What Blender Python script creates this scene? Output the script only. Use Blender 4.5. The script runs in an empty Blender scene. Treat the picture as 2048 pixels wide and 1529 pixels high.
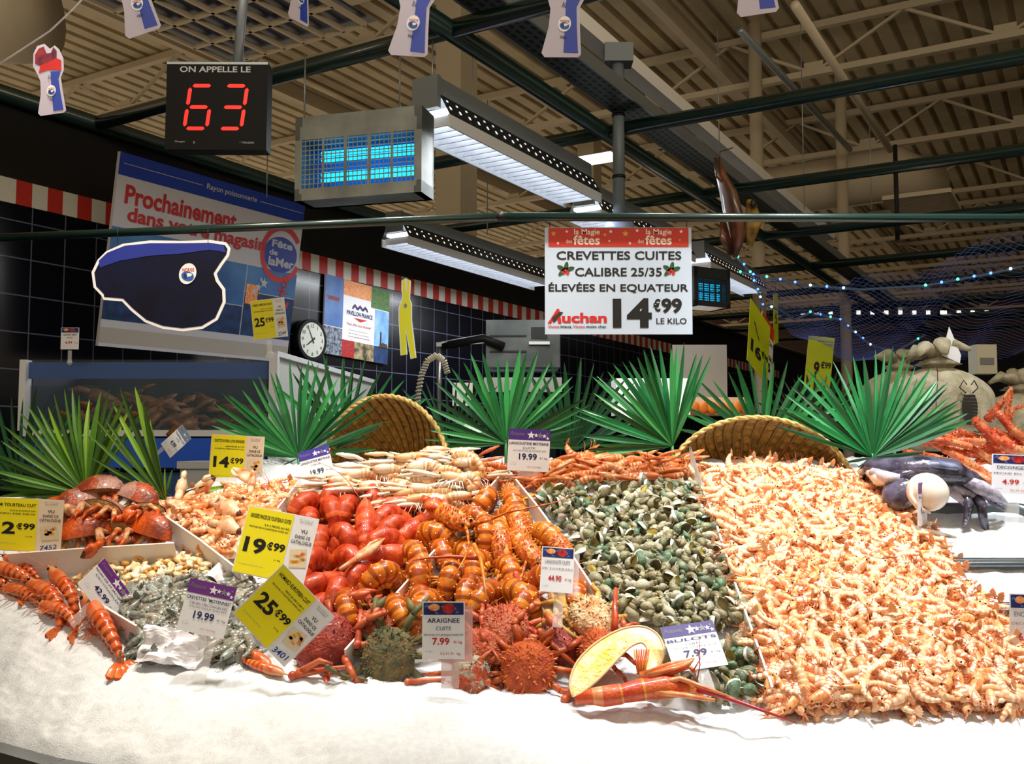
import bpy, bmesh, math, random
from mathutils import Vector, Matrix, noise, Euler
import numpy as np
random.seed(7)
PI = math.pi
SC = bpy.context.scene
COL = SC.collection
# ---------------------------------------------------------------- camera
FPX, CXP, CYP = 1930.0, 1024.0, 764.5
PITCH = math.radians(3.88)
EYE = Vector((0, 0, 1.5))
cam_d = bpy.data.cameras.new('camera')
cam_d.sensor_width = 36.0
cam_d.lens = 36.0 * FPX / 2048.0
cam_d.clip_start = 0.05
cam = bpy.data.objects.new('camera', cam_d)
COL.objects.link(cam)
cam.location = EYE
cam.rotation_euler = (PI / 2 + PITCH, 0, 0)
SC.camera = cam
# ---------------------------------------------------------------- exposure, world, lights
SC.view_settings.view_transform = 'Standard'
SC.view_settings.look = 'None'
SC.view_settings.gamma = 1.0
SC.view_settings.use_curve_mapping = False
SC.view_settings.exposure = 0.0
w = bpy.data.worlds.new('world')
SC.world = w
w.use_nodes = True
w.node_tree.nodes['Background'].inputs[0].default_value = (1.0, 0.80, 0.56, 1)
w.node_tree.nodes['Background'].inputs[1].default_value = 0.50


def spot(name, loc, to, energy, col, size=1.2, blend=0.6, rad=0.08):
    d = bpy.data.lights.new(name, 'SPOT')
    d.energy = energy
    d.color = col
    d.spot_size = size
    d.spot_blend = blend
    d.shadow_soft_size = rad
    o = bpy.data.objects.new(name, d)
    COL.objects.link(o)
    o.location = loc
    o.rotation_euler = (Vector(to) - Vector(loc)).to_track_quat('-Z', 'Y').to_euler()
    return o


# the counter's own track spots, above the frame
spot('counter_spot', (-1.15, 2.1, 3.5), (-0.9, 2.7, 1.1), 185, (1.0, 0.88, 0.74), 0.85, 0.7, 0.10)
spot('counter_spot', (-0.35, 2.0, 3.5), (-0.25, 2.6, 1.1), 172, (1.0, 0.92, 0.82), 0.85, 0.7, 0.10)
spot('counter_spot', (0.55, 2.05, 3.5), (0.45, 2.6, 1.1), 200, (1.0, 0.97, 0.92), 0.85, 0.7, 0.10)
spot('counter_spot', (1.25, 2.1, 3.5), (1.0, 2.5, 1.05), 370, (0.95, 0.98, 1.0), 0.9, 0.7, 0.10)
spot('counter_spot', (1.7, 2.7, 3.4), (1.5, 3.1, 1.2), 110, (0.9, 0.97, 1.0), 0.95, 0.7, 0.10)
spot('counter_spot', (0.1, 3.0, 3.4), (0.0, 3.15, 1.3), 90, (0.85, 0.97, 1.0), 1.1, 0.7, 0.10)


def area(name, loc, rot, sx, sy, energy, col):
    d = bpy.data.lights.new(name, 'AREA')
    d.shape = 'RECTANGLE'
    d.size, d.size_y = sx, sy
    d.energy = energy
    d.color = col
    o = bpy.data.objects.new(name, d)
    COL.objects.link(o)
    o.location = loc
    o.rotation_euler = rot
    return o


# the store's lamp rows behind the photographer, and an added fill that brightens the ceiling
area('aisle_light', (-1.0, -2.2, 4.6), (math.radians(38), 0, 0), 4.5, 1.0, 30, (0.90, 0.95, 1.0))
area('ceiling_fill', (1.5, -1.5, 4.3), (math.radians(142), 0, 0), 8.0, 2.0, 420, (1.0, 0.86, 0.66))


# ---------------------------------------------------------------- pixel rays, planes
def ray(px, py):
    dx, dy = (px - CXP) / FPX, (CYP - py) / FPX
    return Vector((dx, math.cos(PITCH) - dy * math.sin(PITCH), math.sin(PITCH) + dy * math.cos(PITCH)))


def P(px, py, Y):
    d = ray(px, py)
    return EYE + d * (Y / d.y)


BS = 0.556                       # slope of the display bed
NB = Vector((0, -BS, 1)).normalized()
EB = Vector((0, 1, BS)).normalized()


def bed(px, py, h=0.0):
    d = ray(px, py)
    p0 = Vector((0, 2.15, 0.95)) + NB * h
    t = (p0 - EYE).dot(NB) / d.dot(NB)
    return EYE + d * t


def onz(px, py, z):
    d = ray(px, py)
    return EYE + d * ((z - 1.5) / d.z)


UA = Vector((0.509, 0.861, 0)).normalized()      # along the left wall, away
NA = Vector((UA.y, -UA.x, 0))                    # from the left wall into the hall
A0 = Vector((-1.63, 7.7, 0))


def R(a, b, z):
    return A0 + UA * a + NA * b + Vector((0, 0, z))


def onwall(px, py, b=0.0):
    d = ray(px, py)
    t = (A0 + NA * b - EYE).dot(NA) / d.dot(NA)
    p = EYE + d * t
    return (p - A0).dot(UA), p.z, p


WALLM = Matrix.LocRotScale(A0, Euler((0, 0, math.atan2(UA.y, UA.x))).to_quaternion(), None)


def lin(h):
    h = h.lstrip('#')
    r = [int(h[i:i + 2], 16) / 255 for i in (0, 2, 4)]
    return tuple(c / 12.92 if c <= .04045 else ((c + .055) / 1.055) ** 2.4 for c in r) + (1.0,)


# ---------------------------------------------------------------- materials
MATS = {}


def mat(n, col='#808080', rough=.5, col2=None, ns=20, lo=.35, hi=.65, bump=0, bs=60, metal=0, emit=0, trans=0,
        rnd=None, coat=0, alpha=1, sss=0, spec=.5, detail=3, ior=1.45, bd=.01):
    if n in MATS:
        return MATS[n]
    m = bpy.data.materials.new(n)
    m.use_nodes = True
    nt = m.node_tree
    N, Lk = nt.nodes, nt.links
    b = N['Principled BSDF']
    b.inputs['Base Color'].default_value = lin(col)
    b.inputs['Roughness'].default_value = rough
    b.inputs['Metallic'].default_value = metal
    b.inputs['Specular IOR Level'].default_value = spec
    b.inputs['Transmission Weight'].default_value = trans
    b.inputs['IOR'].default_value = ior
    b.inputs['Coat Weight'].default_value = coat
    b.inputs['Coat Roughness'].default_value = .12
    b.inputs['Alpha'].default_value = alpha
    if sss:
        b.inputs['Subsurface Weight'].default_value = sss
        b.inputs['Subsurface Radius'].default_value = (1, .6, .35)
        b.inputs['Subsurface Scale'].default_value = .006
    if emit:
        b.inputs['Emission Color'].default_value = lin(col)
        b.inputs['Emission Strength'].default_value = emit
    src = None
    if rnd:
        oi = N.new('ShaderNodeObjectInfo')
        rp = N.new('ShaderNodeValToRGB')
        cr = rp.color_ramp
        cr.interpolation = 'CONSTANT'
        while len(cr.elements) < len(rnd):
            cr.elements.new(.5)
        for i, c in enumerate(rnd):
            cr.elements[i].position = i / len(rnd)
            cr.elements[i].color = lin(c)
        Lk.new(oi.outputs['Random'], rp.inputs[0])
        src = rp.outputs[0]
    tc = None
    if col2 or bump:
        tc = N.new('ShaderNodeTexCoord').outputs['Object']
    if col2:
        nz = N.new('ShaderNodeTexNoise')
        nz.inputs['Scale'].default_value = ns
        nz.inputs['Detail'].default_value = detail
        Lk.new(tc, nz.inputs['Vector'])
        mr = N.new('ShaderNodeMapRange')
        mr.inputs['From Min'].default_value = lo
        mr.inputs['From Max'].default_value = hi
        Lk.new(nz.outputs['Fac'], mr.inputs['Value'])
        mx = N.new('ShaderNodeMix')
        mx.data_type = 'RGBA'
        if src:
            Lk.new(src, mx.inputs['A'])
        else:
            mx.inputs['A'].default_value = lin(col)
        mx.inputs['B'].default_value = lin(col2)
        Lk.new(mr.outputs['Result'], mx.inputs['Factor'])
        src = mx.outputs['Result']
    if src:
        Lk.new(src, b.inputs['Base Color'])
    if bump:
        nb = N.new('ShaderNodeTexNoise')
        nb.inputs['Scale'].default_value = bs
        nb.inputs['Detail'].default_value = 4
        Lk.new(tc, nb.inputs['Vector'])
        bp = N.new('ShaderNodeBump')
        bp.inputs['Strength'].default_value = bump
        bp.inputs['Distance'].default_value = bd
        Lk.new(nb.outputs['Fac'], bp.inputs['Height'])
        Lk.new(bp.outputs[0], b.inputs['Normal'])
    MATS[n] = m
    return m


# ---------------------------------------------------------------- mesh builder
_tc = {}


def text_geo(s, bold):
    k = (s, bold)
    if k not in _tc:
        c = bpy.data.curves.new('t', 'FONT')
        c.body = s
        c.offset = bold
        c.resolution_u = 3
        o = bpy.data.objects.new('t', c)
        COL.objects.link(o)
        dg = bpy.context.evaluated_depsgraph_get()
        me = bpy.data.meshes.new_from_object(o.evaluated_get(dg))
        v = [tuple(x.co) for x in me.vertices]
        f = [tuple(p.vertices) for p in me.polygons]
        bpy.data.objects.remove(o)
        bpy.data.meshes.remove(me)
        bpy.data.curves.remove(c)
        _tc[k] = (v, f)
    return _tc[k]


class MB:
    def __init__(s):
        s.v, s.f, s.m, s.sm = [], [], [], []
        s.mats = []

    def mi(s, m):
        if m not in s.mats:
            s.mats.append(m)
        return s.mats.index(m)

    def face(s, idx, m, smooth=False):
        s.f.append(tuple(idx))
        s.m.append(s.mi(m))
        s.sm.append(smooth)

    def poly(s, pts, m, smooth=False):
        k = len(s.v)
        s.v += [tuple(p) for p in pts]
        s.face(range(k, k + len(pts)), m, smooth)
        return s

    def box(s, c, d, m, mx=None):
        k = len(s.v)
        for x in (-.5, .5):
            for y in (-.5, .5):
                for z in (-.5, .5):
                    p = Vector((c[0] + x * d[0], c[1] + y * d[1], c[2] + z * d[2]))
                    s.v.append(tuple(mx @ p if mx else p))
        for q in ((0, 1, 3, 2), (4, 6, 7, 5), (0, 4, 5, 1), (2, 3, 7, 6), (0, 2, 6, 4), (1, 5, 7, 3)):
            s.face([k + i for i in q], m)
        return s

    def bar(s, a, b, wd, ht, m, up=Vector((0, 0, 1))):
        a, b = Vector(a), Vector(b)
        t = (b - a).normalized()
        sd = t.cross(up)
        if sd.length < 1e-4:
            sd = t.cross(Vector((0, 1, 0)))
        sd.normalize()
        u2 = sd.cross(t)
        k = len(s.v)
        for p in (a, b):
            for i, j in ((-1, -1), (1, -1), (1, 1), (-1, 1)):
                s.v.append(tuple(p + sd * (i * wd / 2) + u2 * (j * ht / 2)))
        for i in range(4):
            j = (i + 1) % 4
            s.face((k + i, k + j, k + 4 + j, k + 4 + i), m)
        s.face((k + 3, k + 2, k + 1, k), m)
        s.face((k + 4, k + 5, k + 6, k + 7), m)
        return s

    def loft(s, pts, rw, rh, m, seg=10, side=None, cap=True, smooth=True, skew=None):
        """tube along pts; rw = half width along 'side', rh = half height across it; m may be a list per span"""
        pts = [Vector(p) for p in pts]
        n = len(pts)
        if not hasattr(rw, '__len__'):
            rw = [rw] * n
        if rh is None:
            rh = rw
        if not hasattr(rh, '__len__'):
            rh = [rh] * n
        k = len(s.v)
        prev = None
        for i in range(n):
            t = (pts[min(i + 1, n - 1)] - pts[max(i - 1, 0)]).normalized()
            if side is not None:
                sd = Vector(side) - t * Vector(side).dot(t)
            elif prev is None:
                sd = t.cross(Vector((0, 0, 1)))
                if sd.length < 1e-3:
                    sd = t.cross(Vector((0, 1, 0)))
            else:
                sd = prev - t * prev.dot(t)
            sd.normalize()
            prev = sd
            u2 = sd.cross(t)
            for j in range(seg):
                a = 2 * PI * j / seg
                s.v.append(tuple(pts[i] + sd * (math.cos(a) * rw[i]) + u2 * (math.sin(a) * rh[i])))
        for i in range(n - 1):
            mm = m[min(i, len(m) - 1)] if isinstance(m, list) else m
            for j in range(seg):
                j2 = (j + 1) % seg
                s.face((k + i * seg + j, k + i * seg + j2, k + (i + 1) * seg + j2, k + (i + 1) * seg + j), mm, smooth)
        if cap:
            s.face([k + j for j in reversed(range(seg))], m[0] if isinstance(m, list) else m, smooth)
            s.face([k + (n - 1) * seg + j for j in range(seg)], m[-1] if isinstance(m, list) else m, smooth)
        return s

    def tube(s, pts, r, m, seg=6, cap=True):
        return s.loft(pts, r, None, m, seg, None, cap)

    def ell(s, c, r, m, nu=10, nv=6, mx=None, disp=0, fr=30):
        k = len(s.v)
        c = Vector(c)
        for i in range(nv + 1):
            th = PI * i / nv
            for j in range(nu):
                ph = 2 * PI * j / nu
                p = Vector((r[0] * math.sin(th) * math.cos(ph), r[1] * math.sin(th) * math.sin(ph), r[2] * math.cos(th)))
                if disp:
                    p *= 1 + disp * noise.noise((p + c) * fr)
                p = (mx @ p if mx else p) + c
                s.v.append(tuple(p))
        for i in range(nv):
            for j in range(nu):
                j2 = (j + 1) % nu
                s.face((k + i * nu + j, k + (i + 1) * nu + j, k + (i + 1) * nu + j2, k + i * nu + j2), m, True)
        return s

    def text(s, t, x0, z0, x1, z1, m, y=0, bold=0.0, rot=0, shear=0, keep=False):
        v, f = text_geo(t, bold)
        if not v:
            return s
        ax, bx = min(p[0] for p in v), max(p[0] for p in v)
        az, bz = min(p[1] for p in v), max(p[1] for p in v)
        sx, sz = (x1 - x0) / max(bx - ax, 1e-6), (z1 - z0) / max(bz - az, 1e-6)
        if keep:
            sx = sz = min(sx, sz)
        k = len(s.v)
        cx, cz = (x0 + x1) / 2, (z0 + z1) / 2
        c_, s_ = math.cos(rot), math.sin(rot)
        for p in v:
            lx, lz = (p[0] - (ax + bx) / 2) * sx, (p[1] - (az + bz) / 2) * sz
            lx += shear * lz
            s.v.append((cx + lx * c_ - lz * s_, y, cz + lx * s_ + lz * c_))
        for q in f:
            s.face([k + i for i in q], m)
        return s

    def star(s, x, z, r, m, y=0, n=5):
        pts = []
        for i in range(2 * n):
            a = PI / 2 + PI * i / n
            q = r if i % 2 == 0 else r * .42
            pts.append((x + q * math.cos(a), y, z + q * math.sin(a)))
        k = len(s.v)
        s.v += pts + [(x, y, z)]
        for i in range(2 * n):
            s.face((k + i, k + (i + 1) % (2 * n), k + 2 * n), m)
        return s

    def rect(s, x0, z0, x1, z1, m, y=0):
        return s.poly([(x0, y, z0), (x1, y, z0), (x1, y, z1), (x0, y, z1)], m)

    def disc(s, x, z, rx, rz, m, y=0, n=28, rot=0):
        c_, s_ = math.cos(rot), math.sin(rot)
        pts = []
        for i in range(n):
            a, b = rx * math.cos(2 * PI * i / n), rz * math.sin(2 * PI * i / n)
            pts.append((x + a * c_ - b * s_, y, z + a * s_ + b * c_))
        return s.poly(pts, m)

    def ring(s, x, z, r0, r1, m, y=0, a0=0, a1=2 * PI, n=28):
        k = len(s.v)
        for i in range(n + 1):
            a = a0 + (a1 - a0) * i / n
            s.v.append((x + r0 * math.cos(a), y, z + r0 * math.sin(a)))
            s.v.append((x + r1 * math.cos(a), y, z + r1 * math.sin(a)))
        for i in range(n):
            s.face((k + 2 * i, k + 2 * i + 1, k + 2 * i + 3, k + 2 * i + 2), m)
        return s

    def slab(s, pts, y0, y1, m, medge=None):
        """outline pts (x,z) extruded from y0 (front) to y1 (back)"""
        n = len(pts)
        k = len(s.v)
        s.v += [(p[0], y0, p[1]) for p in pts] + [(p[0], y1, p[1]) for p in pts]
        s.face(range(k, k + n), m)
        s.face(reversed(range(k + n, k + 2 * n)), medge or m)
        for i in range(n):
            j = (i + 1) % n
            s.face((k + i, k + n + i, k + n + j, k + j), medge or m)
        return s

    def add(s, o, mx=None):
        k = len(s.v)
        s.v += [tuple(mx @ Vector(p)) for p in o.v] if mx else o.v
        for f, m, q in zip(o.f, o.m, o.sm):
            s.face([k + i for i in f], o.mats[m], q)
        return s

    def mesh(s, name):
        me = bpy.data.meshes.new(name)
        me.from_pydata(s.v, [], s.f)
        for m in s.mats:
            me.materials.append(m)
        me.polygons.foreach_set('material_index', s.m)
        me.polygons.foreach_set('use_smooth', s.sm)
        me.update()
        bm = bmesh.new()
        bm.from_mesh(me)
        bmesh.ops.recalc_face_normals(bm, faces=bm.faces)
        bm.to_mesh(me)
        bm.free()
        return me

    def build(s, name, parent=None, mx=None):
        me = s.mesh(name)
        o = bpy.data.objects.new(name, me)
        COL.objects.link(o)
        if parent:
            o.parent = parent
        if mx is not None:
            o.matrix_local = mx
        return o


def tag(o, label, cat, group=None, kind=None):
    o['label'] = label
    o['category'] = cat
    if group:
        o['group'] = group
    if kind:
        o['kind'] = kind
    return o


def empty(name, label, cat, mx=None, group=None):
    o = bpy.data.objects.new(name, None)
    o.empty_display_size = .05
    COL.objects.link(o)
    if mx is not None:
        o.matrix_world = mx if isinstance(mx, Matrix) else Matrix.Translation(mx)
    return tag(o, label, cat, group)


def struct(o, label=None):
    o['kind'] = 'structure'
    if label:
        o['label'] = label
    return o


def pose(loc, ang=0, tilt=0, roll=0, s=1.0, n=NB):
    """local x -> in the bed plane at ang (deg, 0 = right, 90 = uphill), z -> plane normal"""
    n = Vector(n).normalized()
    ex = (Vector((1, 0, 0)) - n * n.x).normalized()
    ey = n.cross(ex)
    B = Matrix((ex, ey, n)).transposed()
    Q = Euler((math.radians(roll), math.radians(tilt), 0)).to_matrix()
    Z = Matrix.Rotation(math.radians(ang), 3, 'Z')
    M3 = B @ Z @ Q
    return Matrix.Translation(loc) @ M3.to_4x4() @ Matrix.Scale(s, 4)


class Proto:
    """one kind of animal: its meshes are shared by every copy"""

    def __init__(s, parts):
        s.parts = [(nm, mb if isinstance(mb, bpy.types.Mesh) else mb.mesh(nm), lab) for nm, mb, lab in parts]

    def spawn(s, name, label, cat, mx, group=None, only=None):
        r = bpy.data.objects.new(name, s.parts[0][1])
        COL.objects.link(r)
        r.matrix_world = mx
        tag(r, label, cat, group)
        for nm, me, lab in s.parts[1:]:
            if only is not None and nm not in only:
                continue
            c = bpy.data.objects.new(nm, me)
            COL.objects.link(c)
            c.parent = r
            if lab:
                c['label'] = lab
        return r


def inpoly(x, y, poly):
    c = False
    j = len(poly) - 1
    for i in range(len(poly)):
        xi, yi = poly[i]
        xj, yj = poly[j]
        if (yi > y) != (yj > y) and x < (xj - xi) * (y - yi) / (yj - yi) + xi:
            c = not c
        j = i
    return c


def scatter(pixpoly, r, tries=9000, maxn=9999, seed=1, h=0.0):
    """evenly spread spots on the sloping bed inside an outline seen from the eye"""
    rg = random.Random(seed)
    pts = []
    for px, py in pixpoly:
        q = bed(px, py, h)
        pts.append((q.x, (q - (Vector((0, 2.15, .95)) + NB * h)).dot(EB)))
    x0, x1 = min(p[0] for p in pts), max(p[0] for p in pts)
    y0, y1 = min(p[1] for p in pts), max(p[1] for p in pts)
    cell = {}
    out = []
    for _ in range(tries):
        x, y = rg.uniform(x0, x1), rg.uniform(y0, y1)
        if not inpoly(x, y, pts):
            continue
        ci, cj = int(x / r), int(y / r)
        ok = True
        for i in (-1, 0, 1):
            for j in (-1, 0, 1):
                for q in cell.get((ci + i, cj + j), ()):
                    if (q[0] - x) ** 2 + (q[1] - y) ** 2 < r * r:
                        ok = False
        if ok:
            cell.setdefault((ci, cj), []).append((x, y))
            out.append((x, y))
            if len(out) >= maxn:
                break
    return [Vector((x, 2.15, .95)) + EB * y for x, y in out]
# ================================================================ materials used widely
white = mat('white_board', '#e9eaee', .45)
black = mat('black_ink', '#0c0c0e', .5)
dkgreen = mat('dark_green_paint', '#0e2824', .28, coat=.4)
steel = mat('brushed_steel', '#9aa0a2', .32, metal=1, bump=.05, bs=8)
alu = mat('grey_aluminium', '#8f979b', .4, metal=.6)
beige = mat('beige_paint', '#b9ab92', .6)
red = mat('red_ink', '#c2201c', .5)
navy = mat('navy_ink', '#14205c', .5)
yellow = mat('yellow_card', '#f2e611', .5)
purple = mat('purple_band', '#4b2a86', .5)
violet = mat('violet_band', '#6c2a86', .5)
grey = mat('grey_ink', '#7a7c84', .5)
clear = mat('clear_plastic', '#ffffff', .08, trans=.0, alpha=.22)
tintclear = mat('tinted_clear_plastic', '#e8c8c4', .1, alpha=.45)
picblue = mat('photo_blue', '#1b2f7a', .5, col2='#0b1238', ns=60)
picred = mat('photo_red', '#cc2a24', .5, col2='#7e1414', ns=80)
picorange = mat('photo_orange', '#e0682c', .5, col2='#f0b878', ns=90)
picsand = mat('photo_sand', '#dcb070', .5, col2='#b4763a', ns=90)
picgreen = mat('photo_green', '#24451c', .5, col2='#5c8a3a', ns=90)

# ================================================================ setting: floor, ceiling, walls
m = MB()
fl = mat('floor_tile', '#8d8676', .35)
m.poly([R(-14, -3, 0), R(34, -3, 0), R(34, 30, 0), R(-14, 30, 0)], fl)
struct(m.build('floor'))
deckm = mat('ceiling_deck', '#c0b090', .65, col2='#a89a7c', ns=1.5)
m = MB()
ZC = 7.0
b = -9.0
k = 0
prof = []
while b < 27:
    prof += [(b, ZC), (b + .17, ZC), (b + .19, ZC + .06), (b + .25, ZC + .06)]
    b += .27
for (b0, z0), (b1, z1) in zip(prof[:-1], prof[1:]):
    m.poly([R(-15, b0, z0), R(36, b0, z0), R(36, b1, z1), R(-15, b1, z1)], deckm)
struct(m.build('ceiling'))
# trusses carrying the deck
for i, a in enumerate([-4.2, -.6, 3.0, 6.6, 10.2, 13.8, 17.5, 21.5, 26, 31]):
    m = MB()
    b0, b1 = -8.5, 26
    m.bar(R(a, b0, 6.92), R(a, b1, 6.92), .10, .09, beige)
    m.bar(R(a, b0, 6.3), R(a, b1, 6.3), .11, .08, beige)
    b = b0
    up = True
    while b < b1:
        m.bar(R(a, b, 6.3 if up else 6.9), R(a, b + 1.1, 6.9 if up else 6.3), .035, .045, beige, up=UA)
        if up:
            m.box((0, 0, 0), (.24, .03, .14), beige, Matrix.Translation(R(a, b, 6.38)) @ WALLM.to_3x3().to_4x4() @ Matrix.Rotation(PI / 2, 4, 'Z'))
        up = not up
        b += 1.1
    struct(m.build('ceiling_truss'))
# purlins and main girders along the hall
for b in (-4.5, 1.2, 6.6, 12.5, 18.5):
    m = MB()
    m.bar(R(-14, b, 6.62), R(34, b, 6.62), .11, .04, beige)
    m.bar(R(-14, b, 6.85), R(34, b, 6.85), .14, .05, beige)
    m.bar(R(-14, b, 6.74), R(34, b, 6.74), .025, .24, beige)
    struct(m.build('ceiling_girder'))


def duct(name, label, cat, pts, r, mt, group=None, seg=14):
    m = MB()
    m.tube(pts, r, mt, seg)
    return tag(m.build(name), label, cat, group)


for i, b in enumerate((7.6, 8.15, 8.7)):
    duct('air_duct', 'round beige air duct running under the ceiling, ' + ('nearest the counter of three', 'middle one of three side by side', 'outer one of three side by side')[i],
         'duct', [R(-2, b, 5.72), R(20, b, 5.72)], .2 if i != 1 else .26, beige, 'parallel ducts under the ceiling')
duct('air_duct', 'thick beige cross duct high on the right with open end', 'duct',
     [onz(1440, 400, 5.3), onz(1800, 345, 5.3), onz(1850, 372, 5.25)], .36, beige)
for i, (x0, y0, x1, y1, z) in enumerate([(1590, 10, 1780, 300, 4.6), (1480, 60, 1700, 300, 5.4)]):
    duct('conduit_pipe', ('thin pale pipe slanting down from the upper right ceiling', 'dark thin pipe under the three ducts')[i], 'pipe',
         [onz(x0, y0, z), onz(x1, y1, z)], .035, beige if i == 0 else alu, None, 8)
# vertical columns
for i, (px, Y, r, y0) in enumerate([(1517, 12, .085, 440), (1688, 13, .075, 470)]):
    q = P(px, 500, Y)
    m = MB()
    m.tube([(q.x, q.y, 0), (q.x, q.y, 6.9)], r, beige, 12)
    struct(m.build('column'))
pale = mat('pale_column', '#a89c82', .6)
aa, zz, q = onwall(912, 500, -.35)
m = MB()
m.bar((q.x, q.y, 0), (q.x, q.y, 6.9), .32, .32, pale, up=UA)
struct(m.build('column'))
for i, px in enumerate((1180,)):
    q = P(px, 500, 16)
    m = MB()
    m.bar((q.x, q.y, 0), (q.x, q.y, 6.9), .3, .3, pale, up=UA)
    struct(m.build('column'))
# skylight grid, far upper left
m = MB()
sky = mat('skylight_pane', '#25304e', .3)
c0 = onz(450, 20, 6.0)
for i in range(8):
    m.bar(c0 - UA * 1.6 + NA * (-1 + i * .29), c0 + UA * 1.0 + NA * (-1 + i * .29), .04, .05, beige)
for i in range(6):
    m.bar(c0 - UA * (1.6 - i * .52) - NA * 1.0, c0 - UA * (1.6 - i * .52) + NA * 1.03, .04, .05, beige)
m.poly([c0 - UA * 1.7 - NA * 1.1 + Vector((0, 0, .06)), c0 + UA * 1.1 - NA * 1.1 + Vector((0, 0, .06)),
        c0 + UA * 1.1 + NA * 1.1 + Vector((0, 0, .06)), c0 - UA * 1.7 + NA * 1.1 + Vector((0, 0, .06))], sky)
struct(m.build('window_1'))
duct('air_duct', 'wide beige drum duct at the upper left corner of the ceiling', 'duct', [onz(-60, 30, 5.2), onz(75, 22, 5.2)], .42, beige, None, 20)
# ceiling grille far right
m = MB()
g0 = onz(1845, 408, 4.4)
m.bar(g0 - UA * .5 - NA * .35, g0 - UA * .5 + NA * .35, .05, .05, beige)
for i in range(12):
    m.bar(g0 + UA * (-.5 + i * .09) - NA * .35, g0 + UA * (-.5 + i * .09) + NA * .35, .03, .04, beige)
m.bar(g0 - UA * .52 - NA * .35, g0 + UA * .52 - NA * .35, .04, .05, beige)
m.bar(g0 - UA * .52 + NA * .35, g0 + UA * .52 + NA * .35, .04, .05, beige)
tag(m.build('air_grille'), 'slatted beige air grille high on the right', 'vent')

# tiled wall on the left: navy tiles, red and white check band, black fascia
tile = bpy.data.materials.new('navy_tiles')
tile.use_nodes = True
nt = tile.node_tree
bs_ = nt.nodes['Principled BSDF']
tc = nt.nodes.new('ShaderNodeTexCoord')
sx_ = nt.nodes.new('ShaderNodeSeparateXYZ')
cx_ = nt.nodes.new('ShaderNodeCombineXYZ')
nt.links.new(tc.outputs['Object'], sx_.inputs[0])
nt.links.new(sx_.outputs['X'], cx_.inputs['X'])
nt.links.new(sx_.outputs['Z'], cx_.inputs['Y'])
bk = nt.nodes.new('ShaderNodeTexBrick')
bk.offset = 0
for kk, vv in (('Scale', 1.0), ('Mortar Size', .004), ('Brick Width', .217), ('Row Height', .217), ('Mortar Smooth', 0.0)):
    bk.inputs[kk].default_value = vv
bk.inputs['Color1'].default_value = lin('#04060f')
bk.inputs['Color2'].default_value = lin('#050914')
bk.inputs['Mortar'].default_value = lin('#565a70')
nt.links.new(cx_.outputs[0], bk.inputs['Vector'])
nt.links.new(bk.outputs['Color'], bs_.inputs['Base Color'])
bs_.inputs['Roughness'].default_value = .22
fas = mat('black_fascia', '#070708', .7)
aL, zb, _ = onwall(0, 352)
_, zb0, _ = onwall(0, 402)
_, zt, _ = onwall(0, 186)
m = MB()
m.box((5, .1, zb0 / 2), (26, .2, zb0), tile)
m.box((5, .1, (zb + zt) / 2), (26, .2, zt - zb), fas)
wl = m.build('wall_left', None, WALLM)
struct(wl, 'navy tiled wall under a black fascia')
m = MB()
rb, wb = mat('red_check', '#b02a20', .5), mat('white_check', '#c9c9c0', .5)
a = -6.0
i = 0
while a < 16:
    m.box((a + .05, .09, (zb + zb0) / 2), (.1, .2, zb - zb0), rb if i % 2 else wb)
    a += .1
    i += 1
struct(m.build('trim_1', None, WALLM), 'red and white chequered band along the tiled wall')
# back walls
m = MB()
dn = mat('dark_navy_wall', '#080b1e', .6)
wtx = mat('dim_white_letter', '#8d90a0', .6)
m.bar(R(14, 0, 1.6), R(14, 30, 1.6), .1, 3.2, dn)
for i in range(7):
    for j in range(2):
        p0 = R(13.9, 4.2 + i * 1.9 + .5 * j, 2.62 - j * .3)
        mx = Matrix.Translation(p0) @ WALLM.to_3x3().to_4x4() @ Matrix.Rotation(-PI / 2, 4, 'Z')
        t_ = MB()
        t_.text(('TRAITEUR', 'LES SAVEURS', 'BOUCHERIE', 'LA MER')[(i + j) % 4], 0, 0, .9 + .2 * j, .13, wtx)
        m.add(t_, mx)
struct(m.build('wall_back'))
m = MB()
m.bar(R(14.3, 6, 3.9), R(14.3, 30, 3.9), .3, .7, mat('maroon_fascia', '#5c2622', .6))
ob = mat('orange_sign_light', '#ff5a28', .5, emit=.8)
for i in range(16):
    m.bar(R(14.1, 10 + i * .55, 3.42), R(14.1, 10.38 + i * .55, 3.42), .06, .13, ob)
struct(m.build('trim_2'), 'maroon fascia with orange lit band above the far navy wall')
m = MB()
m.bar(R(33, -9, 3.5), R(33, 28, 3.5), .2, 7.2, mat('far_wall', '#3a2a24', .7))
struct(m.build('wall_far'))

# ================================================================ green canopy frame
def az(px, py, z):
    p = onz(px, py, z) - A0
    return p.dot(UA), p.dot(NA)


fr = empty('canopy_frame', 'dark green tube canopy frame hung above the fish department', 'frame', R(0, 0, 3.5))


def rail(nm, p, q, r=.045, mt=None, seg=12):
    m = MB()
    c = fr.matrix_world.translation
    m.tube([Vector(p) - c, Vector(q) - c], r, mt or dkgreen, seg)
    return m.build(nm, fr)


ZF = 3.53
BB = az(1210, 265, ZF)[1]
rail('wall_tube', R(-9, 0.05, ZF), R(18, 0.05, ZF), .05)
rail('main_tube', R(-9, BB, ZF), R(20, BB, ZF), .05)
a1, a2 = az(890, 62, ZF)[0], az(1210, 265, ZF)[0]
da = a2 - a1
for i in range(-1, 9):
    a = a1 + i * da
    rail('cross_tube', R(a, 0, ZF), R(a, BB, ZF))
    rail('cross_tube', R(a, BB, ZF), R(a, 14, ZF))
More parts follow.
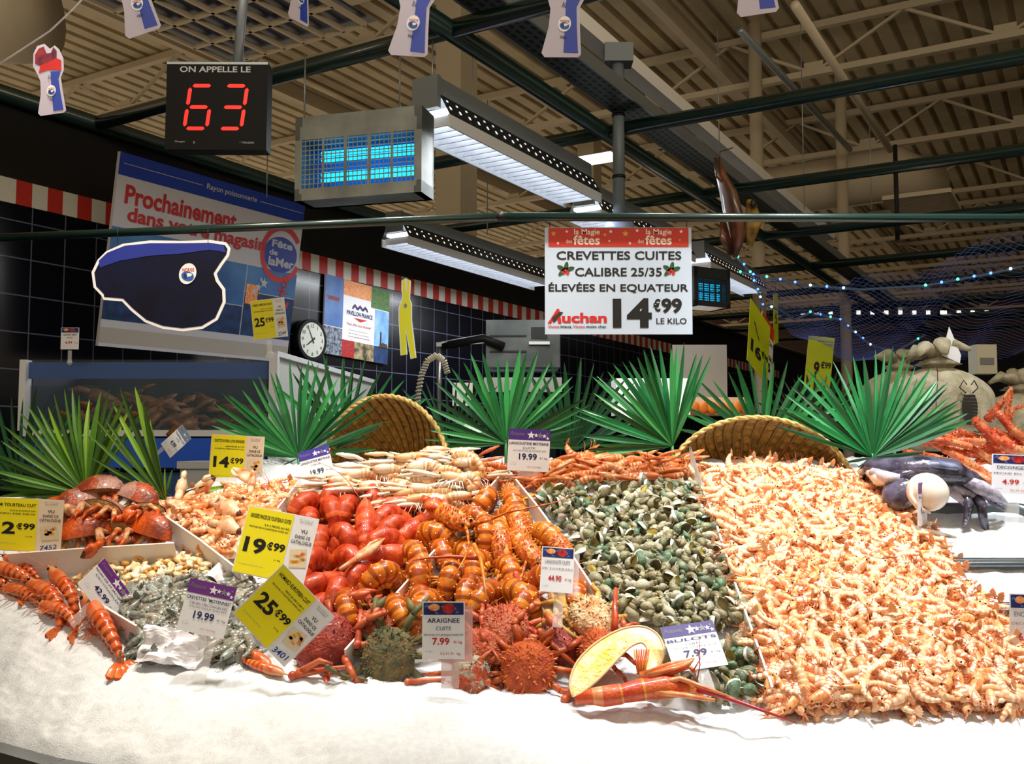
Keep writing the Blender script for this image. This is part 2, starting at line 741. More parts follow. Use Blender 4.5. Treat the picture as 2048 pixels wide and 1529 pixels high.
# perforated cable tray along the main tube
tray = bpy.data.materials.new('perforated_tray')
tray.use_nodes = True
nt = tray.node_tree
bs_ = nt.nodes['Principled BSDF']
bs_.inputs['Metallic'].default_value = .7
bs_.inputs['Roughness'].default_value = .45
tc = nt.nodes.new('ShaderNodeTexCoord')
bk = nt.nodes.new('ShaderNodeTexBrick')
for kk, vv in (('Scale', 1.0), ('Mortar Size', .012), ('Brick Width', .07), ('Row Height', .045), ('Mortar Smooth', 0.0)):
    bk.inputs[kk].default_value = vv
bk.inputs['Color1'].default_value = lin('#0c0f12')
bk.inputs['Color2'].default_value = lin('#14181a')
bk.inputs['Mortar'].default_value = lin('#4c5458')
nt.links.new(tc.outputs['Object'], bk.inputs['Vector'])
nt.links.new(bk.outputs['Color'], bs_.inputs['Base Color'])
m = MB()
m.box((5, -BB - .19, ZF + .10), (28, .2, .012), tray)
m.box((5, -BB - .09, ZF + .13), (28, .012, .08), alu)
m.box((5, -BB - .29, ZF + .13), (28, .012, .08), alu)
tag(m.build('cable_tray', None, WALLM), 'perforated dark cable tray along the main green tube', 'tray')
# front rail bending over the counter
RB = P(1003, 434, 2.66)
c = P(-40, 477, 2.95)
fr2 = empty('front_rail', 'dark green front rail that carries the big price sign', 'rail', RB)
for nm, p, q in (('rail_tube', c, RB), ('rail_tube', RB, P(2120, 437, 2.66))):
    m = MB()
    m.tube([p - RB, q - RB], .0125, dkgreen, 12)
    m.build(nm, fr2)
m = MB()
m.ell((0, 0, 0), (.017, .017, .015), black)
m.tube([(-.03, 0, 0), (.03, 0, 0)], .008, black)
m.build('joint', fr2)

# grey hanging pole with clamps
g = P(1237, 265, 6.0)
m = MB()
poleg = mat('grey_pole', '#6a747a', .4)
gp = empty('hanging_pole', 'grey metal pole hanging beside the crossing of the tubes', 'pole', g)
m.tube([(0, 0, -.56), (0, 0, .45)], .038, poleg, 12)
m.build('pole', gp)
m = MB()
for z in (-.3, .1, .3):
    m = MB()
    m.tube([(0, 0, z), (0, 0, z + .02)], .043, black, 12)
    m.build('clamp', gp)
m = MB()
m.box((0, 0, .5), (.18, .14, .12), poleg)
m.build('bracket', gp)
m = MB()
m.ell((0, 0, -.62), (.1, .1, .08), mat('pale_blue_plastic', '#7d93b4', .3), 14, 8)
m.build('camera_dome', gp)

# ================================================================ luminaires
glow = mat('lamp_glow', '#f2f7ff', .4, emit=2.4)
louv = mat('lamp_louvre', '#e4e8ee', .3, metal=.2)
lampdark = mat('lamp_slotted_side', '#30363a', .4, metal=.5)
dotm = mat('lamp_slot_glow', '#fff6ea', .4, emit=1.5)


def luminaire(label, p, L, group='slotted fluorescent lamps', n=20, k=1.0, dim=1):
    """local x along the lamp (away), y to the right, z up"""
    mx = Matrix.Translation(p) @ WALLM.to_3x3().to_4x4()
    e = empty('fluorescent_lamp', label, 'lamp', mx, group)
    m = MB()
    m.box((L / 2, 0, .12 * k), (L, .12 * k, .10 * k), alu)
    m.build('housing', e)
    for s_ in (-1, 1):
        m = MB()
        m.poly([(0, s_ * .07 * k, .08 * k), (L, s_ * .07 * k, .08 * k), (L, s_ * .13 * k, -.03 * k), (0, s_ * .13 * k, -.03 * k)], lampdark)
        for i in range(n):
            x = L * (i + .5) / n
            for z0, z1 in ((.048, .057), (.006, .022)):
                f0, f1 = (.08 - z0) / .11, (.08 - z1) / .11
                m.poly([(x - .008, s_ * (.07 + .06 * f0) * k + s_ * .002, z0 * k), (x + .008, s_ * (.07 + .06 * f0) * k + s_ * .002, z0 * k),
                        (x + .008, s_ * (.07 + .06 * f1) * k + s_ * .002, z1 * k), (x - .008, s_ * (.07 + .06 * f1) * k + s_ * .002, z1 * k)], dotm)
        m.build('slotted_side', e)
    m = MB()
    for i in range(int(n * 1.1)):
        x = L * (i + .5) / (n * 1.1)
        m.box((x, 0, -.045 * k), (.008, .25 * k, .05 * k), louv)
    for s_ in (-1, 1):
        m.box((L / 2, s_ * .125 * k, -.06 * k), (L, .01, .06 * k), louv)
    m.build('louvre', e)
    m = MB()
    m.box((L / 2, 0, 0.0), (L * .98, .2 * k, .02), glow)
    m.build('tube', e)
    m = MB()
    m.box((-.01, 0, .09 * k), (.03, .15 * k, .16 * k), alu)
    m.build('end_cap', e)
    d = area('lamp_light', (0, 0, 0), (0, 0, 0), L * .95, .2, 16 * L * dim, (.93, .97, 1.0))
    d.parent = e
    d.location = (L / 2, 0, -.1)
    return e


p = P(855, 225, 4.6)
luminaire('bright fluorescent lamp with slotted side right of the blue insect trap', p, 1.7, n=20)
p2 = P(1170, 415, 6.7)
luminaire('fluorescent lamp in line behind the bright one, above the big price sign', p2, 1.9, n=20)
p3 = P(790, 468, 7.3)
luminaire('fluorescent lamp hung close to the tiled wall', p3, 2.4, n=26)
p4 = P(1395, 520, 8.8)
luminaire('fluorescent lamp over the second insect trap', p4, 1.8)
for i, (px, py, Y, L) in enumerate([(1560, 640, 15, 2.6), (1870, 640, 15, 2.6)]):
    q = P(px, py, Y)
    mx = Matrix.Translation(q)
    e = empty('strip_light', 'far strip lamp with a row of lit slots ' + ('over the palm leaves' if i == 0 else 'above the burlap sacks'), 'lamp', mx, 'far strip lamps')
    m = MB()
    m.box((L / 2, 0, .1), (L, .2, .12), lampdark)
    m.build('housing', e)
    m = MB()
    for j in range(12):
        m.box((L * (j + .5) / 12, -.11, .1), (.06, .01, .06), dotm)
    m.build('slot', e)
# long pale lamp trunking upper right
q0, q1 = onz(1150, 40, 4.1), onz(1620, 440, 4.1)
m = MB()
m.bar(q0 - UA * 1.2, q1 + UA, .12, .10, mat('pale_trunking', '#f0eee8', .35))
tag(m.build('lamp_trunking'), 'long pale lamp trunking slanting across the upper right', 'trunking')
q = P(1183, 320, 11)
m = MB()
m.box((0, 0, 0), (.26, .6, .04), glow, Matrix.Translation(q) @ WALLM.to_3x3().to_4x4())
tag(m.build('ceiling_panel_light'), 'small bright lamp panel far off beside the pole', 'lamp')
# oval mirrors of light under tubes -> thin hanging wires
for i, (x, y0, y1, Y) in enumerate([(610, 150, 235, 4.4), (800, 110, 215, 4.6), (865, 100, 190, 4.6), (945, 90, 330, 6), (975, 200, 470, 7), (1165, 330, 410, 6.5),
                                    (535, 300, 395, 6), (1435, 60, 330, 7), (1600, 0, 420, 8), (1738, 200, 420, 9), (1790, 290, 480, 9)]):
    m = MB()
    a_, b_ = P(x, y0, Y), P(x, y1, Y)
    m.tube([(a_.x, a_.y, max(a_.z, b_.z + .3)), (a_.x, a_.y, b_.z)], .004 if i < 10 else .022, alu if i < 10 else fas, 5)
    tag(m.build('hanging_wire'), ['thin wire above the left end of the blue insect trap', 'thin wire above the right end of the blue insect trap', 'thin wire on the near end of the bright lamp',
                                  'thin wire beside the bright lamp', 'thin long wire left of the big price sign', 'thin wire beside the grey pole', 'thin wire over the blue banner corner',
                                  'thin wire holding the brown dried fish', 'thin long wire right of the brown dried fish', 'thin wire under the three ducts', 'dark drop pipe right of the brown dried fish'][i],
        'wire')

# insect killers
uv = mat('uv_tube', '#18c8ff', .3, emit=2.6)
uvb = mat('uv_tray_glow', '#0a4c98', .4, emit=.08)  # the tray is no lamp; tube light put in as blue glow
galv = mat('galvanised_steel', '#a4aaa6', .38, metal=.75, col2='#868c8a', ns=6)


def insect_trap(label, ctr, W, H, D, ang, dark=False, m_=None):
    mx = Matrix.Translation(ctr) @ Matrix.Rotation(ang, 4, 'Z')
    e = empty('insect_killer', label, 'insect killer', mx)
    bm_ = m_ or galv
    m = MB()
    m.box((0, D / 2, H / 2 - .14 * H), (W, D, .28 * H), bm_)
    m.box((0, D / 2, -H / 2 + .07 * H), (W, D, .14 * H), bm_)
    for s_ in (-1, 1):
        m.box((s_ * (W / 2 - .018), D / 2, 0), (.036, D, H), bm_)
    m.box((0, D - .01, 0), (W, .02, H), bm_)
    m.build('case', e)
    m = MB()
    m.rect(-W / 2 + .03, -H * .42, W / 2 - .03, H * .38, uvb, D * .8)
    m.build('glue_tray', e)
    m = MB()
    for z in (H * .05, -H * .2):
        for dz in (-.014, .014):
            m.tube([(-W * .33, D * .4, z + dz), (W * .4, D * .4, z + dz)], .012, uv, 8)
    m.build('uv_tubes', e)
    m = MB()
    for i in range(27):
        x = -W / 2 + .03 + (W - .06) * i / 26
        m.box((x, .004, -.06 * H), (.004, .004, H * .7), bm_)
    for i in range(15):
        z = -H * .42 + H * .8 * i / 14
        m.box((0, .008, z), (W - .05, .004, .005), bm_)
    for i in range(6):
        x = -W / 2 + .03 + (W - .06) * i / 5
        m.box((x, .002, -.02 * H), (.012, .005, H * .8), bm_)
    m.build('grille', e)
    return e


TR_ANG = math.atan2(NA.y, NA.x)
tl, tr = P(590, 325, 4.45), P(843, 290, 4.28)
insect_trap('galvanised insect trap glowing blue behind a grille, hung near the 63 display', (tl + tr) / 2, (tr - tl).length, .40, .16,
            math.atan2(tr.y - tl.y, tr.x - tl.x))
insect_trap('dark insect trap glowing blue behind the big price sign', P(1425, 575, 6.6), .32, .27, .2, .5, m_=mat('dark_case', '#24282c', .4, metal=.4))

# ================================================================ generic cards
def frame(TL, TR, BL):
    U = (TR - TL)
    V = (TL - BL)
    W, H = U.length, V.length
    x = U.normalized()
    z = (V - x * V.dot(x)).normalized()
    y = z.cross(x)
    mx = Matrix((x, y, z)).transposed().to_4x4()
    mx.translation = BL
    return mx, W, H


def card(label, TL, TR, BL, Y, d1=0.0, d2=0.0, name='price_card', cat='price card', group=None):
    a_, b_, c_ = P(*TL, Y), P(*TR, Y + d1), P(*BL, Y + d2)
    mx, W, H = frame(a_, b_, c_)
    e = empty(name, label, cat, mx, group)
    return e, W, H


def board(e, W, H, m=white, t=.0015, name='board'):
    q = MB()
    q.box((W / 2, t / 2, H / 2), (W, t, H), m)
    return q.build(name, e)


def yellow_card(label, TL, TR, BL, Y, title, sub, euros, cents, hand='', d1=0, d2=0, side_m=None, group=None):
    e, W, H = card(label, TL, TR, BL, Y, d1, d2, group=group)
    e_ = e
    e = board(e, W, H, side_m or white)
    q = MB()
    q.rect(.012 * W, .012 * H, .655 * W, .988 * H, yellow, -.0006)
    q.build('yellow_panel', e)
    q = MB()
    y = -.0012
    q.text(title, .06 * W, .84 * H, .63 * W, .90 * H, black, y, .02)
    for i, s_ in enumerate(sub):
        q.text(s_, (.28 if i == 0 and len(sub) > 1 else .08) * W, (.745 - .055 * i) * H, .63 * W, (.775 - .055 * i) * H, black, y, .015)
    q.text(euros, .07 * W, .32 * H, .37 * W, .55 * H, black, y, .035)
    q.text('€', .385 * W, .41 * H, .465 * W, .53 * H, black, y, .035)
    q.text(cents, .475 * W, .41 * H, .635 * W, .53 * H, black, y, .035)
    q.text('Le Kg', .52 * W, .27 * H, .61 * W, .295 * H, black, y, .015)
    q.text('Prix valables dans la limite des stocks', .06 * W, .14 * H, .4 * W, .155 * H, grey, y)
    q.text('DU 14 AU 24', .74 * W, .93 * H, .93 * W, .95 * H, grey, y)
    q.text('DECEMBRE', .75 * W, .895 * H, .92 * W, .915 * H, grey, y)
    q.text('VU', .79 * W, .745 * H, .88 * W, .80 * H, black, y, .015)
    q.text('DANS CE', .73 * W, .66 * H, .94 * W, .71 * H, black, y, .015)
    q.text('CATALOGUE', .69 * W, .58 * H, .975 * W, .63 * H, black, y, .015)
    if hand:
        q.text(hand, .72 * W, .05 * H, .95 * W, .14 * H, mat('blue_pen', '#1c4a9a', .5), y, .01, .15, .2)
    q.build('lettering', e)
    q = MB()
    q.poly([(.74 * W, y, .22 * H), (.97 * W, y, .26 * H), (.93 * W, y, .53 * H), (.7 * W, y, .48 * H)], mat('catalogue_beige', '#e0cfae', .5))
    rg = random.Random(len(title))
    for i in range(9):
        q.disc(rg.uniform(.76, .92) * W, rg.uniform(.3, .47) * H, .035 * W, .025 * H, (picsand, picorange, mat('catalogue_yellow', '#d8a020', .5))[i % 3], y - .0002, 10)
    q.build('catalogue_picture', e)
    return e_, W, H


def star_card(label, TL, TR, BL, Y, title, sub, price, hm=violet, d1=0, d2=0, old='131.13 Fr/kg', group=None):
    e_, W, H = card(label, TL, TR, BL, Y, d1, d2, group=group)
    e = board(e_, W, H)
    y = -.0006
    q = MB()
    q.rect(.0, .74 * H, W, H, hm, y)
    q.build('header_band', e)
    q = MB()
    y = -.0012
    for x, z, r, c_ in ((.54, .86, .10, white), (.66, .86, .055, white), (.76, .86, .085, grey), (.86, .85, .055, white), (.94, .8, .045, white), (.93, .91, .03, grey)):
        q.star(x * W, z * H, r * W, c_, y)
    q.text('Poissons', .05 * W, .84 * H, .38 * W, .93 * H, grey, y, 0, 0, .3)
    q.text(title, .03 * W, .625 * H, .97 * W, .69 * H, navy, y, .015)
    for i, s_ in enumerate(sub):
        q.text(s_, (.12 if len(s_) > 8 else .35) * W, (.53 - .07 * i) * H, (.93 if len(s_) > 8 else .65) * W, (.575 - .07 * i) * H, navy if i == 0 else grey, y)
    q.text(price, .27 * W, .27 * H, .70 * W, .42 * H, navy, y, .02)
    q.text('€/ kg', .77 * W, .29 * H, .95 * W, .34 * H, navy, y)
    q.text(old, .48 * W, .08 * H, .8 * W, .12 * H, red, y)
    q.ring(.15 * W, .14 * H, .06 * W, .063 * W, grey, y, 0, PI)
    q.text('n° 1213', .1 * W, .13 * H, .2 * W, .155 * H, grey, y)
    q.build('lettering', e)
    return e_, W, H


def photo_card(label, TL, TR, BL, Y, title, sub, price, d1=0, d2=0, old='', group=None, faint=False):
    e_, W, H = card(label, TL, TR, BL, Y, d1, d2, group=group)
    e = board(e_, W, H)
    q = MB()
    y = -.0006
    q.rect(.03 * W, .77 * H, .97 * W, .98 * H, picblue, y)
    rg = random.Random(3)
    for i in range(14):
        x, z = rg.uniform(.08, .92), rg.uniform(.80, .95)
        q.disc(x * W, z * H, .05 * W, .012 * H, mat('photo_pale_blue', '#5a78c0', .5), y - .0002, 8, rg.uniform(0, 3))
    q.disc(.28 * W, .9 * H, .14 * W, .06 * H, picorange, y - .0003, 14)
    q.disc(.62 * W, .88 * H, .15 * W, .09 * H, picred, y - .0003, 14)
    q.build('photo_header', e)
    q = MB()
    y = -.0012
    ink = grey if faint else navy
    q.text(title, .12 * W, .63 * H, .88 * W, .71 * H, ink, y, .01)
    for i, s_ in enumerate(sub):
        q.text(s_, (.32 if len(s_) < 9 else .05) * W, (.50 - .105 * i) * H, (.68 if len(s_) < 9 else .97) * W, (.565 - .105 * i) * H if len(s_) < 9 else (.54 - .105 * i) * H, ink, y)
    q.text(price, .24 * W, .245 * H, .64 * W, .37 * H, red, y, .02)
    q.text('€/ kg', .74 * W, .26 * H, .94 * W, .32 * H, red, y, .01)
    q.text('n°1253', .08 * W, .12 * H, .24 * W, .145 * H, grey, y)
    if old:
        q.text(old, .43 * W, .06 * H, .9 * W, .12 * H, red, y)
    q.build('lettering', e)
    return e_, W, H


def stem(e, W, H, m=clear, x=.5, L=.08, w=.03, back=.004):
    """clear stand holding a card from behind, down into the pile"""
    q = MB()
    q.box((x * W, back, -L / 2 + H * .25), (w, .003, L + H * .5), m)
    return q.build('stand', e)
# ================================================================ hanging signs
e, W, H = card('white hanging sign with red header, CREVETTES CUITES at 14 euros 99', (1091, 455), (1384, 455), (1090, 669), 2.68, name='hanging_price_sign', cat='sign')
signw = mat('sign_white', '#bccbdc', .5)
board(e, W, H, signw, .003)
q = MB()
hr = mat('sign_red', '#c8321e', .5)
gold = mat('sign_gold', '#d8a23a', .5)
cream = mat('sign_cream', '#f0e6d8', .5)
q.rect(.025 * W, .815 * H, .98 * W, .995 * H, hr, -.0008)
q.build('header_band', e)
q = MB()
y = -.0011
for x in (.2, .69):
    q.text('la Magie', x * W, .915 * H, (x + .175) * W, .985 * H, cream, y, .01)
    q.text('fêtes', (x - .005) * W, .835 * H, (x + .175) * W, .925 * H, cream, y, .02)
    q.text('des', (x - .055) * W, .85 * H, (x - .015) * W, .89 * H, cream, y)
    q.build('header_lettering', e)
    q = MB()
for x, z, r, c_ in ((.06, .94, .02, gold), (.15, .96, .012, cream), (.45, .96, .014, cream), (.55, .94, .025, gold), (.63, .97, .014, cream), (.93, .96, .014, cream),
                    (.09, .85, .012, cream), (.44, .87, .01, cream), (.58, .85, .012, cream), (.92, .88, .01, gold), (.41, .93, .014, gold)):
    q.star(x * W, z * H, r * W, c_, y)
q.build('header_stars', e)
q = MB()
q.text('CREVETTES CUITES', .08 * W, .695 * H, .93 * W, .775 * H, black, y, .018)
q.text('CALIBRE 25/35', .205 * W, .54 * H, .795 * W, .62 * H, black, y, .018)
q.text('ÉLEVÉES EN EQUATEUR', .025 * W, .385 * H, .975 * W, .485 * H, black, y, .018)
q.build('lettering', e)
q = MB()
q.text('14', .46 * W, .06 * H, .725 * W, .335 * H, black, y, .045)
q.text('€', .735 * W, .21 * H, .785 * W, .33 * H, black, y, .03)
q.text('99', .79 * W, .195 * H, .93 * W, .335 * H, black, y, .04)
q.text('LE KILO', .755 * W, .095 * H, .96 * W, .15 * H, black, y, .01)
q.build('price_lettering', e)
q = MB()
q.text('Vivons', .02 * W, .057 * H, .095 * W, .085 * H, red, y, .015)
q.text('mieux.', .10 * W, .057 * H, .185 * W, .085 * H, black, y, .015)
q.text('Vivons', .19 * W, .057 * H, .27 * W, .085 * H, red, y, .015)
q.text('moins cher.', .278 * W, .057 * H, .42 * W, .085 * H, black, y, .015)
q.build('slogan', e)
q = MB()
q.text('A', .03 * W, .10 * H, .125 * W, .235 * H, red, y, .045, 0, .25)
q.text('uchan', .115 * W, .105 * H, .42 * W, .20 * H, red, y, .035)
q.poly([(.045 * W, y - .0003, .15 * H), (.1 * W, y - .0003, .21 * H), (.125 * W, y - .0003, .205 * H), (.10 * W, y - .0003, .165 * H), (.06 * W, y - .0003, .105 * H)], mat('logo_bird', '#3a2320', .5))
q.build('logo', e)
q = MB()
hol = mat('holly_green', '#15301a', .5, col2='#2f5a2c', ns=200)
for cx, cz, s_ in ((.14, .6, 1), (.86, .6, -1)):
    for a in (.3, 1.4, 2.6, 3.9):
        q.disc((cx + .03 * math.cos(a)) * W, (cz + .03 * math.sin(a)) * H, .035 * W, .02 * H, hol, y - .0003, 10, a)
    for dx, dz in ((0, 0), (.015, -.02), (-.012, -.015)):
        q.disc((cx + dx) * W, (cz + dz - .01) * H, .012 * W, .016 * H, red, y - .0006, 10)
q.build('holly_print', e)
for x in (.035, .97):
    q = MB()
    q.tube([(x * W, .001, H * .985), (x * W, .001, H + .025)], .0012, black, 5)
    q.build('hook', e)

# 63 display
e, W, H = card('black queue display with red digits 63 under ON APPELLE LE', (325, 125), (527, 126), (329, 299), 3.1, name='queue_display', cat='display')
blk = mat('black_plastic', '#0b0b0d', .55, spec=.2)
q = MB()
q.box((W / 2, .03, H / 2), (W, .06, H), blk)
q.build('case', e)
q = MB()
q.box((W / 2, .03, H - .002), (W, .062, .008), alu)
q.build('top_trim', e)
dig = mat('red_led', '#ff1a10', .4, emit=1.5)
q = MB()


def seg7(q, x, z, w, h, on, sh=.12):
    t = w * .16
    S = {'a': ((0, h), (w, h)), 'g': ((0, h / 2), (w, h / 2)), 'd': ((0, 0), (w, 0)), 'f': ((0, h / 2), (0, h)), 'e': ((0, 0), (0, h / 2)), 'b': ((w, h / 2), (w, h)), 'c': ((w, 0), (w, h / 2))}
    for c in on:
        (ax, az_), (bx, bz) = S[c]
        dx, dz = bx - ax, bz - az_
        L = math.hypot(dx, dz)
        dx, dz = dx / L, dz / L
        g = t * .55
        pts = [(ax + dx * g, az_ + dz * g), (ax + dx * (g + t / 2) - dz * t / 2, az_ + dz * (g + t / 2) + dx * t / 2), (bx - dx * (g + t / 2) - dz * t / 2, bz - dz * (g + t / 2) + dx * t / 2),
               (bx - dx * g, bz - dz * g), (bx - dx * (g + t / 2) + dz * t / 2, bz - dz * (g + t / 2) - dx * t / 2), (ax + dx * (g + t / 2) + dz * t / 2, az_ + dz * (g + t / 2) - dx * t / 2)]
        q.poly([(x + p[0] + sh * p[1], -.002, z + p[1]) for p in pts], dig)


seg7(q, .19 * W, .24 * H, .22 * W, .49 * H, 'afgedc')
q.build('digit', e)
q = MB()
seg7(q, .53 * W, .24 * H, .22 * W, .49 * H, 'abgcd')
q.build('digit', e)
q = MB()
lw = mat('display_white', '#b9bcc0', .5)
q.text('ON APPELLE LE', .13 * W, .885 * H, .83 * W, .955 * H, lw, -.002, .02)
q.text('Changeic', .1 * W, .075 * H, .2 * W, .1 * H, lw, -.002)
q.text('2', .28 * W, .07 * H, .3 * W, .095 * H, lw, -.002)
q.text('• Telecables', .74 * W, .07 * H, .88 * W, .095 * H, lw, -.002)
q.build('lettering', e)
q = MB()
q.tube([(.67 * W, .03, H), (.78 * W, .03, H + .6)], .016, mat('pale_pole', '#9aa4ae', .35, metal=.5), 10)
q.build('pole', e)

# cap shaped card
CAP = [(195, 520), (183, 545), (187, 575), (203, 592), (207, 600), (244, 603), (262, 622), (290, 645), (325, 658), (365, 663), (405, 658), (435, 640), (451, 605), (450, 578), (437, 560),
       (433, 548), (445, 530), (458, 512), (461, 497), (452, 485), (420, 480), (370, 482), (300, 481), (245, 488), (212, 503)]
o_ = P(320, 570, 2.78)


def loc2(poly, O, Y):
    return [((P(x, y, Y) - O).x, (P(x, y, Y) - O).z) for x, y in poly]


e = empty('cap_card', 'big navy cap shaped cardboard with white outline hung from the front rail', 'card cutout', o_)
q = MB()
q.slab(loc2(CAP, o_, 2.78), 0, .004, white)
q.build('board', e)
capc = mat('cap_navy', '#0b1030', .6, col2='#07091a', ns=9, spec=.2)
capb = mat('cap_blue', '#1b2d8e', .45)


def inset(poly, f):
    cx, cy = sum(p[0] for p in poly) / len(poly), sum(p[1] for p in poly) / len(poly)
    n = len(poly)
    out = []
    for i in range(n):
        a, b, c = poly[i - 1], poly[i], poly[(i + 1) % n]
        tx, ty = c[0] - a[0], c[1] - a[1]
        L = math.hypot(tx, ty) or 1
        nx, ny = -ty / L, tx / L
        if (cx - b[0]) * nx + (cy - b[1]) * ny < 0:
            nx, ny = -nx, -ny
        out.append((b[0] + nx * f, b[1] + ny * f))
    return out


ci = inset(CAP, 6)
q = MB()
q.poly([(a, -.001, b) for a, b in loc2(ci, o_, 2.78)], capc)
q.build('cap_print', e)
q = MB()
topb = [(198, 522), (215, 506), (250, 492), (300, 487), (370, 487), (420, 486), (448, 492), (452, 505), (420, 500), (360, 508), (300, 512), (240, 522), (200, 536)]
q.poly([(a, -.002, b) for a, b in loc2(topb, o_, 2.78)], capb)
q.build('crown_print', e)
q = MB()
pz = P(376, 548, 2.78) - o_


def norge(q, x, z, r, y, rot=.3):
    q.disc(x, z, r * .95, r * 1.2, white, y, 26, -rot)
    q.disc(x, z - r * .3, r * .72, r * .55, mat('logo_blue', '#2a5aa8', .5), y - .0004, 22, -rot)
    q.disc(x + r * .1, z - r * .15, r * .4, r * .2, white, y - .0007, 16, -rot + .4)
    q.disc(x - r * .25, z - r * .25, r * .2, r * .28, mat('logo_navy', '#152a5e', .5), y - .001, 14)
    q.text('NORGE', x - r * .6, z + r * .25, x + r * .72, z + r * .62, mat('logo_orange', '#c8442a', .5), y - .0007, .02, 0)


norge(q, pz.x, pz.z, .026, -.003)
q.build('round_logo', e)
for x in (235, 416):
    q = MB()
    a_, b_ = P(x, 487, 2.78) - o_, P(x, 462, 2.78) - o_
    q.tube([(a_.x, 0, a_.z), (b_.x, 0, b_.z + .01)], .001, black, 5)
    q.build('string', e)

# dungarees shaped card
DG = [(800, 600), (806, 592), (808, 565), (813, 560), (818, 590), (819, 560), (824, 566), (822, 592), (827, 605), (823, 640), (829, 715), (822, 719), (812, 660), (812, 705), (804, 712), (799, 660), (798, 625)]
DG = [(803, 605), (806, 598), (805, 562), (810, 557), (813, 590), (815, 558), (820, 562), (818, 598), (822, 608), (822, 640), (831, 716), (823, 718), (812, 655), (813, 709), (803, 711), (799, 640), (799, 618)]
o2 = P(812, 640, 3.6)
e = empty('dungarees_card', 'yellow fishing dungarees cardboard hanging before the dark tiles', 'card cutout', o2)
q = MB()
q.slab(loc2(inset(DG, -2), o2, 3.6), 0, .003, white)
q.build('board', e)
q = MB()
q.poly([(a, -.001, b) for a, b in loc2(DG, o2, 3.6)], mat('dungaree_yellow', '#d9d61e', .5))
q.build('dungaree_print', e)
q = MB()
pz = P(811, 612, 3.6) - o2
q.disc(pz.x, pz.z, .006, .009, grey, -.002)
q.build('round_logo', e)

# bunting of crab card pendants on white cord
crabr = mat('pendant_red', '#a31f20', .5, col2='#3c1030', ns=40)
pblue = mat('pendant_blue', '#2740a8', .5)
plil = mat('pendant_lilac', '#bdb6c8', .5)


def pendant(label, cx, cy, hpx, Y, rot, turn=0, name='pendant_card'):
    """tall rounded card: red crab on top, half white half blue body"""
    o = P(cx, cy, Y)
    s = hpx / FPX * Y
    e = empty(name, label, 'pendant', Matrix.Translation(o) @ Matrix.Rotation(rot, 4, 'Y') @ Matrix.Rotation(turn, 4, 'Z'), 'card pendants on the cord')
    OUT = [(-.16, -.5), (.16, -.49), (.19, -.46), (.17, -.2), (.16, .0), (.21, .1), (.22, .26), (.17, .4), (.12, .46), (.05, .42), (-.02, .5), (-.12, .48), (-.18, .38), (-.2, .2), (-.15, .08), (-.12, -.02), (-.13, -.2), (-.19, -.46)]
    q = MB()
    q.slab([(a * s, b * s) for a, b in OUT], 0, .002, plil)
    q.build('board', e)
    q = MB()
    q.poly([(a * s, -.0008, b * s) for a, b in ((.02, -.45), (.16, -.45), (.14, -.2), (.13, .0), (.17, .09), (.03, .1))], pblue)
    q.build('blue_half', e)
    q = MB()
    q.poly([(a * s, -.0008, b * s) for a, b in ((-.13, .1), (0, .13), (.18, .1), (.19, .24), (.13, .28), (-.0, .22), (-.1, .2))], mat('pendant_bright_red', '#c8201c', .5))
    q.poly([(a * s, -.0008, b * s) for a, b in ((-.1, .2), (0, .22), (.13, .28), (.14, .38), (.1, .44), (.06, .36), (.0, .36), (-.03, .46), (-.1, .44), (-.16, .36), (-.17, .24))], crabr)
    q.build('crab_print', e)
    q = MB()
    norge(q, .02 * s, -.17 * s, .065 * s, -.0016, .2)
    q.text('FRA', -.0 * s, -.33 * s, .03 * s, -.27 * s, navy, -.0016, .01, 1.3)
    q.text('DET', -.01 * s, .0 * s, .04 * s, .04 * s, navy, -.0016, .01, 1.3)
    q.build('round_logo', e)
    return e


pendant('crab pendant card hanging tilted at the far left on the white cord', 98, 158, 150, 2.3, -.12)
pendant('cut off pendant card at the top left between cord and display', 262, -22, 200, 2.1, -.3)
pendant('narrow pendant card seen edge on at the top beside the display pole', 600, -30, 160, 3.2, .02, 1.05)
pendant('crab pendant card at the top centre above the bright lamp', 826, 12, 214, 2.05, .1)
pendant('crab pendant card at the top centre right above the big sign', 1126, 14, 214, 2.05, .04)
pendant('cut off pendant card at the top right over the dried fish', 1502, -78, 230, 1.95, -.12)
m = MB()
cordm = mat('white_cord', '#e4e8f0', .5)
pts = [P(-20, 140, 2.25), P(30, 108, 2.25), P(100, 62, 2.22), P(150, 15, 2.2), P(185, -25, 2.18)]
m.loft(pts, .0035, .0012, cordm, 6)
tag(m.build('bunting_cord'), 'white twisted cord slanting across the top left corner', 'cord')

# ================================================================ on and before the tiled wall
def wcard(TL, TR, BL, b0=.02, b1=None):
    a_, b_, c_ = onwall(*TL, b0)[2], onwall(*TR, b0)[2], onwall(*BL, b0 if b1 is None else b1)[2]
    return frame(a_, b_, c_)


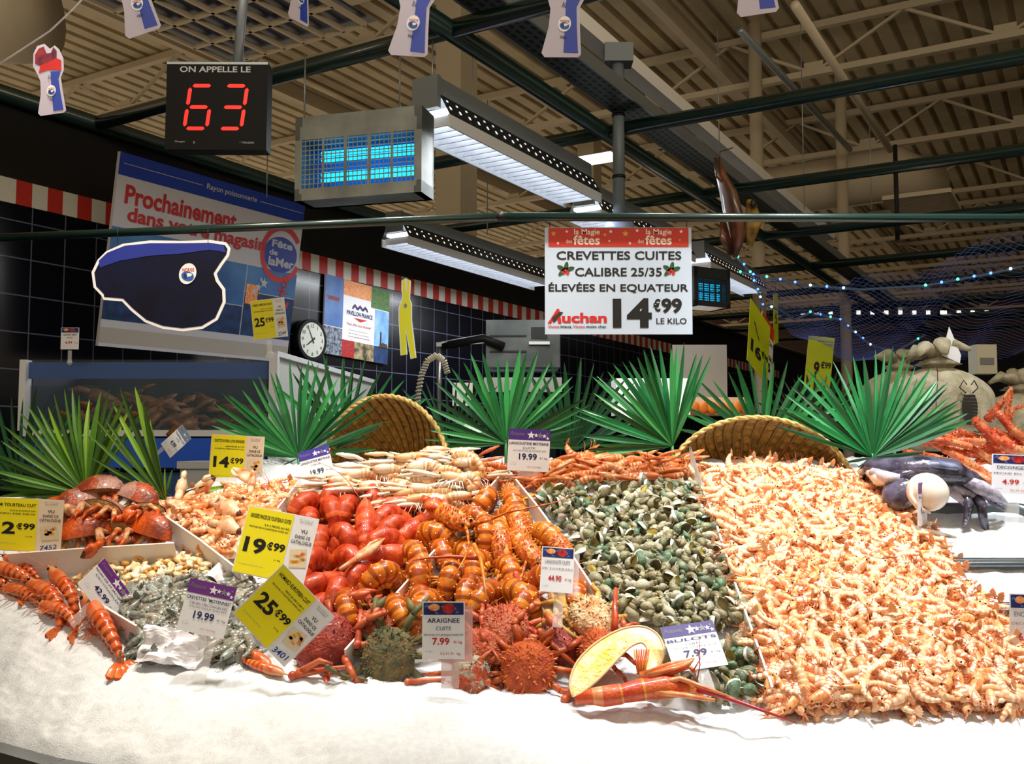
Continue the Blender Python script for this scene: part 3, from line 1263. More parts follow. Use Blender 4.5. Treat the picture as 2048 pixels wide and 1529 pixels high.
mx, W, H = wcard((222, 298), (598, 408), (196, 692), .62, .45)
e = empty('seafood_banner', 'large white and blue banner reading Prochainement dans votre magasin', 'banner', mx)
q = MB()
bw = mat('banner_white', '#bdbdc6', .45)
q.box((W / 2, .012, H / 2), (W, .024, H), bw)
q.build('board', e)
q = MB()
bblue = mat('banner_blue', '#1c3a9c', .4)
sea = mat('banner_sea', '#204478', .4, col2='#12284e', ns=14)
sky2 = mat('banner_sky', '#2e5a9c', .4, col2='#4a80b8', ns=3)
q.rect(0, .885 * H, W, H, bblue, -.001)
q.rect(0, .285 * H, .42 * W, .62 * H, sky2, -.001)
q.rect(0, .14 * H, .42 * W, .31 * H, sea, -.0015)
q.rect(.425 * W, .14 * H, .69 * W, .31 * H, sea, -.001)
q.rect(.425 * W, .315 * H, .69 * W, .56 * H, sky2, -.001)
q.rect(.695 * W, .14 * H, W, .40 * H, sea, -.001)
q.rect(.695 * W, .405 * H, W, .56 * H, sky2, -.001)
q.build('sea_photographs', e)
q = MB()
q.rect(.70 * W, .33 * H, .77 * W, .45 * H, picorange, -.002)
q.rect(0, .02 * H, W, .1 * H, mat('banner_sand', '#a8a29a', .5), -.001)
q.build('sticker', e)
q = MB()
y = -.003
bred = mat('banner_red', '#b3252a', .5)
q.text('Prochainement', .04 * W, .745 * H, .60 * W, .845 * H, bred, y, .03)
q.text('dans votre magasin', .06 * W, .635 * H, .78 * W, .735 * H, bred, y, .03)
q.text('Rayon poissonnerie', .42 * W, .925 * H, .70 * W, .965 * H, bw, y, .01)
q.rect(.02 * W, .945 * H, .40 * W, .948 * H, bw, y)
q.rect(.72 * W, .945 * H, .99 * W, .948 * H, bw, y)
q.build('lettering', e)
q = MB()
q.disc(.88 * W, .66 * H, .105 * W, .11 * H, bblue, -.002)
q.ring(.885 * W, .665 * H, .105 * W, .13 * W, mat('splash_red', '#c43030', .5), -.0025, .6, 5.9)
q.text('Fête', .82 * W, .70 * H, .95 * W, .745 * H, bw, y, .03)
q.text('de', .81 * W, .65 * H, .86 * W, .685 * H, bw, y, .03)
q.text('laMer', .81 * W, .585 * H, .97 * W, .64 * H, bw, y, .03)
q.build('round_logo', e)
q = MB()
q.ring(.93 * W, .515 * H, .012 * W, .018 * W, bred, y)
q.ring(.925 * W, .485 * H, .012 * W, .018 * W, bred, y)
q.poly([(.915 * W, y, .47 * H), (.93 * W, y, .47 * H), (.91 * W, y, .36 * H), (.895 * W, y, .36 * H)], bred)
q.poly([(.885 * W, y, .455 * H), (.955 * W, y, .435 * H), (.955 * W, y, .425 * H), (.885 * W, y, .445 * H)], bred)
q.ring(.9 * W, .395 * H, .055 * W, .07 * W, bred, y, PI + .2, 2 * PI - .2)
for x, z, r in ((.80, .47, .025), (.77, .44, .018), (.745, .41, .018), (.78, .49, .01)):
    q.star(x * W, z * H, r * W, bw, y)
q.build('anchor_print', e)

mx, W, H = wcard((645, 546), (774, 583), (645, 706), .03)
e = empty('wall_poster', 'seafood poster reading PAVILLON FRANCE on the dark tiles', 'poster', mx)
q = MB()
q.box((W / 2, .006, H / 2), (W, .012, H), white)
q.build('board', e)
q = MB()
y = -.002
lb = mat('poster_sky', '#5f86c4', .5, col2='#3c64a8', ns=4)
bb2 = mat('poster_bright_sky', '#2f7fd0', .5, col2='#9cc8f0', ns=5)
q.rect(0, .36 * H, .27 * W, H, lb, y)
q.rect(.27 * W, .8 * H, .7 * W, H, picorange, y)
q.rect(.7 * W, .72 * H, W, H, picgreen, y)
q.rect(.77 * W, .0 * H, W, .71 * H, bb2, y)
q.rect(.77 * W, .0 * H, W, .22 * H, sea, y - .001)
q.rect(.86 * W, .24 * H, .885 * W, .42 * H, mat('lighthouse', '#2a2420', .6), y - .001)
q.poly([(.82 * W, y - .001, .2 * H), (1 * W, y - .001, .2 * H), (.98 * W, y - .001, .27 * H), (.9 * W, y - .001, .28 * H)], mat('rock', '#4a3420', .6))
q.rect(0, 0, .27 * W, .35 * H, mat('sardines', '#9aa6b8', .4, col2='#2a3040', ns=40), y)
q.rect(.27 * W, 0, .46 * W, .22 * H, picred, y)
q.rect(.46 * W, 0, .77 * W, .22 * H, mat('shells_photo', '#b0a078', .5, col2='#3a3020', ns=16), y)
q.poly([(.02 * W, y - .001, .74 * H), (.22 * W, y - .001, .74 * H), (.2 * W, y - .001, .69 * H), (.05 * W, y - .001, .69 * H)], mat('boat_red', '#7a2420', .5))
q.build('photographs', e)
q = MB()
q.text('PAVILLON FRANCE', .33 * W, .555 * H, .73 * W, .615 * H, navy, y, .03)
q.poly([(.43 * W, y, .53 * H), (.65 * W, y, .53 * H), (.54 * W, y, .485 * H)], red)
for x in (.45, .53, .61):
    q.ring(x * W, .64 * H, .02 * W, .045 * W, navy, y, 0, PI)
    q.disc(x * W, .70 * H, .015 * W, .01 * H, red, y)
q.text('Vous allez vous étonner !', .33 * W, .42 * H, .73 * W, .46 * H, red, y, 0, 0, .2)
q.text('Retrouvez les produits', .37 * W, .35 * H, .66 * W, .37 * H, grey, y)
q.text('de la mer et recettes', .37 * W, .31 * H, .68 * W, .33 * H, grey, y)
q.text('www.pavillonfrance.fr', .36 * W, .265 * H, .70 * W, .29 * H, red, y)
q.build('lettering', e)

# wall clock
aC, zC, pC = onwall(615, 681, .03)
e = empty('wall_clock', 'round black rimmed wall clock beside the poster', 'clock', Matrix.Translation(pC) @ WALLM.to_3x3().to_4x4())
r = .165
q = MB()
q.loft([(0, .0, 0), (0, -.05, 0)], r, r, blk, 32)
q.ring(0, 0, r * .84, r, blk, -.055, n=40)
q.build('rim', e)
q = MB()
q.disc(0, 0, r * .85, r * .85, mat('clock_face', '#d8dcd4', .4), -.053, 36)
q.build('dial', e)
q = MB()
for i in range(1, 13):
    a = PI / 2 - 2 * PI * i / 12
    x, z = r * .68 * math.cos(a), r * .68 * math.sin(a)
    q.text(str(i), x - .016, z - .014, x + .016, z + .014, black, -.055, .01, keep=True)
q.build('numerals', e)
for nm, a, L, w_ in (('hour_hand', math.radians(215), .085, .009), ('minute_hand', math.radians(118), .125, .006)):
    q = MB()
    dx, dz = math.cos(a), math.sin(a)
    q.poly([(-dz * w_ - dx * .03, -.057, dx * w_ - dz * .03), (dz * w_ - dx * .03, -.057, -dx * w_ - dz * .03), (dx * L + dz * w_ * .4, -.057, dz * L - dx * w_ * .4), (dx * L - dz * w_ * .4, -.057, dz * L + dx * w_ * .4)], black)
    q.build(nm, e)

# lobster tank at the left
YT = 4.6
tk0, tk1 = P(52, 720, YT), P(540, 727, YT + .05)
zt_, zl = tk0.z, P(300, 862, YT).z
e = empty('lobster_tank', 'blue glass lobster tank on a blue cabinet below the banner', 'tank', (tk0.x, YT, 0))
W = tk1.x - tk0.x
q = MB()
bluep = mat('tank_blue', '#1258d8', .35)
q.box((W / 2, .3, zl - .035 - .07), (W, .62, .14), bluep)
q.box((W / 2, .34, (zl - .2) / 2), (W - .04, .54, zl - .2), mat('tank_cabinet_blue', '#174c88', .4, col2='#245f9c', ns=12))
q.build('cabinet', e)
wt = mat('white_trim', '#d9dde2', .4)
q = MB()
q.box((W / 2, .3, zl - .012), (W + .02, .64, .03), wt)
q.box((-.01, .02, (zl + zt_) / 2), (.03, .06, zt_ - zl), wt)
q.build('trim', e)
q = MB()
back = mat('tank_back', '#0b2440', .5, col2='#07182c', ns=5)
q.rect(0, zl, W, zt_ - .02, back, .58)
q.box((.005, .33, (zl + zt_) / 2), (.01, .55, zt_ - zl - .02), back)
q.rect(0, zt_ - .09, W, zt_ - .01, mat('tank_blue_strip', '#1b4a94', .4), .02)
q.build('back_panel', e)
q = MB()
q.box((W / 2, 0, (zl + zt_) / 2), (W, .006, zt_ - zl), mat('tank_glass', '#9fb6c8', .05, alpha=.05))
q.build('glass_front', e)
q = MB()
q.box((W / 2, .3, zl + (zt_ - zl) * .33), (W - .02, .54, (zt_ - zl) * .62), mat('tank_water', '#0e3048', .05, alpha=.18))
q.build('water', e)
dl = mat('dark_live_lobster', '#5c3c1c', .5, col2='#8a5c28', ns=40)
rg = random.Random(5)
for i in range(26):
    q = MB()
    q.ell((0, 0, 0), (.085, .035, .035), dl, 10, 6, None, .3, 30)
    q.loft([(-.07, 0, 0), (-.12, 0, .0), (-.16, 0, -.02)], [.03, .026, .02], [.02, .018, .008], dl, 8)
    for s_ in (-1, 1):
        q.loft([(.07, s_ * .03, 0), (.12, s_ * .06, .01), (.18, s_ * .05, .01)], [.01, .025, .008], [.008, .015, .006], dl, 7)
    p = Vector((tk0.x + rg.uniform(.25, W - .1), YT + rg.uniform(.07, .4), zl + .03 + rg.uniform(0, .15)))
    o = q.build('live_lobster', None, Matrix.Translation(p) @ Euler((rg.uniform(-.5, .5), rg.uniform(-.4, .4), rg.uniform(0, 6.28))).to_matrix().to_4x4())
    tag(o, 'dark live lobster in the heap at the bottom of the tank', 'lobster', 'live lobsters in the tank')
# white partition panel right of the tank
q0 = P(549, 708, 4.55)
q = MB()
pan = mat('white_panel', '#c6cbc8', .45)
p1 = onwall(745, 722, 1.2)[2]
e = empty('partition_panel', 'white partition panel between tank and tiled wall', 'panel', (q0.x, q0.y, 0))
dv = p1 - q0
ang = math.atan2(dv.y, dv.x)
L = math.hypot(dv.x, dv.y)
q.box((L / 2, .01, q0.z / 2), (L, .02, q0.z), pan)
q.build('sheet', e, Matrix.Rotation(ang, 4, 'Z'))
q = MB()
q.box((L / 2, 0, q0.z), (L + .02, .04, .025), wt)
q.box((0, 0, q0.z / 2), (.03, .04, q0.z), wt)
q.build('edge_trim', e, Matrix.Rotation(ang, 4, 'Z'))
# white tub near the tank foot
q = MB()
b0 = P(390, 925, 4.2)
q.box((b0.x + .13, b0.y, b0.z - .2), (.3, .25, .4), wt)
q.box((b0.x + .13, b0.y - .005, b0.z - .01), (.32, .27, .03), wt)
tag(q.build('white_tub'), 'white plastic tub in front of the tank cabinet', 'tub')

# stainless machine, hose, far counter
YM = 6.6
mm = MB()
c0, c1 = P(972, 640, YM), P(1120, 735, YM)
e = empty('steel_machine', 'stainless steel machine cabinet behind the palm leaves', 'machine', (c0.x, YM, c1.z))
W, H = c1.x - c0.x, c0.z - c1.z
msteel = mat('machine_steel', '#5c6264', .42, metal=.9, col2='#43484a', ns=4)
mm.box((W / 2, .25, H / 2), (W, .5, H), msteel)
for z in (.33, .66):
    mm.box((W * .3, -.006, H * z), (W * .5, .008, .012), black)
mm.build('case', e)
mm = MB()
mm.box((W * .72, -.004, H * .72), (W * .22, .01, H * .25), black)
mm.box((W * .72, -.02, H * .5), (W * .28, .03, H * .06), wt)
mm.build('display_panel', e)
mm = MB()
mm.tube([(-.3, 0, H * .45), (-.02, -.02, H * .6), (.12, -.05, H * .42)], .03, blk, 8)
mm.tube([(-.32, 0, H * .45), (-.32, .02, -.35)], .02, steel, 8)
mm.bar((-.34, 0, H * .47), (.02, 0, H * .55), .05, .03, steel)
mm.build('swing_arm', e)
mm = MB()
mm.box((W / 2, .25, -.12), (W * 1.05, .5, .1), steel)
mm.box((W / 2, .3, -.6), (W * .9, .4, .9), blk)
mm.build('undercarriage', e)
# spray hose
hp = [P(832, 830, 4.6), P(836, 790, 4.6), P(843, 750, 4.6), P(855, 722, 4.6), P(873, 711, 4.6), P(888, 722, 4.6), P(895, 748, 4.6)]
mm = MB()
hose = mat('hose_white', '#d8d6c8', .4)
pp = []
for i in range(len(hp) - 1):
    for j in range(14):
        pp.append(hp[i].lerp(hp[i + 1], j / 14))
hel = []
for i in range(len(pp) * 6):
    u = i / 6
    a = pp[int(u)].lerp(pp[min(int(u) + 1, len(pp) - 1)], u - int(u))
    t = (pp[min(int(u) + 1, len(pp) - 1)] - pp[max(int(u) - 1, 0)]).normalized()
    s1 = Vector((0, 1, 0))
    s2 = t.cross(s1)
    ph = u * 2 * PI / 2.6
    hel.append(a + (s1 * math.cos(ph) + s2 * math.sin(ph)) * .012)
mm.tube(hel, .0045, hose, 5)
mm.tube(pp, .008, mat('hose_core', '#77756a', .4), 6)
ho = mm.build('spray_hose')
tag(ho, 'white coiled spray hose arching behind the left basket', 'hose')
# white boards and bright case far behind
for i, (x0, y0, x1, y1, Y, c_, lb_, nm, cat) in enumerate([
        (1345, 690, 1455, 800, 9, '#8c867c', 'plain beige board standing behind the palm leaves', 'display_board', 'board'),
        (1232, 757, 1380, 830, 8, '#f4f5f2', 'bright white chest far behind the centre palm leaf', 'display_case', 'case'),
        (1380, 795, 1500, 830, 8.6, '#e8c49c', 'pale case holding orange smoked fish behind the leaves', 'display_case', 'case'),
        (905, 766, 945, 812, 6, '#d6d6c4', 'small white notice on the dark tiles behind the hose', 'notice', 'notice')]):
    a_, b_ = P(x0, y0, Y), P(x1, y1, Y)
    mm = MB()
    D = .4 if nm == 'display_case' else .02
    mt = mat('far_' + str(i), c_, .5)
    mm.box(((a_.x + b_.x) / 2, Y + D / 2, (a_.z + b_.z) / 2), (b_.x - a_.x, D, a_.z - b_.z), mt)
    if i == 2:
        for j in range(7):
            mm.ell((a_.x + (b_.x - a_.x) * (j + .5) / 7, Y - .02, b_.z + .06), (.05, .02, .06), mat('smoked_fish', '#e07820', .5), 8, 5)
    tag(mm.build(nm), lb_, cat)
# dark under-counter behind the display so nothing shows through
mm = MB()
mm.bar(R(.6, 1.5, .5), R(9, 1.5, .5), .6, 1.0, mat('dark_worktop', '#15171c', .5))
tag(mm.build('back_worktop'), 'dark worktop along the tiled wall behind the counter', 'worktop')

area('case_light', tuple(P(1340, 700, 7.6)), (math.radians(-20), 0, 0), .8, .2, 9, (1, .95, .85))
# ================================================================ display counter and its ice
FB = [(-420, 1060), (-250, 1100), (0, 1190), (130, 1237), (270, 1305), (400, 1325), (560, 1342), (700, 1362), (900, 1376), (1020, 1378), (1150, 1392), (1250, 1408), (1400, 1426), (1480, 1436),
      (1560, 1426), (1700, 1412), (1850, 1408), (2048, 1420), (2400, 1430)]
FBW = [bed(*p) for p in FB]
FEW = [(-2.2, 2.85), (-1.6, 2.46), (-1.11, 2.135), (-.93, 2.025), (-.7, 1.93), (-.4, 1.87), (0, 1.83), (3, 1.83)]


def interp(x, pts):
    if x <= pts[0][0]:
        return pts[0][1]
    for (a, b), (c, d) in zip(pts[:-1], pts[1:]):
        if x <= c:
            return b + (d - b) * (x - a) / (c - a)
    return pts[-1][1]


FBP = [(p.x, p.y) for p in FBW]


def planez(Y):
    return .95 + BS * (Y - 2.15)


def icez(X, Y):
    yb, ye = interp(X, FBP), interp(X, FEW)
    nz = .009 * noise.noise((X * 9, Y * 9, 1)) + .006 * noise.noise((X * 28, Y * 28, 5)) + .0035 * noise.noise((X * 90, Y * 90, 9))
    if Y < yb + .01:
        t = max(0, min(1, (yb + .01 - Y) / (yb + .01 - ye)))
        zb_ = planez(yb) + .004
        ez = .862
        z = zb_ + (ez - zb_) * (t ** 1.35 * .8 + .2 * t)
        z -= .035 * max(0, (t - .88) / .12) ** 2
        return z + nz * 1.5
    if Y < 3.05:
        return planez(Y) - .014 + nz * .6
    return planez(3.05) - .014 + .02 * min(1, (Y - 3.05) / .1) + nz * 1.6


icem = mat('crushed_ice', '#eaf0f4', .42, col2='#dfe4ea', ns=70, bump=.5, bs=260, bd=.004, sss=.0, spec=.4)
m = MB()
xs = [-1.9 + .0135 * i for i in range(int(4.6 / .0135))]
NT = 150
for X in xs:
    ye = interp(X, FEW)
    yk = 2.9 if X < -1.0 else (3.5 if X > -.62 else 2.9 + .6 * (X + 1.0) / .38)
    for j in range(NT + 1):
        f = j / NT
        f = f ** 1.35
        Y = ye + (yk - ye) * f
        m.v.append((X + .004 * noise.noise((X * 70, Y * 70, 3)), Y, icez(X, Y)))
im = m.mi(icem)
for i in range(len(xs) - 1):
    k = i * (NT + 1)
    for j in range(NT):
        m.f.append((k + j, k + NT + 1 + j, k + NT + 2 + j, k + j + 1))
m.m = [im] * len(m.f)
m.sm = [True] * len(m.f)
ice = m.build('crushed_ice')
tag(ice, 'sloping white bed of crushed ice filling the fish counter', 'ice', kind='stuff')
# counter body with metal front edge
m = MB()
met = mat('counter_metal', '#77706c', .35, metal=.6)
ft = [(x, y + .015) for x, y in FEW]
bk_ = [(3, 3.52), (-.62, 3.52), (-1.0, 2.92), (-2.2, 2.92)]
out = ft + bk_
n = len(out)
k = 0
m.v += [(x, y, .84) for x, y in out] + [(x, y, 0) for x, y in out]
m.face(range(n), met)
for i in range(n):
    j = (i + 1) % n
    m.face((i, j, n + j, n + i), met)
ct = empty('fish_counter', 'metal fish counter under the ice, its edge at the bottom left corner', 'counter', (0, 2.5, 0))
o = m.build('body', ct, Matrix.Translation((0, -2.5, 0)))
m = MB()
for (a, b), (c, d) in zip(FEW[:-1], FEW[1:]):
    m.bar((a, b - .012 - 2.5, .845), (c, d - .012 - 2.5, .845), .045, .03, steel)
m.build('front_edge', ct)
# steps under the back of the ice
m = MB()
m.box((1.25, 3.3, 1.1), (3.4, .36, .6), met)
tag(m.build('back_plinth'), 'metal plinth holding up the ice at the back of the counter', 'plinth')

# ---------------------------------------------------------------- white divider boards
divm = mat('divider_white', '#e9e2da', .5)


def divider(label, pts, h=.06, t=.005, name='divider_board'):
    m = MB()
    W = [bed(x, y, h) for x, y in pts]
    hs = h if hasattr(h, '__len__') else h
    for a, b in zip(W[:-1], W[1:]):
        sd = (b - a).cross(NB).normalized() * t / 2
        lo = NB * (h + .02)
        k = len(m.v)
        for p in (a, b):
            m.v += [tuple(p - sd), tuple(p + sd), tuple(p + sd - lo), tuple(p - sd - lo)]
        for i in range(4):
            j = (i + 1) % 4
            m.face((k + i, k + 4 + i, k + 4 + j, k + j), divm)
        m.face((k, k + 1, k + 2, k + 3), divm)
        m.face((k + 7, k + 6, k + 5, k + 4), divm)
    return tag(m.build(name), label, 'divider')


divider('white divider board between red lobsters and orange spiny lobsters', [(690, 1300), (770, 1212), (880, 1088), (1004, 946)], .05)
divider('white divider board between spiny lobsters and whelks', [(1018, 942), (1075, 1012), (1130, 1088), (1180, 1165), (1225, 1235)], .05)
divider('tall white divider board between whelks and the shrimp heap', [(1385, 925), (1432, 1045), (1470, 1165), (1505, 1262), (1545, 1375)], .05)
m = MB()
a_, b_, c_ = bed(1378, 892, .10), bed(1385, 985, .0), bed(1425, 1035, .02)
m.poly([a_, b_, c_], divm)
m.poly([a_ + Vector((.005, 0, 0)), c_ + Vector((.005, 0, 0)), b_ + Vector((.005, 0, 0))], divm)
m.face((0, 1, 4, 5)[:3], divm)
tag(m.build('divider_corner'), 'pointed white divider corner standing before the right basket', 'divider')
divider('white tray wall below the brown crabs', [(15, 1108), (180, 1096), (348, 1086)], .07)
divider('white tray wall slanting between scallops and crab claws', [(336, 1036), (400, 1080), (478, 1140)], .07)
divider('white divider board beside the striped prawns, under the 42.99 card', [(155, 1178), (210, 1214), (273, 1252)], .06)
divider('white divider board between crab claws and red lobsters', [(598, 962), (560, 1010), (500, 1085)], .045)
divider('thin white board along the right edge of the shrimp heap', [(1790, 1035), (1880, 1140), (1965, 1245)], .01)
divider('low white board between scallops and raw grey shrimps', [(225, 1200), (300, 1182), (400, 1172)], .02)

# crumpled white papers
pm = mat('paper_white', '#f0eef2', .6)


def paper(label, c, wd, hd, h, ang, seed, amp=.02, lift=50):
    m = MB()
    n = 14
    for i in range(n + 1):
        for j in range(n + 1):
            x, y = (i / n - .5) * wd, (j / n - .5) * hd
            m.v.append((x, y, amp * 2 * noise.noise((x * 22 + seed, y * 22, seed)) + amp * noise.noise((x * 50, y * 50, seed))))
    for i in range(n):
        for j in range(n):
            k = i * (n + 1) + j
            m.face((k, k + n + 1, k + n + 2, k + 1), pm)
    return tag(m.build('paper_sheet', None, pose(bed(*c, h), ang, 0, lift)), label, 'paper')


paper('crumpled white paper beneath the purple 19.99 card of raw shrimps', (342, 1294), .15, .085, .05, -10, 3, .02, 25)
paper('white paper edge behind the 19.99 card of crab claws', (452, 1160), .06, .09, .02, 70, 8, .012, 40)

# ---------------------------------------------------------------- wicker baskets
wick = mat('wicker', '#b07c22', .55, col2='#7c5210', ns=45, bump=.4, bs=200)
wick3 = mat('wicker_stake', '#8a5e18', .55)
wick2 = mat('wicker_rim', '#d8bc74', .5, col2='#a88638', ns=60)


def basket(label, mouth, rx, rz, depth, axis, rollz, N, rows, sq=.8):
    y = Vector(axis).normalized()
    x = Vector((1, 0, 0))
    x = (x - y * x.dot(y)).normalized()
    z = x.cross(y)
    B = Matrix((x, y, z)).transposed() @ Matrix.Rotation(rollz, 3, 'Y')
    mx = Matrix.Translation(mouth) @ B.to_4x4()
    e = empty('wicker_basket', label, 'basket', mx)
    m = MB()
    nu, nv = N * 4, rows * 4

    def pt(u, v, off=0):
        a = 2 * PI * u
        s_ = v * PI / 2
        rr = math.sin(s_) ** sq
        yy = depth * math.cos(s_) ** .75
        return Vector(((rx * rr + off * rr) * math.cos(a), yy + off * math.cos(s_), (rz * rr + off * rr) * math.sin(a)))
    for j in range(nv + 1):
        v = .04 + .96 * j / nv
        row = v * rows
        for i in range(nu):
            u = i / nu
            ph = math.cos(PI * (u * N * 2 / 2 + math.floor(row))) if True else 0
            wv = math.cos(2 * PI * u * N / 2 + PI * math.floor(row)) * (abs(math.sin(PI * row)) ** .5) * .0042
            m.v.append(tuple(pt(u, v, wv)))
    for j in range(nv):
        for i in range(nu):
            if j % 4 == 0 and i % 4 in (1, 2) and (i // 4 + j // 4) % 2 == 0 and j / nv > .35 and (i * 7 + j * 13) % 5 == 0:
                continue
            i2 = (i + 1) % nu
            m.face((j * nu + i, j * nu + i2, (j + 1) * nu + i2, (j + 1) * nu + i), wick, True)
    m.build('weave', e)
    m = MB()
    for i in range(N):
        m.tube([pt(i / N + .5 / N, .06 + .94 * j / 8, -.004) for j in range(9)], .0042, wick3, 5)
    m.build('stakes', e)
    m = MB()
    for ph in (0, PI):
        pts = []
        for i in range(361):
            u = i / 360
            p = pt(u, 1.0)
            a = 2 * PI * u
            o = Vector((math.cos(a), 0, math.sin(a))) * math.cos(u * 190 + ph) * .003 + Vector((0, 1, 0)) * math.sin(u * 190 + ph) * .003
            pts.append(p + o)
        m.tube(pts, .0055, wick2, 5)
    m.build('rim', e)
    return e


basket('deep wicker basket tipped over behind the pale langoustines', P(772, 930, 3.02), .195, .245, .25, (.25, .9, -.34), -.42, 40, 20)
basket('wide wicker basket tipped over behind the shrimp heap', P(1522, 985, 3.0), .292, .24, .22, (.02, .93, -.22), 0, 52, 18)

# ---------------------------------------------------------------- palm leaves
lg = [mat('palm_green', '#1c7a3c', .42, col2='#125c2a', ns=8, coat=.15), mat('palm_green_deep', '#115228', .45, coat=.1), mat('palm_green_light', '#3c9a50', .4, coat=.15)]
lo_ = [mat('palm_olive', '#4a7c1a', .45, col2='#34600f', ns=8), mat('palm_olive_deep', '#2b4f0c', .5), mat('palm_olive_light', '#78a42e', .4)]
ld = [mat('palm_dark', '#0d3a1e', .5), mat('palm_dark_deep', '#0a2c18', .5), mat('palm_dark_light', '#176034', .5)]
seg_m = mat('palm_stem', '#3c8a4a', .5)


def palm(label, base, Y, blades, lean=.12, mats=lg, w_=.0125, seed=1, name='palm_leaf'):
    """blades: (px,py) tips of the leaflets, fanned out from base"""
    rg = random.Random(seed)
    o = P(*base, Y)
    e = empty(name, label, 'palm leaf', o, 'cut fan palm leaves along the back of the counter')
    m = MB()
    for i, t in enumerate(blades):
        tip = P(*t, Y + rg.uniform(-.5, 1) * lean) - o
        L = tip.length
        d = tip.normalized()
        sd = d.cross(Vector((0, -1, 0))).normalized()
        nrm = sd.cross(d).normalized()
        tw = rg.uniform(-.5, .5)
        s2 = sd * math.cos(tw) + nrm * math.sin(tw)
        n2 = -sd * math.sin(tw) + nrm * math.cos(tw)
        wd = w_ * .82 * rg.uniform(.7, 1.2) * (L / .3) ** .4
        prof = [(.0, .12), (.12, .38), (.3, .78), (.5, 1), (.68, .9), (.84, .6), (.94, .32), (1, .03)]
        k = len(m.v)
        drop = rg.uniform(-.02, .05) * L
        mt = rg.choice(mats + [mats[0]])
        for f, q in prof:
            c = d * (L * f) + Vector((0, 0, -drop * f * f)) + nrm * (.02 * math.sin(f * PI) * L)
            c.z = c.z
            m.v += [tuple(c - s2 * wd * q + n2 * wd * q * .45), tuple(c), tuple(c + s2 * wd * q + n2 * wd * q * .45)]
        for j in range(len(prof) - 1):
            for a in (0, 1):
                m.face((k + j * 3 + a, k + j * 3 + a + 1, k + j * 3 + 4 + a, k + j * 3 + 3 + a), mt)
    m.build('blades', e)
    m = MB()
    m.tube([(0, .003, .012), (0, .006, -.05), (.0, .01, -.12)], .005, seg_m, 6)
    m.build('stalk', e)
    return e


def fan(base, r, a0, a1, n, seed=1, sq=1.0, var=.12):
    rg = random.Random(seed)
    out = []
    for i in range(n):
        a = math.radians(a0 + (a1 - a0) * (i + rg.uniform(-.3, .3)) / (n - 1))
        q = r * (1 - var * rg.random()) * (1 if 20 < math.degrees(a) < 165 else .85)
        out.append((base[0] + q * math.cos(a), base[1] - sq * q * math.sin(a)))
    return out


palm('big olive palm leaf at the far left behind the brown crabs', (172, 990), 2.88, fan((172, 990), 225, 52, 188, 28, 2), .15, lo_, .011, 2)
palm('dark palm leaf at the left picture edge behind the olive one', (45, 985), 3.3, fan((45, 985), 215, 30, 170, 20, 3), .12, ld, .0125, 3)
palm('olive palm leaf based on the orange claws, left of the yellow 14.99 card', (332, 1002), 2.86,
     [(178, 872), (180, 905), (210, 840), (188, 828), (225, 800), (240, 772), (270, 765), (285, 800), (300, 840), (330, 935), (345, 940), (215, 940), (300, 905), (412, 968), (420, 1000), (470, 966), (200, 962)], .1, lo_, .0105, 4)
palm('bright fan palm leaf left of the deep basket', (597, 916), 3.1, fan((597, 916), 205, 8, 172, 27, 5) + [(525, 957), (640, 920)], .12, lg, .012, 5)
palm('palm leaf standing behind the deep basket', (690, 900), 3.35, fan((690, 900), 205, 25, 135, 14, 6), .1, lg, .012, 6)
palm('palm leaf behind the purple 19.99 card at the centre', (1012, 888), 3.05, fan((1012, 888), 196, -2, 182, 27, 7) + [(860, 858), (1130, 850)], .12, lg, .012, 7)
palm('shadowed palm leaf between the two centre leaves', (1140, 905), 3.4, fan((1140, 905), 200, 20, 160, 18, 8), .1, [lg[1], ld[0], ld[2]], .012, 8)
palm('large fan palm leaf left of the wide basket', (1345, 893), 3.05, fan((1345, 893), 215, 68, 184, 25, 9) + [(1395, 735), (1385, 790), (1160, 905), (1200, 925)], .12, lg, .012, 9)
palm('palm leaf standing behind the wide basket', (1525, 900), 3.4, fan((1525, 900), 195, 22, 165, 18, 10), .1, [lg[0], lg[2]], .013, 10)
palm('palm leaf right of the wide basket', (1745, 915), 2.98, fan((1745, 915), 225, 20, 160, 27, 11) + [(1710, 940), (1780, 945), (1850, 905), (1690, 925)], .12, [lg[0], lg[1], lg[0]], .012, 11)
palm('small pale palm leaf before the burlap sack', (1790, 895), 3.2, fan((1790, 895), 170, 12, 75, 9, 12), .1, [lg[2]], .011, 12)
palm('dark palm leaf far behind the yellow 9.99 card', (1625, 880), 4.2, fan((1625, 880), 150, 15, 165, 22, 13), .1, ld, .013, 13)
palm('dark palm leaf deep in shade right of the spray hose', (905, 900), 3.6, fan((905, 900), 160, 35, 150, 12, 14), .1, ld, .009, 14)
# ================================================================ price cards standing in the display
pinkm = mat('faded_card_beige', '#ecd9bf', .5)
e, W, H = yellow_card('yellow price card 25.99 on a clip at the tank corner', (511, 602), (579, 594), (508, 681), 4.4, 'HOMARD AMERICAIN VIVANT', ['Pêché en Atlantique', 'ELEVE EN CASIER NORD OUEST'], '25', '99', '3244')
m = MB()
m.bar((W * .42, .005, -.005), (W * .42, .005, -.07), .02, .012, clear)
m.ell((W * .42, .005, -.075), (.02, .02, .018), clear)
m.build('clip', e)
e, W, H = photo_card('small 4.99 GRAND VERT card on a clip at the left end of the tank', (117, 656), (153, 656), (121, 699), 4.45, 'GRAND VERT', ['VIVANT'], '4.99')
m = MB()
m.bar((W * .5, .005, -.005), (W * .5, .005, -.06), .014, .01, clear)
m.ell((W * .5, .005, -.06), (.013, .013, .013), clear)
m.build('clip', e)
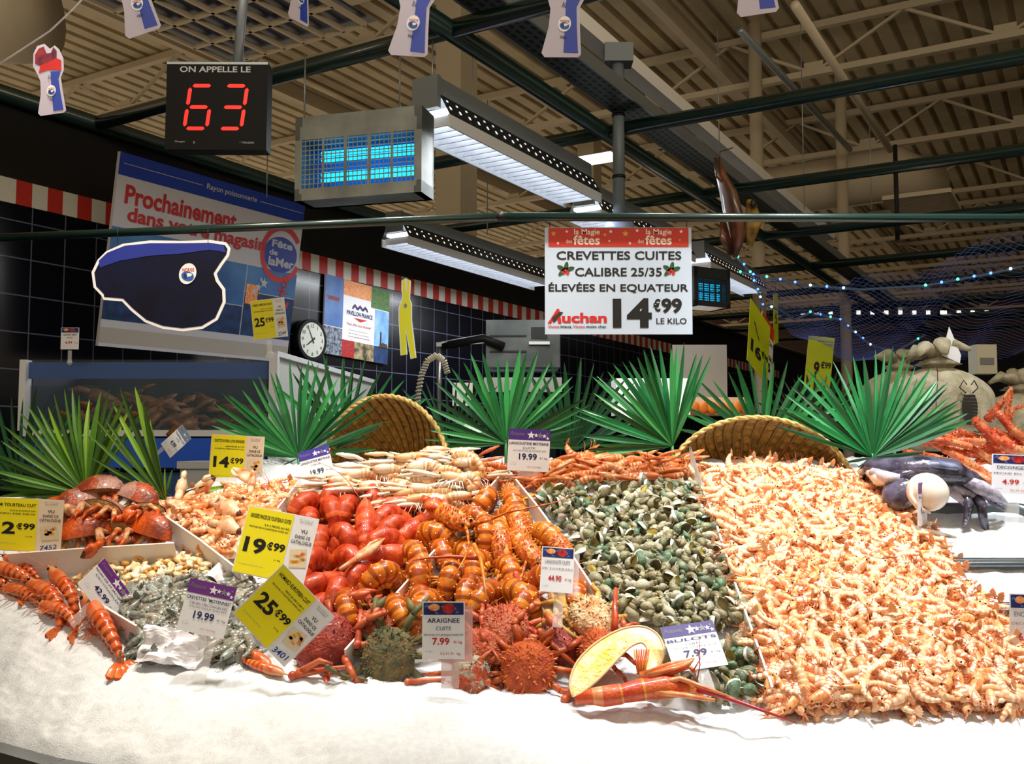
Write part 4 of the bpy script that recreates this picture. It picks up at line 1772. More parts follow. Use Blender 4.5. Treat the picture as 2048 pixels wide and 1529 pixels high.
e, W, H = star_card('tilted white card glaring in the light above the olive leaf', (356, 838), (374, 866), (322, 888), 3.1, 'TOURTEAU CUIT', ['ENTIER'], '4.99', d1=.02, d2=-.09, hm=mat('slate_band', '#6f8096', .5))
stem(e, W, H, clear, .3, .1, .012)
e, W, H = yellow_card('yellow price card 14.99 behind the orange claws', (416, 868), (522, 874), (416, 965), 3.0, 'CREVETTES ENTIERES CUITES REFRIGEREES', ['60/80 PIECES AU KG', 'ELEVEES EN AMERIQUE DU SUD'], '14', '99', side_m=pinkm)
stem(e, W, H, clear, .4, .08, .03)
e, W, H = star_card('tilted white 19.99 langoustine card with blue band left of the pale langoustines', (626, 905), (687, 888), (610, 976), 2.88, 'LANGOUSTINE MOYENNE', ['CRUE'], '19.99', hm=mat('indigo_band', '#3a2c96', .5), d1=0, d2=-.02)
stem(e, W, H, mat('blue_grey_stand', '#aebdd0', .2, alpha=.7), .5, .09, .03)
e, W, H = yellow_card('yellow price card 12.99 DEMI TOURTEAU cut by the left picture edge', (-28, 994), (120, 1001), (-28, 1100), 2.55, 'DEMI TOURTEAU CUIT', ['PECHE EN ATLANTIQUE NORD', 'VENDU PAR DEUX'], '12', '99', '7452', side_m=pinkm)
stem(e, W, H, clear, .5, .08, .03)
e, W, H = yellow_card('yellow price card 19.99 GROSSES PINCES DE TOURTEAUX before the claws', (493, 1010), (634, 1038), (463, 1144), 2.33, 'GROSSES PINCES DE TOURTEAUX CUITES', ['4 A 5 PIECES AU KG', 'PECHEES EN ATLANTIQUE NORD EST'], '19', '99', d2=-.03)
stem(e, W, H, clear, .5, .1, .03)
e, W, H = yellow_card('big yellow price card 25.99 HOMARD EUROPEEN tilted like a diamond', (548, 1112), (650, 1218), (466, 1228), 2.13, 'HOMARD EUROPEEN CUIT', ['PIECE DE 400 A 600 G', 'PECHE EN ATLANTIQUE NORD EST'], '25', '99', '3401')
m = MB()
m.box((W * .5, .004, H * .45), (W * 1.03, .002, H * 1.04), clear)
m.build('sleeve', e)
e, W, H = star_card('purple banded card 42.99 NOIX DE ST JACQUES turned sideways by the striped prawns', (158, 1089), (218, 1170), (155, 1168), 2.32, 'NOIX DE ST JACQUES', ['DECONGELEES'], '42.99', d1=.05, d2=-.02, hm=violet)
stem(e, W, H, clear, .5, .07, .02)
e, W, H = star_card('purple banded card 19.99 CREVETTES MOYENNES over the raw grey shrimps', (383, 1157), (476, 1177), (352, 1259), 2.17, 'CREVETTES "MOYENNES"', ['CRUES DECONGELEES', 'ATLANTIQUE SUD-EST'], '19.99', d2=-.02)
stem(e, W, H, clear, .72, .1, .03)
e, W, H = photo_card('white card 7.99 ARAIGNEE CUITE on a tinted stand among the spider crabs', (846, 1204), (931, 1204), (844, 1319), 2.1, 'ARAIGNEE', ['CUITE', 'PECHE EN ATLANTIQUE NORD EST'], '7.99', old='52.41 Fr  kg')
m = MB()
m.box((W * .62, .012, H * .42), (W * 1.12, .002, H * .98), tintclear)
m.box((W * .65, .014, -.02), (W * .42, .002, .09), tintclear)
m.build('stand', e)
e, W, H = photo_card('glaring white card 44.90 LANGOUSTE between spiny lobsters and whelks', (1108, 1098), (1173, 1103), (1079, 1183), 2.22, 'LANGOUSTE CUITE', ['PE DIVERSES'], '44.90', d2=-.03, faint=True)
m = MB()
m.box((W * .62, .008, H * .42), (W * 1.1, .002, H * .95), clear)
m.box((W * .6, .01, -.03), (W * .3, .002, .09), clear)
m.build('stand', e)
e, W, H = star_card('purple banded card 7.99 BULOTS leaning at the foot of the whelks', (1397, 1273), (1500, 1258), (1350, 1346), 2.17, 'BULOTS', ['CUITS', 'PECHES NORD EST'], '7.99', d1=.02, d2=-.06, hm=mat('plum_band', '#3a2a70', .5))
stem(e, W, H, clear, .5, .06, .03)
e, W, H = star_card('purple banded card 19.99 LANGOUSTINE MOYENNE CUITE before the centre palm leaf', (1017, 857), (1100, 861), (1014, 941), 2.9, 'LANGOUSTINE MOYENNE', ['CUITE', 'ATLANTIQUE NORD EST'], '19.99', hm=purple)
stem(e, W, H, clear, .5, .08, .06)
e, W, H = photo_card('white card 4.99 DECONGELE before the king crab legs at the right edge', (1985, 908), (2070, 912), (1983, 987), 2.75, 'DECONGELE', ['PECHE EN EST'], '4.99', old='32.73 Fr kg')
stem(e, W, H, clear, .5, .1, .04)
e, W, H = star_card('narrow card on a clear stand seen edge on before the squid', (1838, 966), (1856, 963), (1836, 1054), 2.6, 'BLANC', ['SEICHE'], '9.99', d1=.06, hm=violet)
m = MB()
m.box((W * .5, .004, -.035), (.012, .004, .09), clear)
m.build('stand', e)
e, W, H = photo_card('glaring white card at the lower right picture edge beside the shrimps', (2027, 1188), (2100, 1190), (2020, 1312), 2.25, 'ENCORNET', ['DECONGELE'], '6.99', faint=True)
stem(e, W, H, clear, .2, .06, .03)
# hanging paper prices on the right
for lb, TL, TR, BL, Y, d1, kind in [('yellow green hanging price 16.99 turned aside below the light string', (1481, 580), (1522, 640), (1494, 720), 4.6, .25, 0),
                                    ('white and red hanging price behind the yellow 16.99', (1512, 612), (1536, 650), (1520, 735), 4.9, .2, 1),
                                    ('yellow green hanging price 9.99 behind the right palm leaf', (1607, 671), (1659, 676), (1607, 780), 5.0, 0, 2),
                                    ('thin yellow hanging price seen edge on far off', (1548, 588), (1557, 588), (1548, 690), 7.0, .3, 3)]:
    e, W, H = card(lb, TL, TR, BL, Y, d1, .02, name='hanging_price')
    yg = mat('yellow_green_paper', '#c6d414', .5)
    board(e, W, H, white if kind == 1 else yg, .002)
    m = MB()
    y = -.002
    if kind == 0:
        m.text('16', .12 * W, .22 * H, .62 * W, .42 * H, black, y, .04)
        m.text('€99', .64 * W, .34 * H, .95 * W, .45 * H, black, y, .03)
        m.poly([(.2 * W, y, .72 * H), (.24 * W, y, .72 * H), (.5 * W, y, .52 * H), (.47 * W, y, .52 * H)], black)
    elif kind == 1:
        m.rect(0, .75 * H, W, H, hr, y)
        m.text('REUNION', .1 * W, .6 * H, .9 * W, .68 * H, black, y, .01)
        m.text('FRAISE', .1 * W, .34 * H, .9 * W, .42 * H, black, y, .01)
        m.text('95', .3 * W, .12 * H, .8 * W, .28 * H, black, y, .03)
    elif kind == 2:
        m.text('9', .3 * W, .28 * H, .52 * W, .54 * H, black, y, .045)
        m.text('€99', .56 * W, .42 * H, .95 * W, .55 * H, black, y, .03)
        m.text('SAUMON FUME', .35 * W, .90 * H, .95 * W, .93 * H, black, y)
        m.text('ECOSSE', .6 * W, .85 * H, .95 * W, .88 * H, black, y)
    else:
        m.text('5', .3 * W, .4 * H, .7 * W, .6 * H, black, y)
    m.build('lettering', e)
    m = MB()
    m.tube([(W / 2, .001, H), (W / 2, .001, H + .12)], .0015, black, 5)
    m.build('string', e)

# ================================================================ right hand side: sacks, trays, net, lights, dried fish
jute = mat('jute', '#c4bca2', .85, col2='#a0967a', ns=25, bump=.5, bs=220)


def sack(label, c, Y, rx, rz, prints=False):
    o = P(*c, Y)
    e = empty('burlap_sack', label, 'sack', o)
    m = MB()
    nu, nv = 40, 26
    for j in range(nv + 1):
        t = j / nv
        z = -rz + t * rz * 1.75
        r = rx * (1 - abs(2 * t - .85) ** 3.2 * .75) if t < .93 else rx * .33
        for i in range(nu):
            a = 2 * PI * i / nu
            f = 1 + .05 * t ** 2 * math.sin(a * 11) + .06 * noise.noise((math.cos(a) * 2, math.sin(a) * 2, t * 3 + rx))
            m.v.append((r * f * math.cos(a), r * f * .75 * math.sin(a), z))
    for j in range(nv):
        for i in range(nu):
            i2 = (i + 1) % nu
            m.face((j * nu + i, j * nu + i2, (j + 1) * nu + i2, (j + 1) * nu + i), jute, True)
    m.face([nv * nu + i for i in range(nu)], jute)
    m.build('bag', e)
    m = MB()
    rg = random.Random(int(rx * 1000))
    m.loft([(0, 0, rz * .68), (.0, 0, rz * .8), (.0, 0, rz * .9)], [rx * .42, rx * .2, rx * .24], None, jute, 16)
    for i in range(8):
        a = 2 * PI * i / 8 + rg.uniform(-.2, .2)
        d = Vector((math.cos(a), .7 * math.sin(a), 0))
        p0 = d * rx * .16 + Vector((0, 0, rz * .86))
        p1 = d * rx * rg.uniform(.3, .5) + Vector((0, 0, rz * rg.uniform(.95, 1.12)))
        p2 = d * rx * rg.uniform(.5, .75) + Vector((0, 0, rz * rg.uniform(.82, 1.0)))
        m.loft([p0, p1, p2], [rx * .12, rx * .16, rx * .06], [rx * .1, rx * .1, rx * .04], jute, 9)
    m.build('tied_neck', e)
    if prints:
        m = MB()
        inkm = mat('sack_ink', '#2a2620', .8)

        def onbag(x, z):
            return (x, -rx * .77 * math.sqrt(max(0.02, 1 - (x / rx) ** 2)) - .012, z)
        for i in range(9):
            z = .01 - i * .0118
            wd = .03 * math.sqrt(max(.05, 1 - ((i - 3.5) / 5.2) ** 2))
            m.poly([onbag(.035 - wd, z), onbag(.035 + wd, z), onbag(.037 + wd, z - .011), onbag(.037 - wd, z - .011)], inkm)
        for s_ in (-1, 1):
            m.tube([onbag(.035 + s_ * .012, .015), onbag(.035 + s_ * .035, .035), onbag(.035 + s_ * .02, .06), onbag(.035 + s_ * .008, .045)], .0022, inkm, 5)
            m.tube([onbag(.04 + s_ * .008, -.12), onbag(.04 + s_ * .045, -.125), onbag(.04 + s_ * .06, -.11)], .002, inkm, 5)
        m.build('lobster_print', e)
        m = MB()
        pts = [onbag(-.075 + .004 * math.sin(i), .12 - i * .03) for i in range(9)]
        m.tube(pts, .0015, inkm, 5)
        m.build('seam', e)
    return e


sack('big burlap sack with a dark lobster print and tied neck', (1878, 800), 3.55, .20, .19, True)
sack('pale burlap sack cut by the right picture edge', (2045, 840), 3.75, .185, .17)
sack('burlap sack half hidden behind the big one', (1800, 790), 3.95, .16, .16)
m = MB()
wl_ = P(1900, 700, 3.5)
m.poly([tuple(wl_ + Vector(p)) for p in ((-.03, 0, -.02), (.03, -.01, -.05), (.035, -.01, -.02), (0, 0, .085))], white)
m.poly([tuple(wl_ + Vector(p)) for p in ((-.03, .003, -.02), (.03, -.007, -.05), (.035, -.007, -.02), (0, .003, .085))], white)
tag(m.build('paper_tag'), 'folded white paper tag tied to the neck of the printed sack', 'tag')
m = MB()
a_ = P(1965, 720, 4.3)
m.box(tuple(a_), (.09, .08, .13), mat('scale_cream', '#c9c6b2', .5))
m.box((a_.x, a_.y - .042, a_.z - .01), (.06, .005, .03), grey)
tag(m.build('scale_display'), 'small cream scale display behind the burlap sacks', 'scale')

# steel trays down the right side of the slope
dim_ice = mat('dimmed_tray_ice', '#b4c8d4', .3, col2='#98b0c0', ns=40, bump=.5, bs=240, bd=.004)  # ice colour darkened and blued to hold back the strong light there
trm = mat('tray_steel', '#7e888e', .3, metal=.9)


def trayf(label, cx, cy, W, D, dep, icy, seed):
    p = bed(cx, cy, .012)
    e = empty('steel_tray', label, 'tray', pose(p), 'steel trays down the right side')
    m = MB()

    def rr(w, d, r, z, n=6):
        o = []
        for sx_, sy_, a0 in ((1, 1, 0), (-1, 1, 90), (-1, -1, 180), (1, -1, 270)):
            for i in range(n + 1):
                a = math.radians(a0 + 90 * i / n)
                o.append((sx_ * (w / 2 - r) + r * math.cos(a), sy_ * (d / 2 - r) + r * math.sin(a), z))
        return o
    rings = [rr(W, D, .045, -.008), rr(W, D, .045, 0), rr(W - .025, D - .025, .04, .001), rr(W - .035, D - .035, .04, -.006), rr(W - .06, D - .06, .04, -dep)]
    n = len(rings[0])
    for r in rings:
        m.v += r
    for k in range(len(rings) - 1):
        for i in range(n):
            j = (i + 1) % n
            m.face((k * n + i, k * n + j, (k + 1) * n + j, (k + 1) * n + i), trm, True)
    m.face([4 * n + i for i in range(n)], trm)
    m.build('pan', e)
    m = MB()
    n = 26
    for i in range(n + 1):
        for j in range(n + 1):
            x, y = (i / n - .5) * (W - .05), (j / n - .5) * (D - .05)
            ed = min(1, 6 * min(i / n, 1 - i / n)) * min(1, 6 * min(j / n, 1 - j / n))
            z = -dep + .004 + ed * (icy * (1 - .7 * j / n) + .012 * noise.noise((x * 18 + seed, y * 18, 2)) + .006 * noise.noise((x * 60, y * 60, seed)))
            m.v.append((x, y, z))
    for i in range(n):
        for j in range(n):
            k = i * (n + 1) + j
            m.face((k, k + n + 1, k + n + 2, k + 1), dim_ice, True)
    m.build('ice_fill', e)['kind'] = 'stuff'
    return e


trayf('upper steel tray with ice under the squid tentacles', 1945, 1064, .46, .30, .085, .018, 1)
trayf('second steel tray heaped with ice below the squid tray', 2010, 1162, .46, .20, .07, .03, 2)
trayf('lower steel tray heaped with ice at the right picture edge', 2075, 1262, .42, .2, .07, .04, 3)

# blue net with a light string
netm = mat('blue_net', '#5872d8', .5)
A_, B_, C_, D_ = P(1500, 560, 4.4), P(2080, 440, 3.6), P(2080, 690, 4.6), P(1640, 700, 5.2)


def netpt(u, v):
    p = A_.lerp(B_, u).lerp(D_.lerp(C_, u), v)
    return p + Vector((0, 0, -.10 * math.sin(PI * u) - .05 * math.sin(PI * v) + .02 * math.sin(u * 17 + v * 9)))


m = MB()
nn = 32
for k in range(-nn, nn + 1):
    for sgn in (1, -1):
        pts = []
        for i in range(nn + 1):
            u = i / nn
            v = (u * sgn + k / nn * 1.0) * 1.0
            v = v if sgn == 1 else v + 0
            if 0 <= v <= 1:
                pts.append(netpt(u, v))
        if len(pts) > 1:
            m.tube(pts, .0009, netm, 3, cap=False)
tag(m.build('blue_net'), 'blue fishing net draped over the right side of the hall', 'net')
ledc = [mat('led_green', '#4affc0', .3, emit=4), mat('led_blue', '#4a7cff', .3, emit=4), mat('led_white', '#c8f4ff', .3, emit=4)]
cabm = mat('led_cable', '#50688a', .4, alpha=.6)
for lb, pix in [('string of blue green lights sagging along the blue net', [(1480, 545, 4.3), (1560, 560, 4.2), (1620, 572, 4.1), (1720, 580, 4.0), (1850, 572, 3.9), (1980, 548, 3.8), (2060, 530, 3.75)]),
                ('tangled string of lights falling from the dried fish', [(1475, 515, 4.4), (1500, 545, 4.4), (1515, 580, 4.4), (1525, 610, 4.5), (1560, 620, 4.5), (1590, 640, 4.6), (1620, 625, 4.6), (1680, 640, 4.7), (1740, 690, 4.8), (1790, 705, 4.8), (1850, 670, 4.9)])]:
    pts = [P(*q) for q in pix]
    e = empty('string_lights', lb, 'string lights', pts[0])
    m = MB()
    m.tube([p - pts[0] for p in pts], .006, cabm, 6)
    m.build('cable', e)
    tot = []
    for a, b in zip(pts[:-1], pts[1:]):
        n = max(2, int((b - a).length / .055))
        tot += [a.lerp(b, i / n) for i in range(n)]
    me = {}
    for i, p in enumerate(tot):
        if (i // 4) % 3 == 2:
            continue
        ci_ = (i // 4 + i % 2) % 3
        if ci_ not in me:
            mm_ = MB()
            mm_.ell((0, 0, 0), (.006, .006, .006), ledc[ci_], 8, 5)
            me[ci_] = mm_.mesh('bulb')
        c = bpy.data.objects.new('bulb', me[ci_])
        COL.objects.link(c)
        c.parent = e
        c.location = p - pts[0] + Vector((0, -.006, .002))
# dried fish hung in plastic
o = P(1468, 420, 3.9)
e = empty('dried_fish', 'brown dried fish in clear wrap hanging from the front rail', 'fish', o)
dfm = mat('dried_fish_brown', '#3e2414', .4, col2='#6a3a22', ns=14, coat=.6)
dfm2 = mat('dried_fish_red', '#5c2a1c', .35, col2='#2c1a10', ns=18, coat=.6)
m = MB()
m.loft([(-.06, 0, .2), (-.05, 0, .14), (-.02, 0, .06), (.0, 0, -.04), (.01, 0, -.12), (.0, 0, -.2)], [.014, .04, .08, .088, .075, .025], [.01, .02, .03, .035, .03, .01], dfm, 14)
m.build('body', e)
m = MB()
m.loft([(-.07, -.01, .21), (-.06, -.02, .13), (-.045, -.03, .1)], [.022, .028, .008], [.01, .012, .006], dfm2, 8)
m.loft([(.07, 0, .04), (.075, -.02, -.05), (.06, 0, -.15)], [.02, .04, .015], [.01, .016, .01], mat('fish_gold', '#a08030', .4, col2='#4a3018', ns=20), 8)
m.loft([(-.05, -.02, -.05), (-.045, -.03, -.13), (-.02, -.01, -.19)], [.015, .03, .01], [.008, .01, .006], dfm2, 8)
m.build('fin', e)
m = MB()
m.ell((.072, -.03, .02), (.012, .01, .018), black, 10, 6)
m.build('eye', e)
m = MB()
m.tube([(-.06, 0, .2), (-.055, -.01, .24), (0, .0, .26)], .002, black, 5)
m.build('string', e)

# squid and cuttlefish at the upper tray
sqd = mat('squid_skin', '#5a5468', .18, col2='#231f2c', ns=20, lo=.4, hi=.62, coat=.6, bump=.35, bs=45)
sqp = mat('squid_pale', '#d0c8d2', .2, col2='#7c7488', ns=26, coat=.6, bump=.3, bs=60)
sqw = mat('cuttle_white', '#efe6d8', .25, col2='#d8bc98', ns=9, coat=.4)
cth = P(1853, 985, 2.78)
m = MB()
e = empty('octopus', 'dark wet octopus draped over the upper steel tray', 'octopus', cth)


def rel(px, py, h):
    return bed(px, py, h) - cth


m.loft([rel(1725, 950, .05), rel(1745, 935, .09), rel(1790, 940, .11), rel(1840, 938, .13), rel(1900, 945, .12), rel(1960, 970, .08)], [.02, .035, .045, .06, .06, .03], [.02, .03, .035, .04, .04, .02], sqd, 12)
m.loft([rel(1770, 985, .04), rel(1790, 965, .09), rel(1830, 955, .11), rel(1870, 955, .10)], [.03, .05, .05, .03], [.02, .035, .035, .02], sqd, 12)
m.loft([rel(1725, 960, .03), rel(1735, 985, .03), rel(1760, 1000, .02)], [.025, .03, .015], [.015, .02, .01], sqd, 10)
m.ell(rel(1800, 990, .075), (.055, .05, .045), sqd, 18, 12, None, .25, 16)
m.ell(rel(1790, 945, .10), (.06, .04, .03), sqd, 16, 10, None, .3, 20)
m.ell(rel(1905, 955, .10), (.08, .05, .035), sqd, 16, 10, None, .35, 18)
m.build('mantle', e)
m = MB()
m.loft([rel(1818, 936, .14), rel(1860, 930, .155), rel(1900, 934, .15), rel(1930, 948, .12)], [.012, .03, .034, .01], [.008, .014, .014, .006], mat('octopus_highlight', '#8c94b4', .15, col2='#4c5068', ns=18, coat=.8), 12)  # highlight on the dark skin, put in as a pale blue-grey strip
m.loft([rel(1930, 962, .11), rel(1960, 975, .1), rel(1990, 992, .08), rel(2010, 1006, .05)], [.016, .022, .018, .008], None, sqp, 10)
m.loft([rel(1738, 945, .085), rel(1758, 958, .095), rel(1785, 960, .105), rel(1805, 962, .11)], [.012, .022, .018, .006], None, sqw, 10)
m.build('pale_patch', e)
for i, pts in enumerate([
        [(1880, 960, .10), (1905, 985, .08), (1925, 1003, .06), (1935, 1015, .05)], [(1890, 955, .10), (1930, 965, .09), (1965, 985, .06), (1990, 1010, .04), (2010, 1020, .02)],
        [(1925, 985, .06), (1938, 1010, .06), (1934, 1035, .02), (1926, 1055, 0)], [(1945, 985, .06), (1963, 1010, .06), (1966, 1035, .02), (1972, 1062, -.02), (1990, 1072, -.03), (2010, 1072, -.03)],
        [(1900, 975, .09), (1945, 990, .07), (1985, 1000, .05)], [(1910, 965, .10), (1960, 975, .08), (2000, 985, .06)]]):
    m = MB()
    n = len(pts)
    m.loft([rel(*p) for p in pts], [.018 - .013 * j / (n - 1) for j in range(n)], None, sqd if i in (2, 3, 1) else sqp, 9)
    rgg = random.Random(i)
    for j in range(n - 1):
        for t in (.2, .5, .8):
            q = rel(*pts[j]).lerp(rel(*pts[j + 1]), t)
            m.ell(q + Vector((rgg.uniform(-.004, .004), -.011 + .006 * j / n, .005)), (.0036, .0028, .0036), sqp, 6, 4)
    o_ = m.build('tentacle', e)
m = MB()
m.loft([rel(1745, 945, .1), rel(1775, 955, .115), rel(1800, 957, .12)], [.014, .02, .012], [.014, .018, .012], sqp, 9)
m.build('pale_flesh', e)
e2 = empty('cuttlefish', 'white round cuttlefish body before the dark octopus', 'cuttlefish', cth)
m = MB()
cc = rel(1856, 985, .13)
m.ell(cc, (.058, .04, .052), sqw, 18, 12, None, .08, 12)
m.build('mantle', e2)
m = MB()
m.loft([cc + Vector((-.05, -.012, .02)), cc + Vector((-.056, -.02, -.01)), cc + Vector((-.04, -.026, -.04)), cc + Vector((-.005, -.024, -.055))], [.004, .007, .007, .003], None, mat('cuttle_fin', '#dccfc0', .3, coat=.4), 8)
m.build('fin', e2)
# fillet in the tray
m = MB()
fc = bed(1840, 1070, .03)
m.loft([Vector((-.05, .02, 0)), Vector((-.02, .01, .012)), Vector((.03, -.005, .004)), Vector((.09, -.02, -.006))], [.02, .035, .025, .004], [.012, .02, .012, .003], mat('fillet', '#d8cdbf', .3, col2='#8d7a68', ns=20, coat=.4), 10)
tag(m.build('fish_fillet', None, Matrix.Translation(fc)), 'pale fish fillet on the ice beside the narrow card', 'fillet')

# king crab legs
kc = mat('king_crab', '#c03a12', .4, col2='#e8743a', ns=30, lo=.4, hi=.7, coat=.25, bump=.6, bs=160)
kc2 = mat('king_crab_pale', '#dc9c64', .4, col2='#c8501c', ns=18, coat=.2, bump=.5, bs=160)
kc3 = mat('king_crab_spine', '#dc7c48', .5)


def kleg(pts, r0, r1, label, spk=1.0):
    m = MB()
    W = [P(*p) for p in pts]
    o = W[0]
    n = len(W)
    r0, r1 = r0 * .8, r1 * .8
    rr_ = [r0 + (r1 - r0) * i / (n - 1) for i in range(n)]
    W2 = [W[0].lerp(W[1], -.08)] + W + [W[-1].lerp(W[-2], -.08)]
    m.loft([p - o for p in W2], [r0 * .55] + rr_ + [r1 * .55], None, [kc, kc, kc2], 9)
    ob = m.build('king_crab_limb', None, Matrix.Translation(o))
    tag(ob, label, 'crab leg', 'king crab legs behind the octopus')
    m = MB()
    rg = random.Random(int(pts[0][0] * 7 + pts[0][1]))
    for i in range(n - 1):
        L = (W[i + 1] - W[i]).length
        for j in range(max(2, int(L / .0035))):
            t = rg.random()
            c = W[i].lerp(W[i + 1], t) - o
            r = r0 + (r1 - r0) * (i + t) / (n - 1)
            d = Vector((rg.gauss(0, 1), rg.gauss(-.5, 1), rg.gauss(.3, 1))).normalized()
            q = c + d * r
            m.loft([q - d * r * .2, q + d * .0065 * spk], [.0034, .0006], None, kc3, 4, None, False)
    m.build('spines', ob)


for i, (pts, r0, r1, lb) in enumerate([
    ([(1835, 866, 3.15), (1900, 905, 3.1), (1950, 935, 3.0), (1985, 960, 2.9)], .013, .02, 'long pale king crab leg slanting down to the 4.99 card'),
    ([(1810, 905, 3.1), (1870, 915, 3.05), (1930, 940, 2.98), (1980, 965, 2.9)], .012, .02, 'lower pale king crab leg lying just above the octopus'),
    ([(1840, 885, 3.2), (1920, 900, 3.15), (1990, 920, 3.1)], .013, .018, 'red king crab leg lying between the two pale ones'),
    ([(1850, 868, 3.3), (1880, 882, 3.25), (1910, 900, 3.2)], .012, .016, 'short spiny king crab leg behind the long pale leg'),
    ([(1890, 880, 3.2), (1920, 866, 3.2), (1960, 880, 3.2)], .02, .018, 'bent king crab leg in front of the printed sack'),
    ([(1950, 840, 3.2), (1985, 880, 3.15), (2010, 900, 3.1)], .02, .022, 'thick red king crab leg with dark tip'),
    ([(1975, 840, 3.15), (2000, 810, 3.15), (2022, 778, 3.15)], .02, .007, 'king crab leg pointing up before the pale sack'),
    ([(2022, 782, 3.12), (2015, 815, 3.12), (2015, 850, 3.1)], .007, .017, 'second king crab leg pointing up beside the first'),
    ([(2048, 812, 3.1), (2025, 820, 3.1), (2018, 840, 3.1)], .005, .012, 'small king crab claw pointing right at the top of the legs'),
    ([(1995, 825, 3.1), (2025, 860, 3.08), (2060, 885, 3.05)], .016, .02, 'arched king crab leg going out at the right edge'),
    ([(1960, 850, 3.1), (2005, 890, 3.05), (2050, 910, 3.0)], .018, .022, 'thick king crab leg above the 4.99 card'),
    ([(1930, 905, 3.1), (1975, 890, 3.1), (2010, 880, 3.1)], .013, .012, 'pale king crab leg crossing under the thick ones'),
    ([(2005, 880, 3.0), (2030, 900, 2.95), (2060, 905, 2.95)], .02, .02, 'king crab leg right behind the top of the 4.99 card'),
]):
    kleg(pts, r0, r1, lb)
rg = random.Random(2)
for i in range(16):
    x, y = rg.uniform(1885, 2050), rg.uniform(885, 945)
    a = rg.uniform(-.5, .9)
    L = rg.uniform(40, 75)
    kleg([(x - L * math.cos(a), y - L * math.sin(a), 3.1), (x, y - 5, 3.09), (x + L * math.cos(a), y + L * math.sin(a), 3.06)], .012, .015, 'spiny king crab limb in the tangle under the raised ones')
# ================================================================ shellfish
def crust(L, rw, rh, shell, band, cara=.42, nseg=6, curl=60, taper=.5, seg=12, edge=.9, curl0=0, rost=.12, head=None, bulge=1.05, groove=None):
    """one continuous body: rostrum, carapace (+x), ringed abdomen curling down (-z) at the back"""
    Lc, La = L * cara, L * (1 - cara)
    pts, a, b, mm = [], [], [], []
    hd = head or shell
    for f, r in ((1 + rost, .06), (1.0, .2), (.92, .45), (.78, .72), (.55, .94), (.3, 1.03), (.1, 1.0), (.02, .93)):
        pts.append(Vector((Lc * f, 0, rh * .25 * (f > .9))))
        a.append(rw * r)
        b.append(rh * r)
        mm.append(hd)
    p = Vector((0, 0, 0))
    ph = math.radians(curl0)
    la = La / (nseg + .5)
    for i in range(nseg):
        r = 1 - (1 - taper) * (i / (nseg - 1)) ** 1.3
        d = Vector((-math.cos(ph), 0, -math.sin(ph)))
        for f, q in ((.0, edge), (.22, bulge * .98), (.6, bulge), (.84, 1.0)):
            pts.append(p + d * la * f)
            a.append(rw * r * q)
            b.append(rh * r * q)
            mm.append((groove if groove and f == .84 else band) if f in (.0, .84) else shell)
        p = p + d * la
        ph += math.radians(curl) / nseg
    d = Vector((-math.cos(ph), 0, -math.sin(ph)))
    pts += [p, p + d * la * .5]
    a += [rw * taper * .75, rw * taper * .45]
    b += [rh * taper * .6, rh * taper * .3]
    mm += [shell, shell]
    m = MB()
    m.loft(pts, a, b, mm, seg, side=(0, 1, 0))
    return m, p + d * la * .3, d


def tailfan(p, d, l, w, m1, m2=None):
    m = MB()
    up = Vector((0, 1, 0)).cross(d)
    for k in (-2, -1, 0, 1, 2):
        a = k * .38
        dd = (d * math.cos(a) + Vector((0, 1, 0)) * math.sin(a)).normalized()
        sd = dd.cross(up).normalized()
        o = p + Vector((0, 1, 0)) * (k * w * .25)
        m.loft([o, o + dd * l * .45, o + dd * l * .85, o + dd * l], [w * .25, w * .42, w * .4, w * .15], [w * .1, w * .08, w * .05, w * .02], [m1, m1, m2 or m1], 8, side=sd)
    return m


def legset(Lc, rw, rh, n, ln, r, mt, spread=1.0, seed=1, seg=5):
    m = MB()
    rg = random.Random(seed)
    for s_ in (-1, 1):
        for i in range(n):
            x = Lc * (.62 - .5 * i / max(1, n - 1))
            q = rg.uniform(.8, 1.15)
            p0 = Vector((x, s_ * rw * .5, -rh * .6))
            p1 = p0 + Vector((.25 * ln * rg.uniform(-.6, 1), s_ * ln * .5 * spread * q, -ln * .12))
            p2 = p1 + Vector((.3 * ln * rg.uniform(-.6, 1), s_ * ln * .3 * spread * q, -ln * .35))
            p3 = p2 + Vector((.2 * ln * rg.uniform(-.5, 1), s_ * ln * .05, -ln * .25))
            m.loft([p0, p1, p2, p3], [r, r * .9, r * .6, r * .2], None, mt, seg)
    return m


def feelers(Lc, rw, n, ln, r, mt, seed=1, up=.3, seg=4, x0=.95):
    m = MB()
    rg = random.Random(seed)
    for s_ in (-1, 1):
        for i in range(n):
            p = Vector((Lc * x0, s_ * rw * .25, rw * .1))
            pts = [p]
            d = Vector((1, s_ * rg.uniform(.15, .6), rg.uniform(-.3, up))).normalized()
            for k in range(5):
                p = p + d * ln / 5
                d = (d + Vector((rg.uniform(-.35, .1), s_ * rg.uniform(-.1, .35), rg.uniform(-.25, .15)))).normalized()
                pts.append(p)
            m.loft(pts, [r, r * .8, r * .6, r * .45, r * .3, r * .12], None, mt, seg)
    return m


def eyes(Lc, rw, rh, r, mt, x=.86):
    m = MB()
    for s_ in (-1, 1):
        m.ell((Lc * x, s_ * rw * .5, rh * .35), (r, r, r), mt, 8, 5)
    return m


